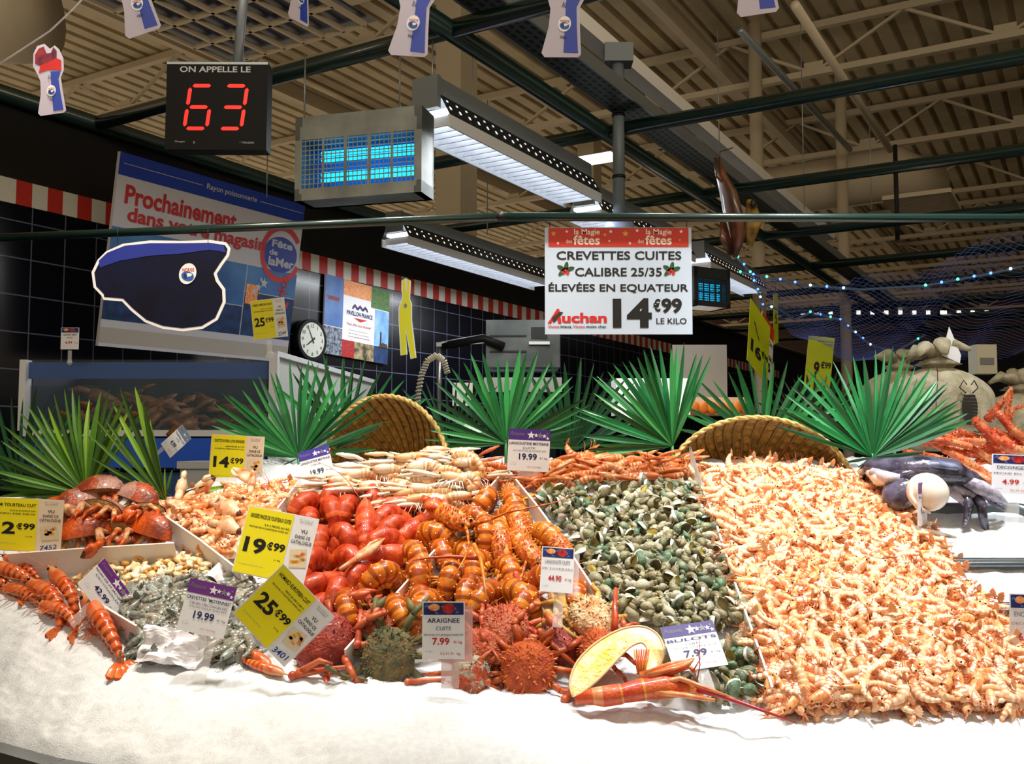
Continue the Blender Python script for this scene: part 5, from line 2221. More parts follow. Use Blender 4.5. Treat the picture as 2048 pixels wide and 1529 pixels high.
def spinespots(m, L, cara, rw, rh, n, ln, mt, seed):
    rg = random.Random(seed)
    for i in range(n):
        x = L * cara * rg.uniform(.05, .95)
        a = rg.uniform(.1, PI - .1)
        r = 1.0 if x < L * cara * .6 else .75
        c = Vector((x, rw * r * math.cos(a), rh * r * math.sin(a)))
        d = Vector((.5, math.cos(a), math.sin(a))).normalized()
        m.loft([c - d * .001, c + d * ln], [ln * .35, ln * .04], None, mt, 4, None, False)


# ---- shrimps
shA = mat('shrimp_shell', '#f6d4b4', .3, rnd=['#f8dcc0', '#f5cfa8', '#fae8d6', '#f2bc88', '#f8d8b8'], col2='#e69450', ns=45, lo=.52, hi=.78, coat=.35)
shB = mat('shrimp_band', '#e8a870', .32, rnd=['#ebb07c', '#e49c60', '#efbc8e'], coat=.3)
shH = mat('shrimp_head', '#eeb482', .32, rnd=['#f0b886', '#e8a468', '#f4c8a0'], col2='#cc6426', ns=90, lo=.48, hi=.75, coat=.3)
shL = mat('shrimp_leg', '#cc6026', .4)
eyeb = mat('eye_black', '#0a0808', .15)


def shrimp_proto(curl, seg=9, seed=1, A=shA, B=shB, Hh=shH, Lg=shL, L=.098, rw=.0086, rh=.0112):
    b, p, d = crust(L, rw, rh, A, B, .36, 6, curl, .42, seg, .955, 10, .35, Hh, 1.03)
    b.add(tailfan(p, d, L * .13, rw * .8, B))
    lg_ = legset(L * .36, rw, rh, 5, L * .2, L * .008, Lg, .3, seed, 4)
    for i in range(5):
        t = math.radians(10 + curl * i / 6)
        x, z = -L * .09 * (i + .5), -rh * .9
        lg_.loft([Vector((x * math.cos(t), 0, z + x * .0 - abs(x) * math.sin(t) * .7)), Vector((x * math.cos(t) + .004, 0, z - L * .09 - abs(x) * math.sin(t) * .7))], [.002, .0006], None, Lg, 4)
    lg_.add(feelers(L * .36, rw, 2, L * .55, L * .006, Lg, seed, .3, 3))
    return b, lg_, eyes(L * .36, rw, rh, L * .02, eyeb, .88)


SH = []
SHSTUFF = []
for i, c in enumerate((75, 125, 165, 45, 100)):
    b, l_, ey = shrimp_proto(c, 9, i)
    SH.append(Proto([('shrimp', b, None), ('legs', l_, None), ('eyes', ey, 'black eyes')]))
    b2, l2, e2_ = shrimp_proto(c, 7, i)
    b2.add(l2)
    b2.add(e2_)
    SHSTUFF.append(b2)


def stuff(name, label, cat, protos, mxs, parent=None):
    V, F, M_, mats = [], [], [], []
    cache = []
    for p in protos:
        v = np.array([(x[0], x[1], x[2], 1.0) for x in p.v])
        ids = []
        for q in p.mats:
            if q not in mats:
                mats.append(q)
            ids.append(mats.index(q))
        cache.append((v, p.f, [ids[i] for i in p.m]))
    off = 0
    for k, mx in enumerate(mxs):
        v, f, mi = cache[k % len(cache)]
        w_ = v @ np.array(mx).T
        V.append(w_[:, :3])
        F += [tuple(i + off for i in q) for q in f]
        M_ += mi
        off += len(v)
    me = bpy.data.meshes.new(name)
    me.from_pydata(np.concatenate(V).tolist(), [], F)
    for q in mats:
        me.materials.append(q)
    me.polygons.foreach_set('material_index', M_)
    me.polygons.foreach_set('use_smooth', [True] * len(F))
    me.update()
    o = bpy.data.objects.new(name, me)
    COL.objects.link(o)
    return tag(o, label, cat, kind='stuff')


def px_of(p):
    v = p - EYE
    y = v.y * math.cos(PITCH) + v.z * math.sin(PITCH)
    z = -v.y * math.sin(PITCH) + v.z * math.cos(PITCH)
    return CXP + FPX * v.x / y, CYP - FPX * z / y


rg = random.Random(42)
HEAP = [(1402, 985), (1425, 968), (1500, 962), (1600, 964), (1685, 972), (1745, 1000), (1800, 1030), (1830, 1075), (1885, 1130), (1910, 1190), (1975, 1230), (2010, 1300), (2060, 1325), (2080, 1440),
        (1900, 1425), (1700, 1425), (1560, 1432), (1530, 1350), (1505, 1250), (1470, 1150), (1435, 1050), (1405, 990)]


def rnd_pose(p, h, flat=.5, s=1.0):
    side = rg.choice([90, -90, 90, -90, 0])
    return pose(p + NB * h, rg.uniform(0, 360), rg.gauss(0, 10), side + rg.gauss(0, 16), s * rg.uniform(1.0, 1.3))


def moundh(px, py):
    """the heap is thickest along its middle"""
    return .035 * max(0, 1 - abs((px - (1490 + (py - 930) * .62)) / 330) ** 2)


low = scatter(HEAP, .023, 14000, seed=3)
mxs = []
for p in low:
    x, y = px_of(p)
    mxs.append(rnd_pose(p, .006 + moundh(x, y) * .5))
mid = scatter(HEAP, .0245, 14000, seed=4)
for p in mid:
    x, y = px_of(p)
    mxs.append(rnd_pose(p, .014 + moundh(x, y) * .9))
top = sorted(scatter(HEAP, .0262, 16000, seed=5), key=lambda p: p.y)
for p in top[300:]:
    x, y = px_of(p)
    mxs.append(rnd_pose(p, .024 + moundh(x, y)))
rg.shuffle(mxs)
stuff('shrimp_heap', 'rest of the heap of cooked pink shrimps on the right', 'shrimps', SHSTUFF, mxs)
for i, p in enumerate(top[:300]):
    x, y = px_of(p)
    SH[i % 5].spawn('shrimp', 'cooked pink shrimp in the front of the big heap on the right', 'shrimp', rnd_pose(p, .025 + moundh(x, y)), 'shrimps in the big heap')
# added filler: one dark orange mound under the shrimps so that their heap is solid
m = MB()
hb = [bed(x, y, -.01) for x, y in HEAP]
cm = sum(hb, Vector()) / len(hb)
und = mat('shrimp_underlayer', '#b8622c', .6, col2='#8a4018', ns=60, bump=.6, bs=120)
k = 0
m.v += [tuple(p) for p in hb] + [tuple(p.lerp(cm, .12) + NB * .014) for p in hb] + [tuple(p.lerp(cm, .5) + NB * .03) for p in hb] + [tuple(cm + NB * .035)]
n = len(hb)
for r in range(2):
    for i in range(n):
        j = (i + 1) % n
        m.face((r * n + i, r * n + j, r * n + n + j, r * n + n + i), und, True)
for i in range(n):
    m.face((2 * n + i, 2 * n + (i + 1) % n, 3 * n), und, True)
tag(m.build('shrimp_underlayer'), 'dark orange filler mound closing the gaps under the big shrimp heap', 'shrimps', kind='stuff')

# ---- whelks
wrnd = ['#6a6c46', '#7a7450', '#56644a', '#857c5c', '#8f8a70', '#7e7a58', '#9a9274', '#6e6444', '#4c6a4c', '#a8a28a']
whA = mat('whelk_shell', '#6d7250', .5, rnd=wrnd, col2='#a19c80', ns=55, lo=.5, hi=.85, bump=.35, bs=240, coat=.12)
whB = mat('whelk_lip', '#d9d6c8', .35)
whC = mat('whelk_meat', '#a8903a', .35, rnd=['#b0953a', '#8a7430', '#c7ac58', '#4c4430', '#5c5240'], col2='#6a5a28', ns=60)


def whelk(seed, turns=3.6, meat=True):
    rgw = random.Random(seed)
    m, m2 = MB(), MB()
    n = 60
    k = .105
    pts, rad = [], []
    R0 = .0118
    for i in range(n + 1):
        th = 2 * PI * turns * i / n
        g = math.exp(k * (th - 2 * PI * turns))
        pts.append(Vector((.040 * (1 - g) - .012, R0 * .62 * g * math.cos(th), R0 * .62 * g * math.sin(th))))
        rad.append(R0 * g)
    seg = 9
    for i, (p, r) in enumerate(zip(pts, rad)):
        th = 2 * PI * turns * i / n
        er = Vector((0, math.cos(th), math.sin(th)))
        ex = Vector((1, 0, 0))
        fl = 1 + (.12 if i > n - 2 else 0)
        for j in range(seg):
            a = 2 * PI * j / seg
            q = 1 + .05 * math.sin(a * 4)
            m.v.append(tuple(p + er * (math.cos(a) * r * q * fl) + ex * (math.sin(a) * r * 1.3 * q * (1 if math.sin(a) > 0 else 1.25))))
    for i in range(n):
        for j in range(seg):
            j2 = (j + 1) % seg
            m.face((i * seg + j, i * seg + j2, (i + 1) * seg + j2, (i + 1) * seg + j), whB if i >= n - 1 else whA, True)
    m.face([j for j in reversed(range(seg))], whA)
    # the mouth: a dished plug of meat
    m2 = MB()
    base = n * seg
    c = sum((Vector(m.v[base + j]) for j in range(seg)), Vector()) / seg
    th = 2 * PI * turns
    inn = Vector((0, -math.sin(th), math.cos(th))) * -.0015
    m2.v = [tuple(Vector(m.v[base + j]).lerp(c, .06) + inn) for j in range(seg)] + [tuple(c + inn * 1.6)]
    for j in range(seg):
        m2.face((j, (j + 1) % seg, seg), whC, True)
    return m, m2


WH = []
WHS = []
for s_ in range(3):
    a, b = whelk(s_, 4.0 + .31 * s_)
    WH.append(Proto([('whelk', a, None), ('meat', b, 'yellowish meat in the mouth')]))
    a2 = MB()
    a2.add(a)
    a2.add(b)
    WHS.append(a2)
WPOLY = [(1072, 1005), (1105, 998), (1200, 992), (1310, 986), (1385, 988), (1420, 1040), (1455, 1150), (1490, 1240), (1500, 1290), (1500, 1250), (1340, 1275), (1310, 1262), (1250, 1250), (1200, 1200), (1140, 1085)]
WP2 = [(1330, 1300), (1340, 1340), (1400, 1360), (1495, 1270), (1530, 1330), (1560, 1395), (1480, 1420), (1400, 1410)]


def wpose(p, h, s=1.0):
    return pose(p + NB * h, rg.uniform(0, 360), rg.gauss(0, 35), rg.uniform(0, 360), s * rg.uniform(.8, 1.15))


ww = [wpose(p, .012, 1.0) for p in scatter(WPOLY, .0235, 8000, seed=8)]
ww += [wpose(p, .008, 1.0) for p in scatter(WP2, .03, 2000, seed=9)]
stuff('whelk_heap', 'lower layer of grey green whelks beneath the visible ones', 'whelks', WHS, ww)
for i, p in enumerate(scatter(WPOLY, .0255, 12000, seed=10)):
    WH[i % 3].spawn('whelk', 'grey green whelk in the big heap left of the shrimps', 'whelk', wpose(p, .036, 1.05), 'whelks in the big heap')
for i, p in enumerate(scatter(WP2, .034, 3000, seed=12)):
    WH[i % 3].spawn('whelk', 'brown whelk in the small heap under the BULOTS card', 'whelk', wpose(p, .026, 1.12), 'whelks under the bulots card')

# ---- red lobsters
lR = mat('lobster_red', '#b8300c', .4, col2='#d8662a', ns=30, lo=.4, hi=.7, coat=.3, bump=.3, bs=170)
lD = mat('lobster_red_dark', '#9c240c', .42, col2='#c04a1c', ns=40, coat=.25)
lO = mat('lobster_orange', '#cf5a26', .35, col2='#e29a60', ns=30, coat=.3)
lC = mat('lobster_cream', '#e0b48c', .4, col2='#d08050', ns=40, coat=.3)


def clawmb(l, w, mt, tip=None, seg=8):
    m = MB()
    m.loft([(0, 0, 0), (l * .3, 0, 0)], [w * .28, w * .36], None, mt, seg)
    m.loft([(l * .3, 0, 0), (l * .42, 0, 0), (l * .58, 0, 0), (l * .72, .0, 0), (l * .88, w * .1, 0), (l, w * .25, 0)], [w * .3, w * .75, w * .85, w * .55, w * .3, w * .06], [w * .25, w * .48, w * .5, w * .35, w * .2, w * .05], [mt, mt, mt, mt, tip or mt], seg)
    m.loft([(l * .62, w * .6, 0), (l * .75, w * .85, 0), (l * .88, w * .7, 0), (l * .98, w * .4, 0)], [w * .2, w * .26, w * .2, w * .05], [w * .2, w * .25, w * .18, w * .04], [mt, mt, tip or mt], seg)
    return m


LOB = []
for i, c in enumerate((60, 190, 250)):
    L, rw, rh = .25, .0285, .0305
    b, p, d = crust(L, rw, rh, lR, lD, .43, 6, c, .66, 16, .95, 8, .16, bulge=1.03)
    parts = [('lobster', b, None), ('tail_fan', tailfan(p, d, .045, .03, lR, lO), None)]
    for s_ in (-1, 1):
        q = MB()
        q.add(clawmb(.13, .042, lR, lO), Matrix.Translation((L * .36, s_ * .03, -.012)) @ Euler((0, .25, s_ * .35)).to_matrix().to_4x4() @ Matrix.Scale(s_, 4, (0, 1, 0)))
        parts.append(('claw', q, None))
    parts.append(('legs', legset(L * .43, rw, rh, 4, .085, .0042, lO, .9, i, 6), 'orange walking legs'))
    parts.append(('antennae', feelers(L * .43, rw, 1, .2, .0022, lD, i, .5, 5), None))
    LOB.append(Proto(parts))


def rowlabels(items, fmt, rows, k=None):
    """labels that count along the rows of a heap: rows = [(upper py, words)]"""
    out = [None] * len(items)
    ordn = 'first second third fourth fifth sixth seventh eighth ninth tenth eleventh twelfth'.split()
    for (y0, y1, words) in rows:
        idx = sorted([i for i, t in enumerate(items) if y0 <= t[1] < y1], key=lambda i: items[i][0])
        for r, i in enumerate(idx):
            out[i] = fmt % (ordn[r], words)
    return out


lobs = [(627, 1007, 60, 55, 10, 1, .045), (662, 1016, 100, 60, -10, 1, .055), (672, 989, 80, 60, 0, 1, .05), (701, 1013, 85, 58, 5, 1, .055), (740, 985, 120, 40, 20, 1, .06),
        (790, 1034, 30, 50, -30, 1, .05), (800, 1056, 60, 60, 10, 1, .05), (676, 1071, 150, 55, 20, 2, .06), (642, 1075, 95, 62, 0, 1, .055), (636, 1118, 70, 50, 10, 1, .05),
        (731, 1052, 98, -4, 5, 0, .075), (770, 1012, 8, 0, 10, 0, .05), (786, 1080, 20, 45, -15, 1, .05), (766, 1112, 25, 15, 20, 2, .06), (731, 1146, 60, 50, 0, 1, .055),
        (688, 1114, 140, 50, 10, 1, .035), (642, 1168, 45, 25, 15, 2, .06), (684, 1176, 80, 55, -5, 1, .05), (832, 1056, 60, 15, 20, 0, .045), (620, 1038, 100, 60, 0, 1, .04),
        (610, 1150, 90, 45, 0, 1, .03), (712, 1085, 40, 50, 10, 1, .03), (745, 1180, 30, 50, 0, 1, .02), (650, 1210, 60, 40, 0, 1, .03)]
lls = rowlabels(lobs, 'red lobster, %s from the crab claws in the %s of its heap',
                [(0, 1030, 'uppermost row'), (1030, 1066, 'second row'), (1066, 1100, 'third row'), (1100, 1150, 'fourth row'), (1150, 1400, 'lowest row')])
for t, lb in zip(lobs, lls):
    LOB[t[5]].spawn('lobster', lb, 'lobster', pose(bed(t[0], t[1], t[6] * .8), *t[2:5], 1.0), 'red lobster heap', None if t[5] == 0 else ('tail_fan', 'legs', 'antennae'))
# loose claws on the red heap
m = clawmb(.15, .035, lC, lR)
for (x, y, x2, y2, mt, lb, w_) in [(680, 1140, 765, 1083, lC, 'long cream lobster arm lying across the red lobster heap', .02), (846, 997, 880, 1018, lR, 'red lobster claw on the edge of the pale langoustines', .036)]:
    a, b = bed(x, y, .10), bed(x2, y2, .10)
    q = clawmb((b - a).length * 1.1, w_, mt, lO)
    dd = b - a
    ang = math.degrees(math.atan2(dd.dot(EB), dd.x))
    tag(q.build('lobster_claw', None, pose(a, ang)), lb, 'claw')

# ---- spiny lobsters
sO = mat('spiny_orange', '#b4480a', .3, rnd=['#b4480a', '#c8640e', '#a84010', '#cc7818'], col2='#dc8a24', ns=26, lo=.45, hi=.75, coat=.45)
sB = mat('spiny_band', '#d8902c', .3, col2='#c06418', ns=60, coat=.4)
sG = mat('spiny_groove', '#98440e', .35, coat=.3)
sD = mat('spiny_head', '#bc4a0c', .35, col2='#e8a84a', ns=70, lo=.45, hi=.7, coat=.35, bump=.5, bs=130)
sL = mat('spiny_leg', '#d9952e', .35, col2='#b4521a', ns=30, coat=.3)
sW = mat('spiny_spot', '#f2e6c8', .3)
SPI = []
for i, c in enumerate((50, 150, 215)):
    L, rw, rh = .26, .03, .03
    b, p, d = crust(L, rw, rh, sO, sB, .45, 6, c, .68, 16, .93, 10, .05, sD, 1.03, sG)
    spinespots(b, L, .45, rw, rh, 60, .007, sB, i)
    parts = [('spiny_lobster', b, None)]
    q = MB()
    pp = Vector((0, 0, 0))
    ph = math.radians(10)
    la = L * .55 / 6.5
    for k in range(6):
        dd = Vector((-math.cos(ph), 0, -math.sin(ph)))
        up = Vector((-math.sin(ph), 0, math.cos(ph)))
        r = 1 - .32 * (k / 5) ** 1.3
        for aa in (.7, PI - .7):
            cpt = pp + dd * la * .55 + Vector((0, 1, 0)) * (math.cos(aa) * rw * r * 1.04) + up * (math.sin(aa) * rh * r * 1.04)
            q.ell(cpt, (.0021, .0021, .0021), sW, 6, 4)
        pp = pp + dd * la
        ph += math.radians(c) / 6
    parts.append(('white_spots', q, 'pairs of white spots along the tail'))
    q = MB()
    pp = Vector((0, 0, 0))
    ph = math.radians(c / 12)
    for k in range(6):
        dd = Vector((-math.cos(ph), 0, -math.sin(ph)))
        up = Vector((-math.sin(ph), 0, math.cos(ph)))
        r = 1 - .32 * (k / 5) ** 1.3
        for s_ in (-1, 1):
            a0 = pp + dd * la * .5 + Vector((0, s_ * rw * r * .9, 0)) - up * rh * r * .35
            q.loft([a0, a0 - up * .012 + Vector((0, s_ * .004, 0)), a0 - up * .02 + dd * .008], [.008, .006, .001], [.004, .003, .001], sB, 6, side=dd)
            b0 = pp + dd * la * .5 + Vector((0, s_ * rw * r * .4, 0)) - up * rh * r * .9
            q.loft([b0, b0 - up * .012 + dd * .01, b0 - up * .016 + dd * .022], [.002, .005, .001], [.001, .001, .001], sL, 5)
        pp = pp + dd * la
        ph += math.radians(c) / 6
    parts.append(('pleura', q, 'pale spiky side flaps of the tail'))
    parts.append(('tail_fan', tailfan(p, d, .05, .032, sO, sB), None))
    parts.append(('legs', legset(L * .45, rw, rh, 5, .11, .0042, sL, .8, i + 3, 6), 'yellow orange walking legs'))
    q = feelers(L * .45, rw, 1, .32, .0052, sD, i + 5, .5, 6)
    q.add(feelers(L * .45, rw, 1, .1, .002, sL, i + 9, .5, 4))
    parts.append(('antennae', q, None))
    parts.append(('eyes', eyes(L * .45, rw, rh, .005, eyeb, .93), None))
    SPI.append(Proto(parts))
spis = [(976, 992, 95, 35, 15, 2, .05), (1024, 1000, 95, 15, -15, 1, .06), (1034, 1040, -75, 20, 0, 1, .07), (890, 1028, -52, -8, 30, 1, .105), (930, 1034, 120, 55, 0, 1, .05),
        (969, 1052, 100, 60, 5, 1, .055), (998, 1068, -80, 22, 0, 1, .07), (1042, 1088, -60, 5, 10, 0, .05), (1106, 1078, -85, 28, -5, 1, .06), (822, 1103, 120, 50, 10, 1, .055),
        (850, 1067, 110, 50, 0, 1, .05), (834, 1140, 75, 62, 5, 2, .06), (906, 1146, 80, 62, -8, 2, .07), (948, 1174, 88, 55, 0, 1, .06), (982, 1184, 92, 58, 0, 1, .055),
        (1020, 1184, 95, 55, 0, 1, .055), (1056, 1194, 85, 55, 5, 1, .05), (1077, 1156, 100, 55, 0, 1, .05), (838, 1194, 110, 50, 15, 1, .055), (862, 1204, 70, 50, 10, 1, .06),
        (695, 1200, 60, 50, 0, 1, .05), (790, 1212, 80, 50, -10, 1, .055), (782, 1150, 88, 65, 0, 2, .075), (1150, 1180, 90, 55, 0, 1, .03), (925, 1100, 100, 40, 10, 1, .03), (960, 1120, 60, 40, 0, 1, .03),
        (880, 1095, 100, 40, 0, 1, .03), (1010, 1130, 120, 40, 0, 1, .02)]
sls = rowlabels(spis, 'orange spiny lobster, %s from the red lobsters in the %s of its heap',
                [(0, 1045, 'uppermost row'), (1045, 1092, 'second row'), (1092, 1135, 'third row'), (1135, 1178, 'fourth row'), (1178, 1400, 'lowest row')])
for i, (t, lb) in enumerate(zip(spis, sls)):
    rs_ = random.Random(i * 7)
    SPI[t[5]].spawn('spiny_lobster', lb, 'spiny lobster', pose(bed(t[0], t[1], t[6] * .8), t[2] + (rs_.uniform(-38, 38) if i > 7 else 0), t[3], t[4] + rs_.uniform(-35, 35), .97), 'spiny lobster heap',
                    None if i % 2 == 0 or i in (3, 7, 1) else ('tail_fan', 'legs', 'white_spots', 'pleura'))
m = MB()
m.loft([bed(x, y, .12) for x, y in ((960, 1118), (905, 1114), (860, 1116), (825, 1122))], [.006, .005, .003, .001], None, lD, 6)
tag(m.build('loose_antenna'), 'long thin red antenna lying level across the spiny lobsters', 'antenna')
m = MB()
m.loft([bed(x, y, .13) for x, y in ((948, 1090), (962, 1120), (968, 1160), (974, 1198))], [.007, .006, .004, .001], None, sB, 6)
tag(m.build('loose_antenna'), 'pale orange antenna hanging straight down over the spiny lobsters', 'antenna')

# ---- spider crabs
def spidercrab(r, shell, leg, spike, seed, nsp=130, tuft=None):
    rs = random.Random(seed)
    m = MB()
    nu, nv = 30, 18

    def pt(u, v):
        th = PI * v
        ph = 2 * PI * u
        x = r * 1.12 * math.sin(th) * math.cos(ph) * (1 - .22 * math.cos(ph))
        y = r * .98 * math.sin(th) * math.sin(ph) * (1 - .12 * math.cos(ph))
        z = r * .72 * math.cos(th)
        p = Vector((x, y, z))
        return p * (1 + .09 * noise.noise(p * 45 + Vector((seed, 0, 0))) + .05 * noise.noise(p * 110))
    for j in range(nv + 1):
        for i in range(nu):
            m.v.append(tuple(pt(i / nu, j / nv)))
    for j in range(nv):
        for i in range(nu):
            i2 = (i + 1) % nu
            m.face((j * nu + i, (j + 1) * nu + i, (j + 1) * nu + i2, j * nu + i2), shell, True)
    sp = MB()
    for i in range(nsp):
        u, v = rs.random(), math.acos(1 - rs.random() * 1.1) / PI
        p = pt(u, v)
        d = (p.normalized() + Vector((rs.gauss(0, .25), rs.gauss(0, .25), rs.gauss(0, .25)))).normalized()
        l_ = r * rs.uniform(.07, .17)
        sp.loft([p - d * l_ * .3, p + d * l_ * .4, p + d * l_], [l_ * .3, l_ * .2, l_ * .03], None, tuft if (tuft and rs.random() < .35) else spike, 5, None, False)
    parts = [('spider_crab', m, None), ('spines', sp, None)]
    for s_ in (-1, 1):
        for k in range(4):
            q = MB()
            a = s_ * (.5 + .55 * k)
            d0 = Vector((math.cos(a), math.sin(a), 0))
            p0 = d0 * r * .8 + Vector((0, 0, -r * .25))
            p1 = p0 + d0 * r * .75 + Vector((0, 0, r * rs.uniform(.0, .45)))
            p2 = p1 + (d0 + Vector((rs.uniform(-.6, .6), rs.uniform(-.6, .6), -.3))).normalized() * r * .6
            p3 = p2 + (d0 * .3 + Vector((rs.uniform(-.6, .6), rs.uniform(-.6, .6), -.5))).normalized() * r * .55
            q.loft([p0, p0.lerp(p1, .5), p1], [r * .13, r * .135, r * .12], None, leg, 8)
            q.loft([p1, p1.lerp(p2, .5), p2], [r * .12, r * .12, r * .1], None, leg, 8)
            q.loft([p2, p2.lerp(p3, .5), p3], [r * .1, r * .08, r * .015], None, leg, 8)
            parts.append(('leg', q, None))
        q = MB()
        p0 = Vector((r * .95, s_ * r * .35, -r * .2))
        p1 = p0 + Vector((r * .5, s_ * r * .4, r * .1))
        p2 = p1 + Vector((r * .6, -s_ * r * .35, -r * .05))
        q.loft([p0, p1], [r * .12, r * .14], None, leg, 8)
        q.loft([p1, p1.lerp(p2, .5), p2], [r * .12, r * .18, r * .04], None, leg, 8)
        parts.append(('claw', q, None))
    return parts


cols = {
    'orange': (mat('crab_orange', '#c85a1c', .6, col2='#a03410', ns=40, bump=.9, bs=160), mat('crab_leg_orange', '#c8622a', .45, col2='#9c3a1a', ns=30, coat=.2), mat('crab_spine_orange', '#d87a34', .5)),
    'red': (mat('crab_red', '#b04028', .6, col2='#c87850', ns=45, bump=.9, bs=160), mat('crab_leg_red', '#b4402c', .45, col2='#d0764a', ns=30, coat=.2), mat('crab_spine_red', '#d06a4a', .5)),
    'pale': (mat('crab_pale', '#cf8048', .65, col2='#efd2a4', ns=38, bump=.9, bs=150), mat('crab_leg_straw', '#c8a052', .5, col2='#a0742c', ns=25), mat('crab_spine_pale', '#ecbc84', .5)),
    'green': (mat('crab_green', '#54553c', .8, col2='#7d6a42', ns=36, bump=1, bs=130), mat('crab_leg_green', '#7c6a3a', .6, col2='#565a38', ns=30), mat('crab_spine_green', '#6c7050', .7)),
    'crimson': (mat('crab_crimson', '#7c1c18', .45, col2='#a8402c', ns=42, bump=.7, bs=150, coat=.2), mat('crab_leg_crimson', '#b03a22', .4, col2='#cc6c3c', ns=25, coat=.3), mat('crab_spine_crimson', '#8c3028', .5)),
    'barn': (mat('crab_barnacled', '#c05030', .7, col2='#b0aa94', ns=30, lo=.45, hi=.55, bump=1, bs=140), None, mat('crab_spine_grey', '#a8a48c', .6)),
}
moss = mat('moss_tuft', '#4a5040', .8)
for i, (x, y, r, c, ang, tilt, h, lb, nsp) in enumerate([
        (1010, 1250, .056, 'red', 100, -12, .045, 'rusty red spider crab between the ARAIGNEE card and the straw crab legs', 170),
        (1057, 1328, .060, 'orange', 80, -35, .035, 'bright orange spider crab at the front on the ice, right of the ARAIGNEE card', 120),
        (1178, 1231, .056, 'pale', 130, -12, .05, 'pale spiny spider crab with straw coloured legs below the whelks', 180),
        (1198, 1292, .045, 'orange', 60, -20, .04, 'small orange spider crab behind the cut lobster half', 150),
        (1118, 1288, .044, 'crimson', 120, -10, .025, 'dark crimson spider crab wedged between the orange and the pale one', 90),
        (965, 1296, .05, 'red', 60, -30, .03, 'red spider crab half hidden right behind the ARAIGNEE card stand', 120),
        (942, 1345, .045, 'barn', 90, -40, .02, 'grey barnacled spider crab at the foot of the ARAIGNEE card', 110),
        (778, 1305, .063, 'green', 85, -38, .03, 'mossy green grey spider crab on the ice left of the ARAIGNEE card', 150),
        (658, 1277, .068, 'crimson', 35, -30, .03, 'big crimson spider crab beside the diamond 25.99 card', 60),
        (757, 1246, .045, 'red', 80, -10, .04, 'pinkish red spider crab behind the mossy green one', 130)]):
    sh, lg_, sp = cols[c]
    lg_ = lg_ or cols['orange'][1]
    Proto(spidercrab(r, sh, lg_, sp, i, nsp, moss if c in ('green', 'pale', 'barn') else None)).spawn('spider_crab', lb, 'spider crab', pose(bed(x, y, h), ang, tilt, 0), 'spider crabs at the front')
# loose crab legs along the ice
for (pts, c, r, lb) in [([(585, 1352), (650, 1340), (690, 1335)], 'crimson', .009, 'red crab leg lying on the ice under the crimson spider crab'),
                        ([(600, 1345), (640, 1322), (665, 1330)], 'crimson', .009, 'upper red crab leg at the foot of the diamond card'),
                        ([(655, 1335), (685, 1352), (735, 1362)], 'green', .006, 'thin olive crab leg between crimson and mossy spider crabs'),
                        ([(815, 1365), (850, 1362), (890, 1360)], 'red', .007, 'red crab leg on the ice left of the ARAIGNEE stand'),
                        ([(735, 1195), (758, 1235), (770, 1255)], 'red', .009, 'pink crab leg bent over the pinkish red spider crab'),
                        ([(715, 1290), (722, 1225), (712, 1190)], 'red', .009, 'pink crab leg sticking up behind the crimson spider crab'),
                        ([(1032, 1150), (1052, 1205), (1095, 1180), (1115, 1168)], 'crimson', .008, 'dark pink forked crab leg over the lowest spiny lobsters'),
                        ([(1080, 1265), (1115, 1300), (1160, 1340)], 'orange', .008, 'orange crab leg slanting down before the dark crimson spider crab'),
                        ([(1130, 1400), (1160, 1365), (1170, 1345)], 'crimson', .009, 'red crab leg left of the cut lobster half'),
                        ([(975, 1365), (960, 1320), (985, 1300), (1000, 1325)], 'orange', .008, 'orange bent crab leg before the barnacled spider crab'),
                        ([(1122, 1195), (1130, 1225), (1145, 1255)], 'pale', .011, 'straw coloured crab leg standing under the 44.90 card'),
                        ([(1095, 1228), (1115, 1250), (1150, 1275)], 'pale', .010, 'lower straw coloured crab leg left of the pale spider crab'),
                        ([(1106, 1200), (1112, 1225), (1125, 1260)], 'pale', .010, 'straw coloured crab leg left of the standing one')]:
    m = MB()
    W = [bed(x, y, .05 if y < 1340 else .018) for x, y in pts]
    n = len(W)
    m.loft(W, [r * (1 - .5 * i / (n - 1)) for i in range(n)], None, cols[c][1], 9)
    m.ell(W[0], (r * 1.15, r * 1.15, r * 1.15), cols[c][1], 9, 6)
    tag(m.build('crab_limb'), lb, 'crab leg')

# ---- cut lobster half and the spiny lobster with the long antenna
flesh = mat('lobster_flesh_yellow', '#d8c42c', .5, col2='#efe4b0', ns=40, lo=.35, hi=.65, bump=.7, bs=120)
flesh2 = mat('lobster_flesh_cream', '#efe0bc', .5, col2='#e6cf7a', ns=26, bump=.4, bs=90)
rimm = mat('cut_shell_rim', '#d8a878', .4)
ctrl = [(1149, 1394, 4), (1156, 1372, 18), (1174, 1344, 27), (1200, 1316, 28), (1228, 1292, 24), (1256, 1275, 19), (1284, 1270, 16), (1305, 1283, 16), (1312, 1307, 16), (1304, 1331, 13), (1288, 1347, 9), (1274, 1353, 3)]
path = []
for i in range(len(ctrl) - 1):
    p0, p1, p2, p3 = ctrl[max(0, i - 1)], ctrl[i], ctrl[i + 1], ctrl[min(len(ctrl) - 1, i + 2)]
    for j in range(5):
        t = j / 5
        path.append(tuple(.5 * (2 * b + (c - a) * t + (2 * a - 5 * b + 4 * c - d) * t * t + (3 * b - a - 3 * c + d) * t ** 3) for a, b, c, d in zip(p0, p1, p2, p3)))
path.append(ctrl[-1])


def cutpt(x, y, h=0):
    return P(x, y, 2.13 + (1395 - y) * .0009 - .03 - h)


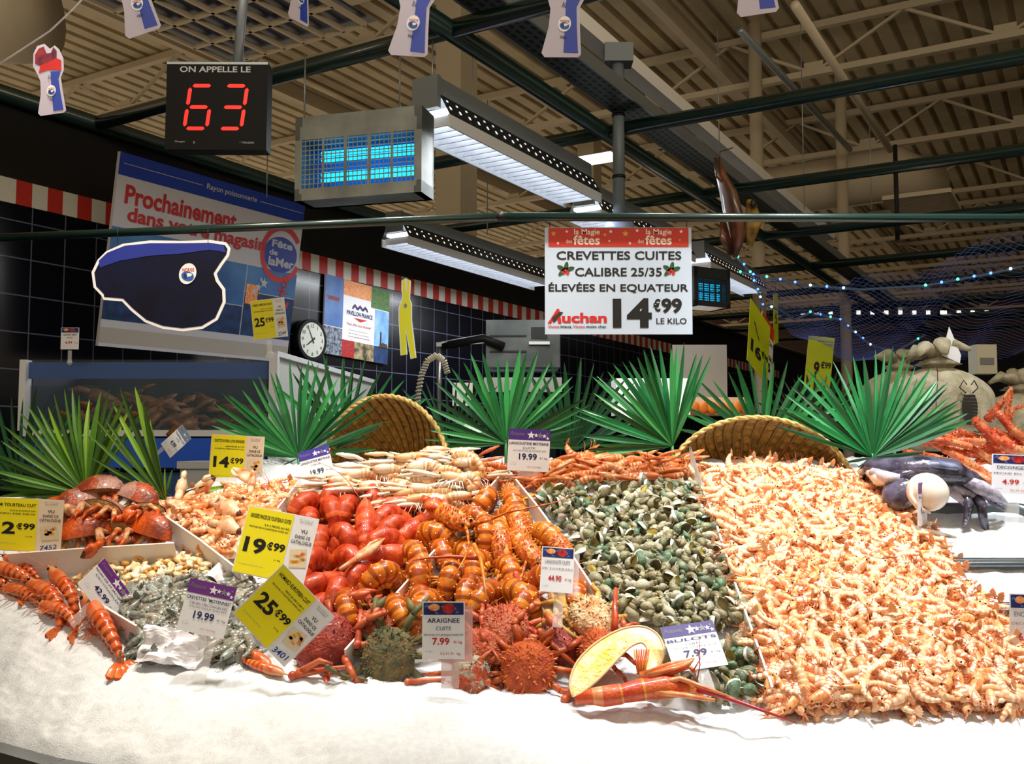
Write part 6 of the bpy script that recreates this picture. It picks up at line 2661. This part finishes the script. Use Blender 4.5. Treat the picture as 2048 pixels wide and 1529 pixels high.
e = empty('cut_lobster', 'lobster half cut open with yellow flesh, left of the BULOTS card', 'lobster', cutpt(1230, 1330))
o_ = e.matrix_world.translation
m, m2, m3 = MB(), MB(), MB()
fr_ = []
for i, (x, y, hw) in enumerate(path):
    a, b = path[max(0, i - 1)], path[min(len(path) - 1, i + 1)]
    tx, ty = b[0] - a[0], b[1] - a[1]
    L = math.hypot(tx, ty)
    nx, ny = -ty / L, tx / L
    l_, r_, c_ = cutpt(x - nx * hw, y - ny * hw) - o_, cutpt(x + nx * hw, y + ny * hw) - o_, cutpt(x, y) - o_
    bk2 = Vector((0, .035 * hw / 30, -.02 * hw / 30))
    fr_.append((l_, r_, c_, bk2))
for i in range(len(fr_)):
    l_, r_, c_, bb = fr_[i]
    m.v += [tuple(l_), tuple(l_ * .7 + c_ * .3 + bb * .8), tuple(c_ + bb * 1.2), tuple(r_ * .7 + c_ * .3 + bb * .8), tuple(r_)]
    m2.v += [tuple(l_.lerp(c_, .08)), tuple(l_.lerp(c_, .5) - Vector((0, .004, 0))), tuple(c_ - Vector((0, .006, 0))), tuple(r_.lerp(c_, .5) - Vector((0, .004, 0))), tuple(r_.lerp(c_, .08))]
    if i:
        for j in range(4):
            k = (i - 1) * 5
            m.face((k + j, k + j + 1, k + 6 + j, k + 5 + j), sO, True)
            m2.face((k + j, k + j + 1, k + 6 + j, k + 5 + j), flesh if i < 25 else flesh2, True)
m.build('shell', e)
m2.build('flesh', e)
for s_ in (0, 1):
    m3.tube([f[s_] for f in fr_], .0028, rimm, 6)
m3.build('cut_rim', e)
m = MB()
for i in range(7):
    a, b = cutpt(1268 + i * 5, 1300, .02), cutpt(1276 + i * 2, 1345, .015)
    m.loft([a - o_, b - o_], [.002, .003], None, lD if i % 2 else sL, 5)
m.build('swimmerets', e)
e = empty('spiny_lobster', 'orange spiny lobster lying flat on the ice with a long red antenna pointing right', 'spiny lobster', P(1290, 1385, 2.08))
o_ = e.matrix_world.translation


def lp(x, y, Y):
    return P(x, y, Y) - o_


m = MB()
W = [lp(1150, 1402, 2.08), lp(1185, 1394, 2.08), lp(1205, 1394, 2.08), lp(1240, 1389, 2.08), lp(1245, 1388, 2.08), lp(1285, 1380, 2.08), lp(1290, 1379, 2.08), lp(1330, 1373, 2.08), lp(1370, 1376, 2.08), lp(1405, 1388, 2.08)]
m.loft(W, [.008, .02, .024, .024, .021, .026, .024, .03, .026, .012], [.008, .018, .022, .022, .02, .024, .022, .026, .02, .01], [lR, lO, lR, sB, lR, sB, lR, lR, sD], 12)
m.build('body', e)
for pts, r, mt in [([(1395, 1378, 2.07), (1440, 1392, 2.05), (1520, 1420, 2.02), (1592, 1447, 2.0)], .0085, mat('antenna_crimson', '#a82a30', .35, coat=.3)),
                   ([(1390, 1385, 2.07), (1400, 1330, 2.06), (1394, 1290, 2.05)], .002, lD), ([(1385, 1345, 2.07), (1400, 1320, 2.05), (1398, 1265, 2.05)], .0018, lR)]:
    m = MB()
    n = len(pts)
    m.loft([lp(*p) for p in pts], [r * (1 - .85 * i / (n - 1)) for i in range(n)], None, mt, 8)
    m.build('antenna', e)
for pts in [[(1300, 1372, 2.07), (1360, 1358, 2.06), (1420, 1380, 2.05), (1470, 1398, 2.04)], [(1310, 1385, 2.06), (1370, 1392, 2.04), (1430, 1402, 2.03)], [(1330, 1360, 2.09), (1300, 1352, 2.08), (1360, 1335, 2.07)],
            [(1290, 1350, 2.1), (1340, 1330, 2.1), (1385, 1322, 2.08)], [(1325, 1348, 2.1), (1375, 1332, 2.08), (1392, 1345, 2.07)]]:
    m = MB()
    n = len(pts)
    m.loft([lp(*p) for p in pts], [.007, .006, .004, .0015][:n], None, lO, 7)
    m.build('leg', e)
m = MB()
m.loft([lp(1280, 1352, 2.11), lp(1330, 1345, 2.1), lp(1372, 1330, 2.09), lp(1388, 1318, 2.08)], [.012, .024, .022, .004], [.008, .012, .01, .002], lO, 10)
m.build('tail_fan', e)
m = MB()
W = [bed(1228, 1268, .06), bed(1231, 1235, .08), bed(1229, 1215, .09), bed(1232, 1178, .10)]
m.loft(W, [.009, .008, .006, .005], None, lD, 8)
tag(m.build('loose_antenna'), 'thick dark red antenna standing up before the whelks', 'antenna')

# ---- pale langoustines
gA = mat('langoustine_pale', '#d8c2a0', .32, rnd=['#dccab0', '#d8b488', '#e6dac4', '#d0a06a'], col2='#d07a34', ns=34, lo=.5, hi=.72, coat=.35)
gB = mat('langoustine_band', '#cf9a62', .35, rnd=['#d0a06c', '#c98a50', '#e0cdb0'])
gC = mat('langoustine_claw', '#e2d6c4', .35, rnd=['#e8dfd0', '#dcc6a4', '#e4d8c8'], col2='#d89a5a', ns=30, lo=.5, hi=.8, coat=.3)
oA = mat('cooked_langoustine', '#e08a48', .32, rnd=['#e69450', '#d87838', '#eeb070'], col2='#c85a20', ns=30, coat=.3)
oB = mat('cooked_langoustine_band', '#f0b888', .35)


def langou(A, B, Cc, curl, seed):
    L, rw, rh = .14, .0155, .0155
    b, p, d = crust(L, rw, rh, A, B, .42, 6, curl, .6, 10, .92, 6, .3)
    parts = [('langoustine', b, None), ('tail_fan', tailfan(p, d, .022, .014, A), None)]
    rs = random.Random(seed)
    for s_ in (-1, 1):
        q = MB()
        a = s_ * rs.uniform(.05, .35)
        p0 = Vector((L * .36, s_ * .009, -.004))
        d1 = Vector((math.cos(a), math.sin(a), rs.uniform(-.1, .1)))
        d2 = Vector((math.cos(a * .3), math.sin(a * .3), rs.uniform(-.1, .1)))
        p1 = p0 + d1 * .034
        p2 = p1 + d2 * .03
        p3 = p2 + d2 * .036
        q.loft([p0, p1, p1.lerp(p2, .2), p2, p3], [.005, .006, .0075, .0085, .002], [.005, .0055, .0065, .007, .0015], Cc, 7)
        q.loft([p2.lerp(p1, .1), p2.lerp(p3, .4) + Vector((0, s_ * .005, 0)), p3 + Vector((0, s_ * .003, 0))], [.003, .003, .0006], None, Cc, 6)
        parts.append(('claw', q, None))
    parts.append(('legs', legset(L * .42, rw, rh, 4, .05, .0018, Cc, .6, seed, 4), None))
    parts.append(('eyes', eyes(L * .42, rw, rh, .0028, eyeb, .92), 'black eyes'))
    return Proto(parts)


LG = [langou(gA, gB, gC, c, i) for i, c in enumerate((70, 170, 240))]
LO = [langou(oA, oB, oA, c, i + 5) for i, c in enumerate((30, 110))]
rg = random.Random(77)
GP = [(655, 975), (700, 940), (790, 915), (850, 895), (905, 890), (935, 905), (945, 935), (965, 950), (955, 965), (900, 1010), (830, 1005), (760, 985), (720, 975)]
k = 0
cnt = 0
for layer, hh in ((0, 0.0), (1, .0), (2, .0)):
    for _ in range(40):
        x, y = rg.uniform(655, 965), rg.uniform(888, 1010)
        if not inpoly(x, y, GP):
            continue
        yy = min(y, 1000)
        Y = 2.97 - (yy - 890) * .0016 - layer * .03
        p = P(x, y + 6, Y)
        LG[k % 3].spawn('langoustine', 'pale raw langoustine in the heap before the deep basket', 'langoustine',
                        pose(p, rg.choice([180, 180, 172, 195, 160, 205, 10, 190]) + rg.gauss(0, 12), rg.gauss(0, 8), rg.gauss(0, 30), rg.uniform(.85, 1.05), Vector((0, -.35, 1))), 'pale langoustine heap')
        k += 1
# a mound of ice and shells below them
m = MB()
for i in range(40):
    x, y = rg.uniform(670, 950), rg.uniform(915, 990)
    if inpoly(x, y - 8, GP):
        m.ell(P(x, y + 14, 2.99 - (y - 890) * .0013), (.045, .03, .028), gA, 8, 6, None, .3, 30)
tag(m.build('langoustine_core'), 'inside of the heap of pale langoustines', 'langoustines', kind='stuff')
OP = [(1048, 958), (1080, 938), (1180, 925), (1300, 932), (1390, 945), (1400, 965), (1300, 968), (1200, 972), (1090, 985), (1060, 985)]
for i, p in enumerate(scatter(OP, .036, 4000, seed=21)):
    LO[i % 2].spawn('langoustine', 'cooked orange langoustine in the strip behind the whelks', 'langoustine',
                    pose(p + NB * .025, rg.choice([0, 180]) + rg.gauss(0, 20), rg.gauss(0, 8), rg.gauss(0, 50), rg.uniform(.8, 1.0)), 'cooked langoustines behind the whelks')
# orange scraps before and under the pale langoustines
for i, p in enumerate(scatter([(930, 935), (1005, 945), (945, 985), (900, 1010)], .04, 1500, seed=23)):
    LO[i % 2].spawn('langoustine', 'orange langoustine between the pale heap and the white divider', 'langoustine',
                    pose(p + NB * .02, rg.gauss(-30, 30), rg.gauss(0, 8), rg.gauss(0, 50), .8), 'orange langoustines by the divider')

# ---- crab claws and shrimps on the left
cA = mat('crab_claw_cream', '#e6b884', .35, rnd=['#eccda4', '#e2aa70', '#f2dcb8', '#d98e50'], col2='#c8621e', ns=26, lo=.45, hi=.72, coat=.35)
cT = mat('crab_claw_tip', '#5a2a14', .35, coat=.3)
CL = [Proto([('crab_claw', clawmb(.1, .027, cA, cT), None)]), Proto([('crab_claw', clawmb(.085, .021, cA, cA), None)])]
CPOLY = [(325, 1016), (370, 1008), (440, 1002), (500, 990), (592, 988), (598, 1005), (520, 1035), (490, 1100), (470, 1125), (420, 1085), (345, 1035)]
sm = []
for i, p in enumerate(scatter(CPOLY, .034, 5000, seed=31)):
    CL[i % 2].spawn('crab_claw', 'cream and orange crab claw in the heap behind the yellow 19.99 card', 'crab claw',
                    pose(p + NB * rg.uniform(.015, .04), rg.uniform(0, 360), rg.gauss(0, 12), rg.uniform(0, 360), rg.uniform(.95, 1.35)), 'crab claw heap')
for p in scatter(CPOLY, .02, 6000, seed=33):
    sm.append(rnd_pose(p, rg.uniform(.004, .03), s=1.0))
stuff('small_shrimps', 'small orange shrimps and scraps mixed under the crab claws', 'shrimps', SHSTUFF, sm)
CP2 = [(470, 1000), (530, 985), (600, 988), (590, 1010), (510, 1025)]
for i, p in enumerate(scatter(CP2, .038, 2500, seed=36)):
    SH[i % 5].spawn('shrimp', 'large cooked shrimp on top of the claws under the yellow 14.99 card', 'shrimp', rnd_pose(p, .022, s=1.2), 'large shrimps by the claws')

# ---- brown crab halves
bA = mat('brown_crab_shell', '#7c3018', .38, col2='#c8541a', ns=13, lo=.4, hi=.62, coat=.3, bump=.3, bs=120)
bO = mat('brown_crab_orange', '#d85a14', .38, col2='#94381a', ns=16, lo=.42, hi=.62, coat=.3, bump=.3, bs=120)
bP = mat('brown_crab_pale', '#b88c80', .38, col2='#8a4a38', ns=14, lo=.4, hi=.62, coat=.35, bump=.3, bs=120)
bL = mat('brown_crab_leg', '#e0b888', .4, col2='#c0561c', ns=34, lo=.42, hi=.62, coat=.3, bump=.2, bs=140)
bF = mat('crab_cut_flesh', '#b4935a', .6, col2='#8a6434', ns=50, bump=.8, bs=120)


def brown(shell, sh2, seed):
    rs = random.Random(seed)
    m = MB()
    nu, nv = 26, 10
    a_, b_, c_ = .072, .05, .036
    for j in range(nv + 1):
        th = PI / 2 * j / nv
        for i in range(nu + 1):
            ph = PI * i / nu
            cr = 1 + .035 * math.sin(ph * 22) * (j >= nv - 1) + .05 * noise.noise((ph * 2, j * .35, seed))
            m.v.append((a_ * math.sin(th) * math.cos(ph) * cr, b_ * 1.25 * math.sin(th) * math.sin(ph) * cr - .01, c_ * math.cos(th)))
    for j in range(nv):
        for i in range(nu):
            k = j * (nu + 1) + i
            m.face((k, k + nu + 1, k + nu + 2, k + 1), shell if i + 2 * math.sin(j * .9) < nu * .5 else sh2, True)
    rim = [nv * (nu + 1) + i for i in range(nu + 1)]
    m.face(rim, bL)
    cut = MB()
    cp = [(m.v[j * (nu + 1)]) for j in range(nv, 0, -1)] + [m.v[j * (nu + 1) + nu] for j in range(0, nv + 1)]
    cut.poly([(p[0] * .96, p[1] - .001, p[2] * .96) for p in cp], bF)
    parts = [('brown_crab', m, None), ('cut_face', cut, 'pale brown cut flesh')]
    for k in range(4):
        q = MB()
        x = -.045 + .03 * k
        p0 = Vector((x, -.012, .004))
        p1 = p0 + Vector((rs.uniform(-.02, .02), -.04, .022))
        p2 = p1 + Vector((rs.uniform(-.025, .025), -.034, -.016))
        p3 = p2 + Vector((rs.uniform(-.02, .02), -.02, -.018))
        q.loft([p0, p1], [.0075, .0095], [.006, .007], bL, 8)
        q.loft([p1, p2], [.0075, .007], [.006, .0055], bL, 8)
        q.loft([p2, p3], [.0065, .001], None, bO, 8)
        parts.append(('leg', q, None))
    q = MB()
    q.add(clawmb(.085, .034, bO, cT), Matrix.Translation((.05, -.0, 0)) @ Euler((0, 0, -2.2)).to_matrix().to_4x4())
    parts.append(('claw', q, None))
    return Proto(parts)


BR = {'a': brown(bA, bO, 1), 'b': brown(bP, bA, 2), 'c': brown(bA, bP, 3)}
for (x, y, ang, tilt, roll, k, h, lb) in [
        (200, 984, 10, 0, 20, 'b', .075, 'topmost brown crab half with pale shell on the crab heap'),
        (275, 1000, -20, 10, 30, 'c', .055, 'brown crab half at the right shoulder of the heap, cut end outward'),
        (156, 1012, 30, 0, 30, 'b', .055, 'brown crab half left below the topmost one'),
        (205, 1024, -15, 0, -35, 'b', .065, 'brown crab half with hanging legs in the middle of the heap'),
        (168, 1068, 20, 0, 45, 'a', .055, 'big orange and brown crab half right of the yellow 12.99 card'),
        (304, 1064, -25, 0, 45, 'a', .05, 'orange crab half at the right end of the lower row'),
        (138, 1040, 60, 0, 35, 'b', .04, 'whitish crab half between the 12.99 card and the orange one'),
        (280, 1032, 15, 0, -40, 'c', .045, 'crab half with legs outward behind the right orange one'),
        (236, 1066, 0, 0, -25, 'b', .04, 'pale crab half between the two orange ones'),
        (110, 1030, 40, 0, 30, 'c', .03, 'brown crab half mostly hidden behind the 12.99 card'),
        (250, 1085, 190, 0, 20, 'b', .015, 'crab half under the others behind the tray wall')]:
    BR[k].spawn('brown_crab', lb, 'crab', pose(bed(x, y, h), ang, tilt, roll + 10, 1.0), 'brown crab halves')

for i, (x, y, ang, h, sc, lb) in enumerate([(205, 1084, 250, .085, .9, 'crab claw drooping over the tray wall below the orange crab half'),
        (262, 1078, 200, .05, .8, 'small crab claw at the foot of the right orange crab half'), (225, 1040, 20, .085, .9, 'cream crab claw on top between the crab halves'),
        (160, 1030, 150, .085, .9, 'crab claw pointing left over the middle crab half')]):
    q = clawmb(.09, .034, bL if i % 2 else bO, cT)
    tag(q.build('crab_claw', None, pose(bed(x, y, h), ang, 0, 60, sc)), lb, 'crab claw')

# ---- striped prawns at the left
tA = mat('prawn_orange', '#d9581c', .28, col2='#e8823c', ns=22, coat=.55)
tB = mat('prawn_dark_band', '#bc4212', .3, col2='#a83410', ns=30, coat=.5)
tH = mat('prawn_head', '#cc4a18', .3, col2='#e6a468', ns=24, coat=.5)
TP = []
for i, c in enumerate((25, 60)):
    L, rw, rh = .17, .0145, .0165
    b, p, d = crust(L, rw, rh, tA, tB, .38, 6, c, .42, 12, .98, 4, .3, tH, 1.0)
    parts = [('striped_prawn', b, None), ('tail_fan', tailfan(p, d, .03, .016, tA, tB), None), ('legs', legset(L * .38, rw, rh, 5, .035, .0018, tA, .6, i, 4), None),
             ('antennae', feelers(L * .38, rw, 2, .1, .001, lO, i, .3, 4), None), ('eyes', eyes(L * .38, rw, rh, .0035, eyeb, .9), 'black eyes')]
    TP.append(Proto(parts))
for (hx, hy, tx, ty, k, h, roll, lb) in [
        (-40, 1128, 95, 1158, 0, .045, 60, 'striped orange prawn at the left edge, upper of the two level ones'),
        (0, 1112, 88, 1146, 0, .03, 30, 'striped orange prawn behind the upper level one, below the 12.99 card'),
        (95, 1135, 172, 1212, 1, .045, 20, 'striped orange prawn with head up beside the 42.99 card'),
        (48, 1160, 160, 1222, 1, .04, 50, 'striped orange prawn slanting in the middle of the prawn pile'),
        (0, 1170, 112, 1202, 0, .02, 70, 'striped orange prawn half sunk in the ice at the left'),
        (68, 1206, 186, 1238, 1, .03, 60, 'striped orange prawn curled on the ice edge in front'),
        (163, 1190, 252, 1302, 0, .055, 15, 'nearest striped prawn leaning on the white divider board'),
        (176, 1238, 266, 1312, 1, .018, 50, 'lowest striped prawn on the ice at the foot of the divider'),
        (60, 1195, 160, 1250, 0, .008, 20, 'striped prawn deep under the middle of the prawn pile'),
        (-60, 1150, 60, 1180, 0, .02, 40, 'striped prawn cut by the left picture edge below the level ones')]:
    a, b = bed(hx, hy, h), bed(tx, ty, h)
    d = a - b
    Lp = d.length
    s_ = Lp / .185
    o = b + d * .58
    ang = math.degrees(math.atan2(d.dot(EB), d.x))
    TP[k].spawn('striped_prawn', lb, 'prawn', pose(o, ang, 0, roll, s_), 'striped prawns')

# ---- raw grey shrimps
rA = mat('raw_shrimp', '#98998c', .2, rnd=['#9c9e92', '#868c82', '#aca898', '#8c8876', '#a4b0aa'], col2='#6a7068', ns=50, lo=.5, hi=.8, coat=.6)
rB = mat('raw_shrimp_band', '#7a8078', .2, coat=.5)
rL = mat('raw_shrimp_leg', '#a08878', .4)
RS = []
RSS = []
for i, c in enumerate((70, 130, 170)):
    b, l_, ey = shrimp_proto(c, 9, i + 8, rA, rB, rA, rL, .092, .0078, .0102)
    RS.append(Proto([('raw_shrimp', b, None), ('legs', l_, None), ('eyes', ey, 'black eyes')]))
    b2 = MB()
    b2.add(b)
    RSS.append(b2)
RPOLY = [(225, 1200), (300, 1182), (400, 1172), (480, 1160), (505, 1220), (505, 1300), (470, 1325), (420, 1318), (300, 1312), (278, 1300), (268, 1250)]
for i, p in enumerate(scatter(RPOLY, .0205, 6000, seed=41)):
    RS[i % 3].spawn('raw_shrimp', 'raw grey shrimp in the box under the purple 19.99 card', 'shrimp', rnd_pose(p, .026), 'raw grey shrimps')
stuff('raw_shrimp_layer', 'lower layer of raw grey shrimps', 'shrimps', RSS, [rnd_pose(p, .008) for p in scatter(RPOLY, .021, 5000, seed=43)])
for (hx, hy, tx, ty, lb) in [(540, 1330, 478, 1290, 'orange prawn tail poking out left of the diamond 25.99 card'), (560, 1345, 490, 1325, 'orange prawn lying on the ice under the diamond 25.99 card')]:
    a, b = bed(hx, hy, .02), bed(tx, ty, .02)
    d = a - b
    TP[0].spawn('striped_prawn', lb, 'prawn', pose(b + d * .58, math.degrees(math.atan2(d.dot(EB), d.x)), 0, 60, .8), 'striped prawns', ('tail_fan',))

# ---- scallops
scA = mat('scallop_cream', '#f4ead2', .3, rnd=['#f8f0dc', '#f2e2bc', '#faf4e6', '#f0d6a0'], col2='#ecd09c', ns=30, coat=.4)
scO = mat('scallop_coral', '#e0a048', .3, coat=.4)
SCP = []
for i in range(3):
    q = MB()
    q.ell((0, 0, 0), (.016, .012, .008), scA, 12, 8, None, .6, 55 + 25 * i)
    q2 = MB()
    q2.loft([(.012, .006, 0), (.02, .012, 0), (.024, .004, .002), (.022, -.006, 0)], [.004, .006, .005, .002], None, scO if i else scA, 7)
    SCP.append(Proto([('scallop', q, None), ('coral', q2, 'orange coral')]))
SPOLY = [(150, 1172), (215, 1140), (340, 1118), (445, 1140), (470, 1160), (400, 1172), (300, 1182), (228, 1200)]
for lay, hh in ((51, .008), (52, .022)):
    for i, p in enumerate(scatter(SPOLY, .021, 5000, seed=lay)):
        SCP[i % 3].spawn('scallop', 'cream scallop in the tray behind the 42.99 card', 'scallop', pose(p + NB * hh, rg.uniform(0, 360), rg.gauss(0, 20), rg.gauss(0, 30), rg.uniform(.75, 1.1)), 'scallops in the tray')
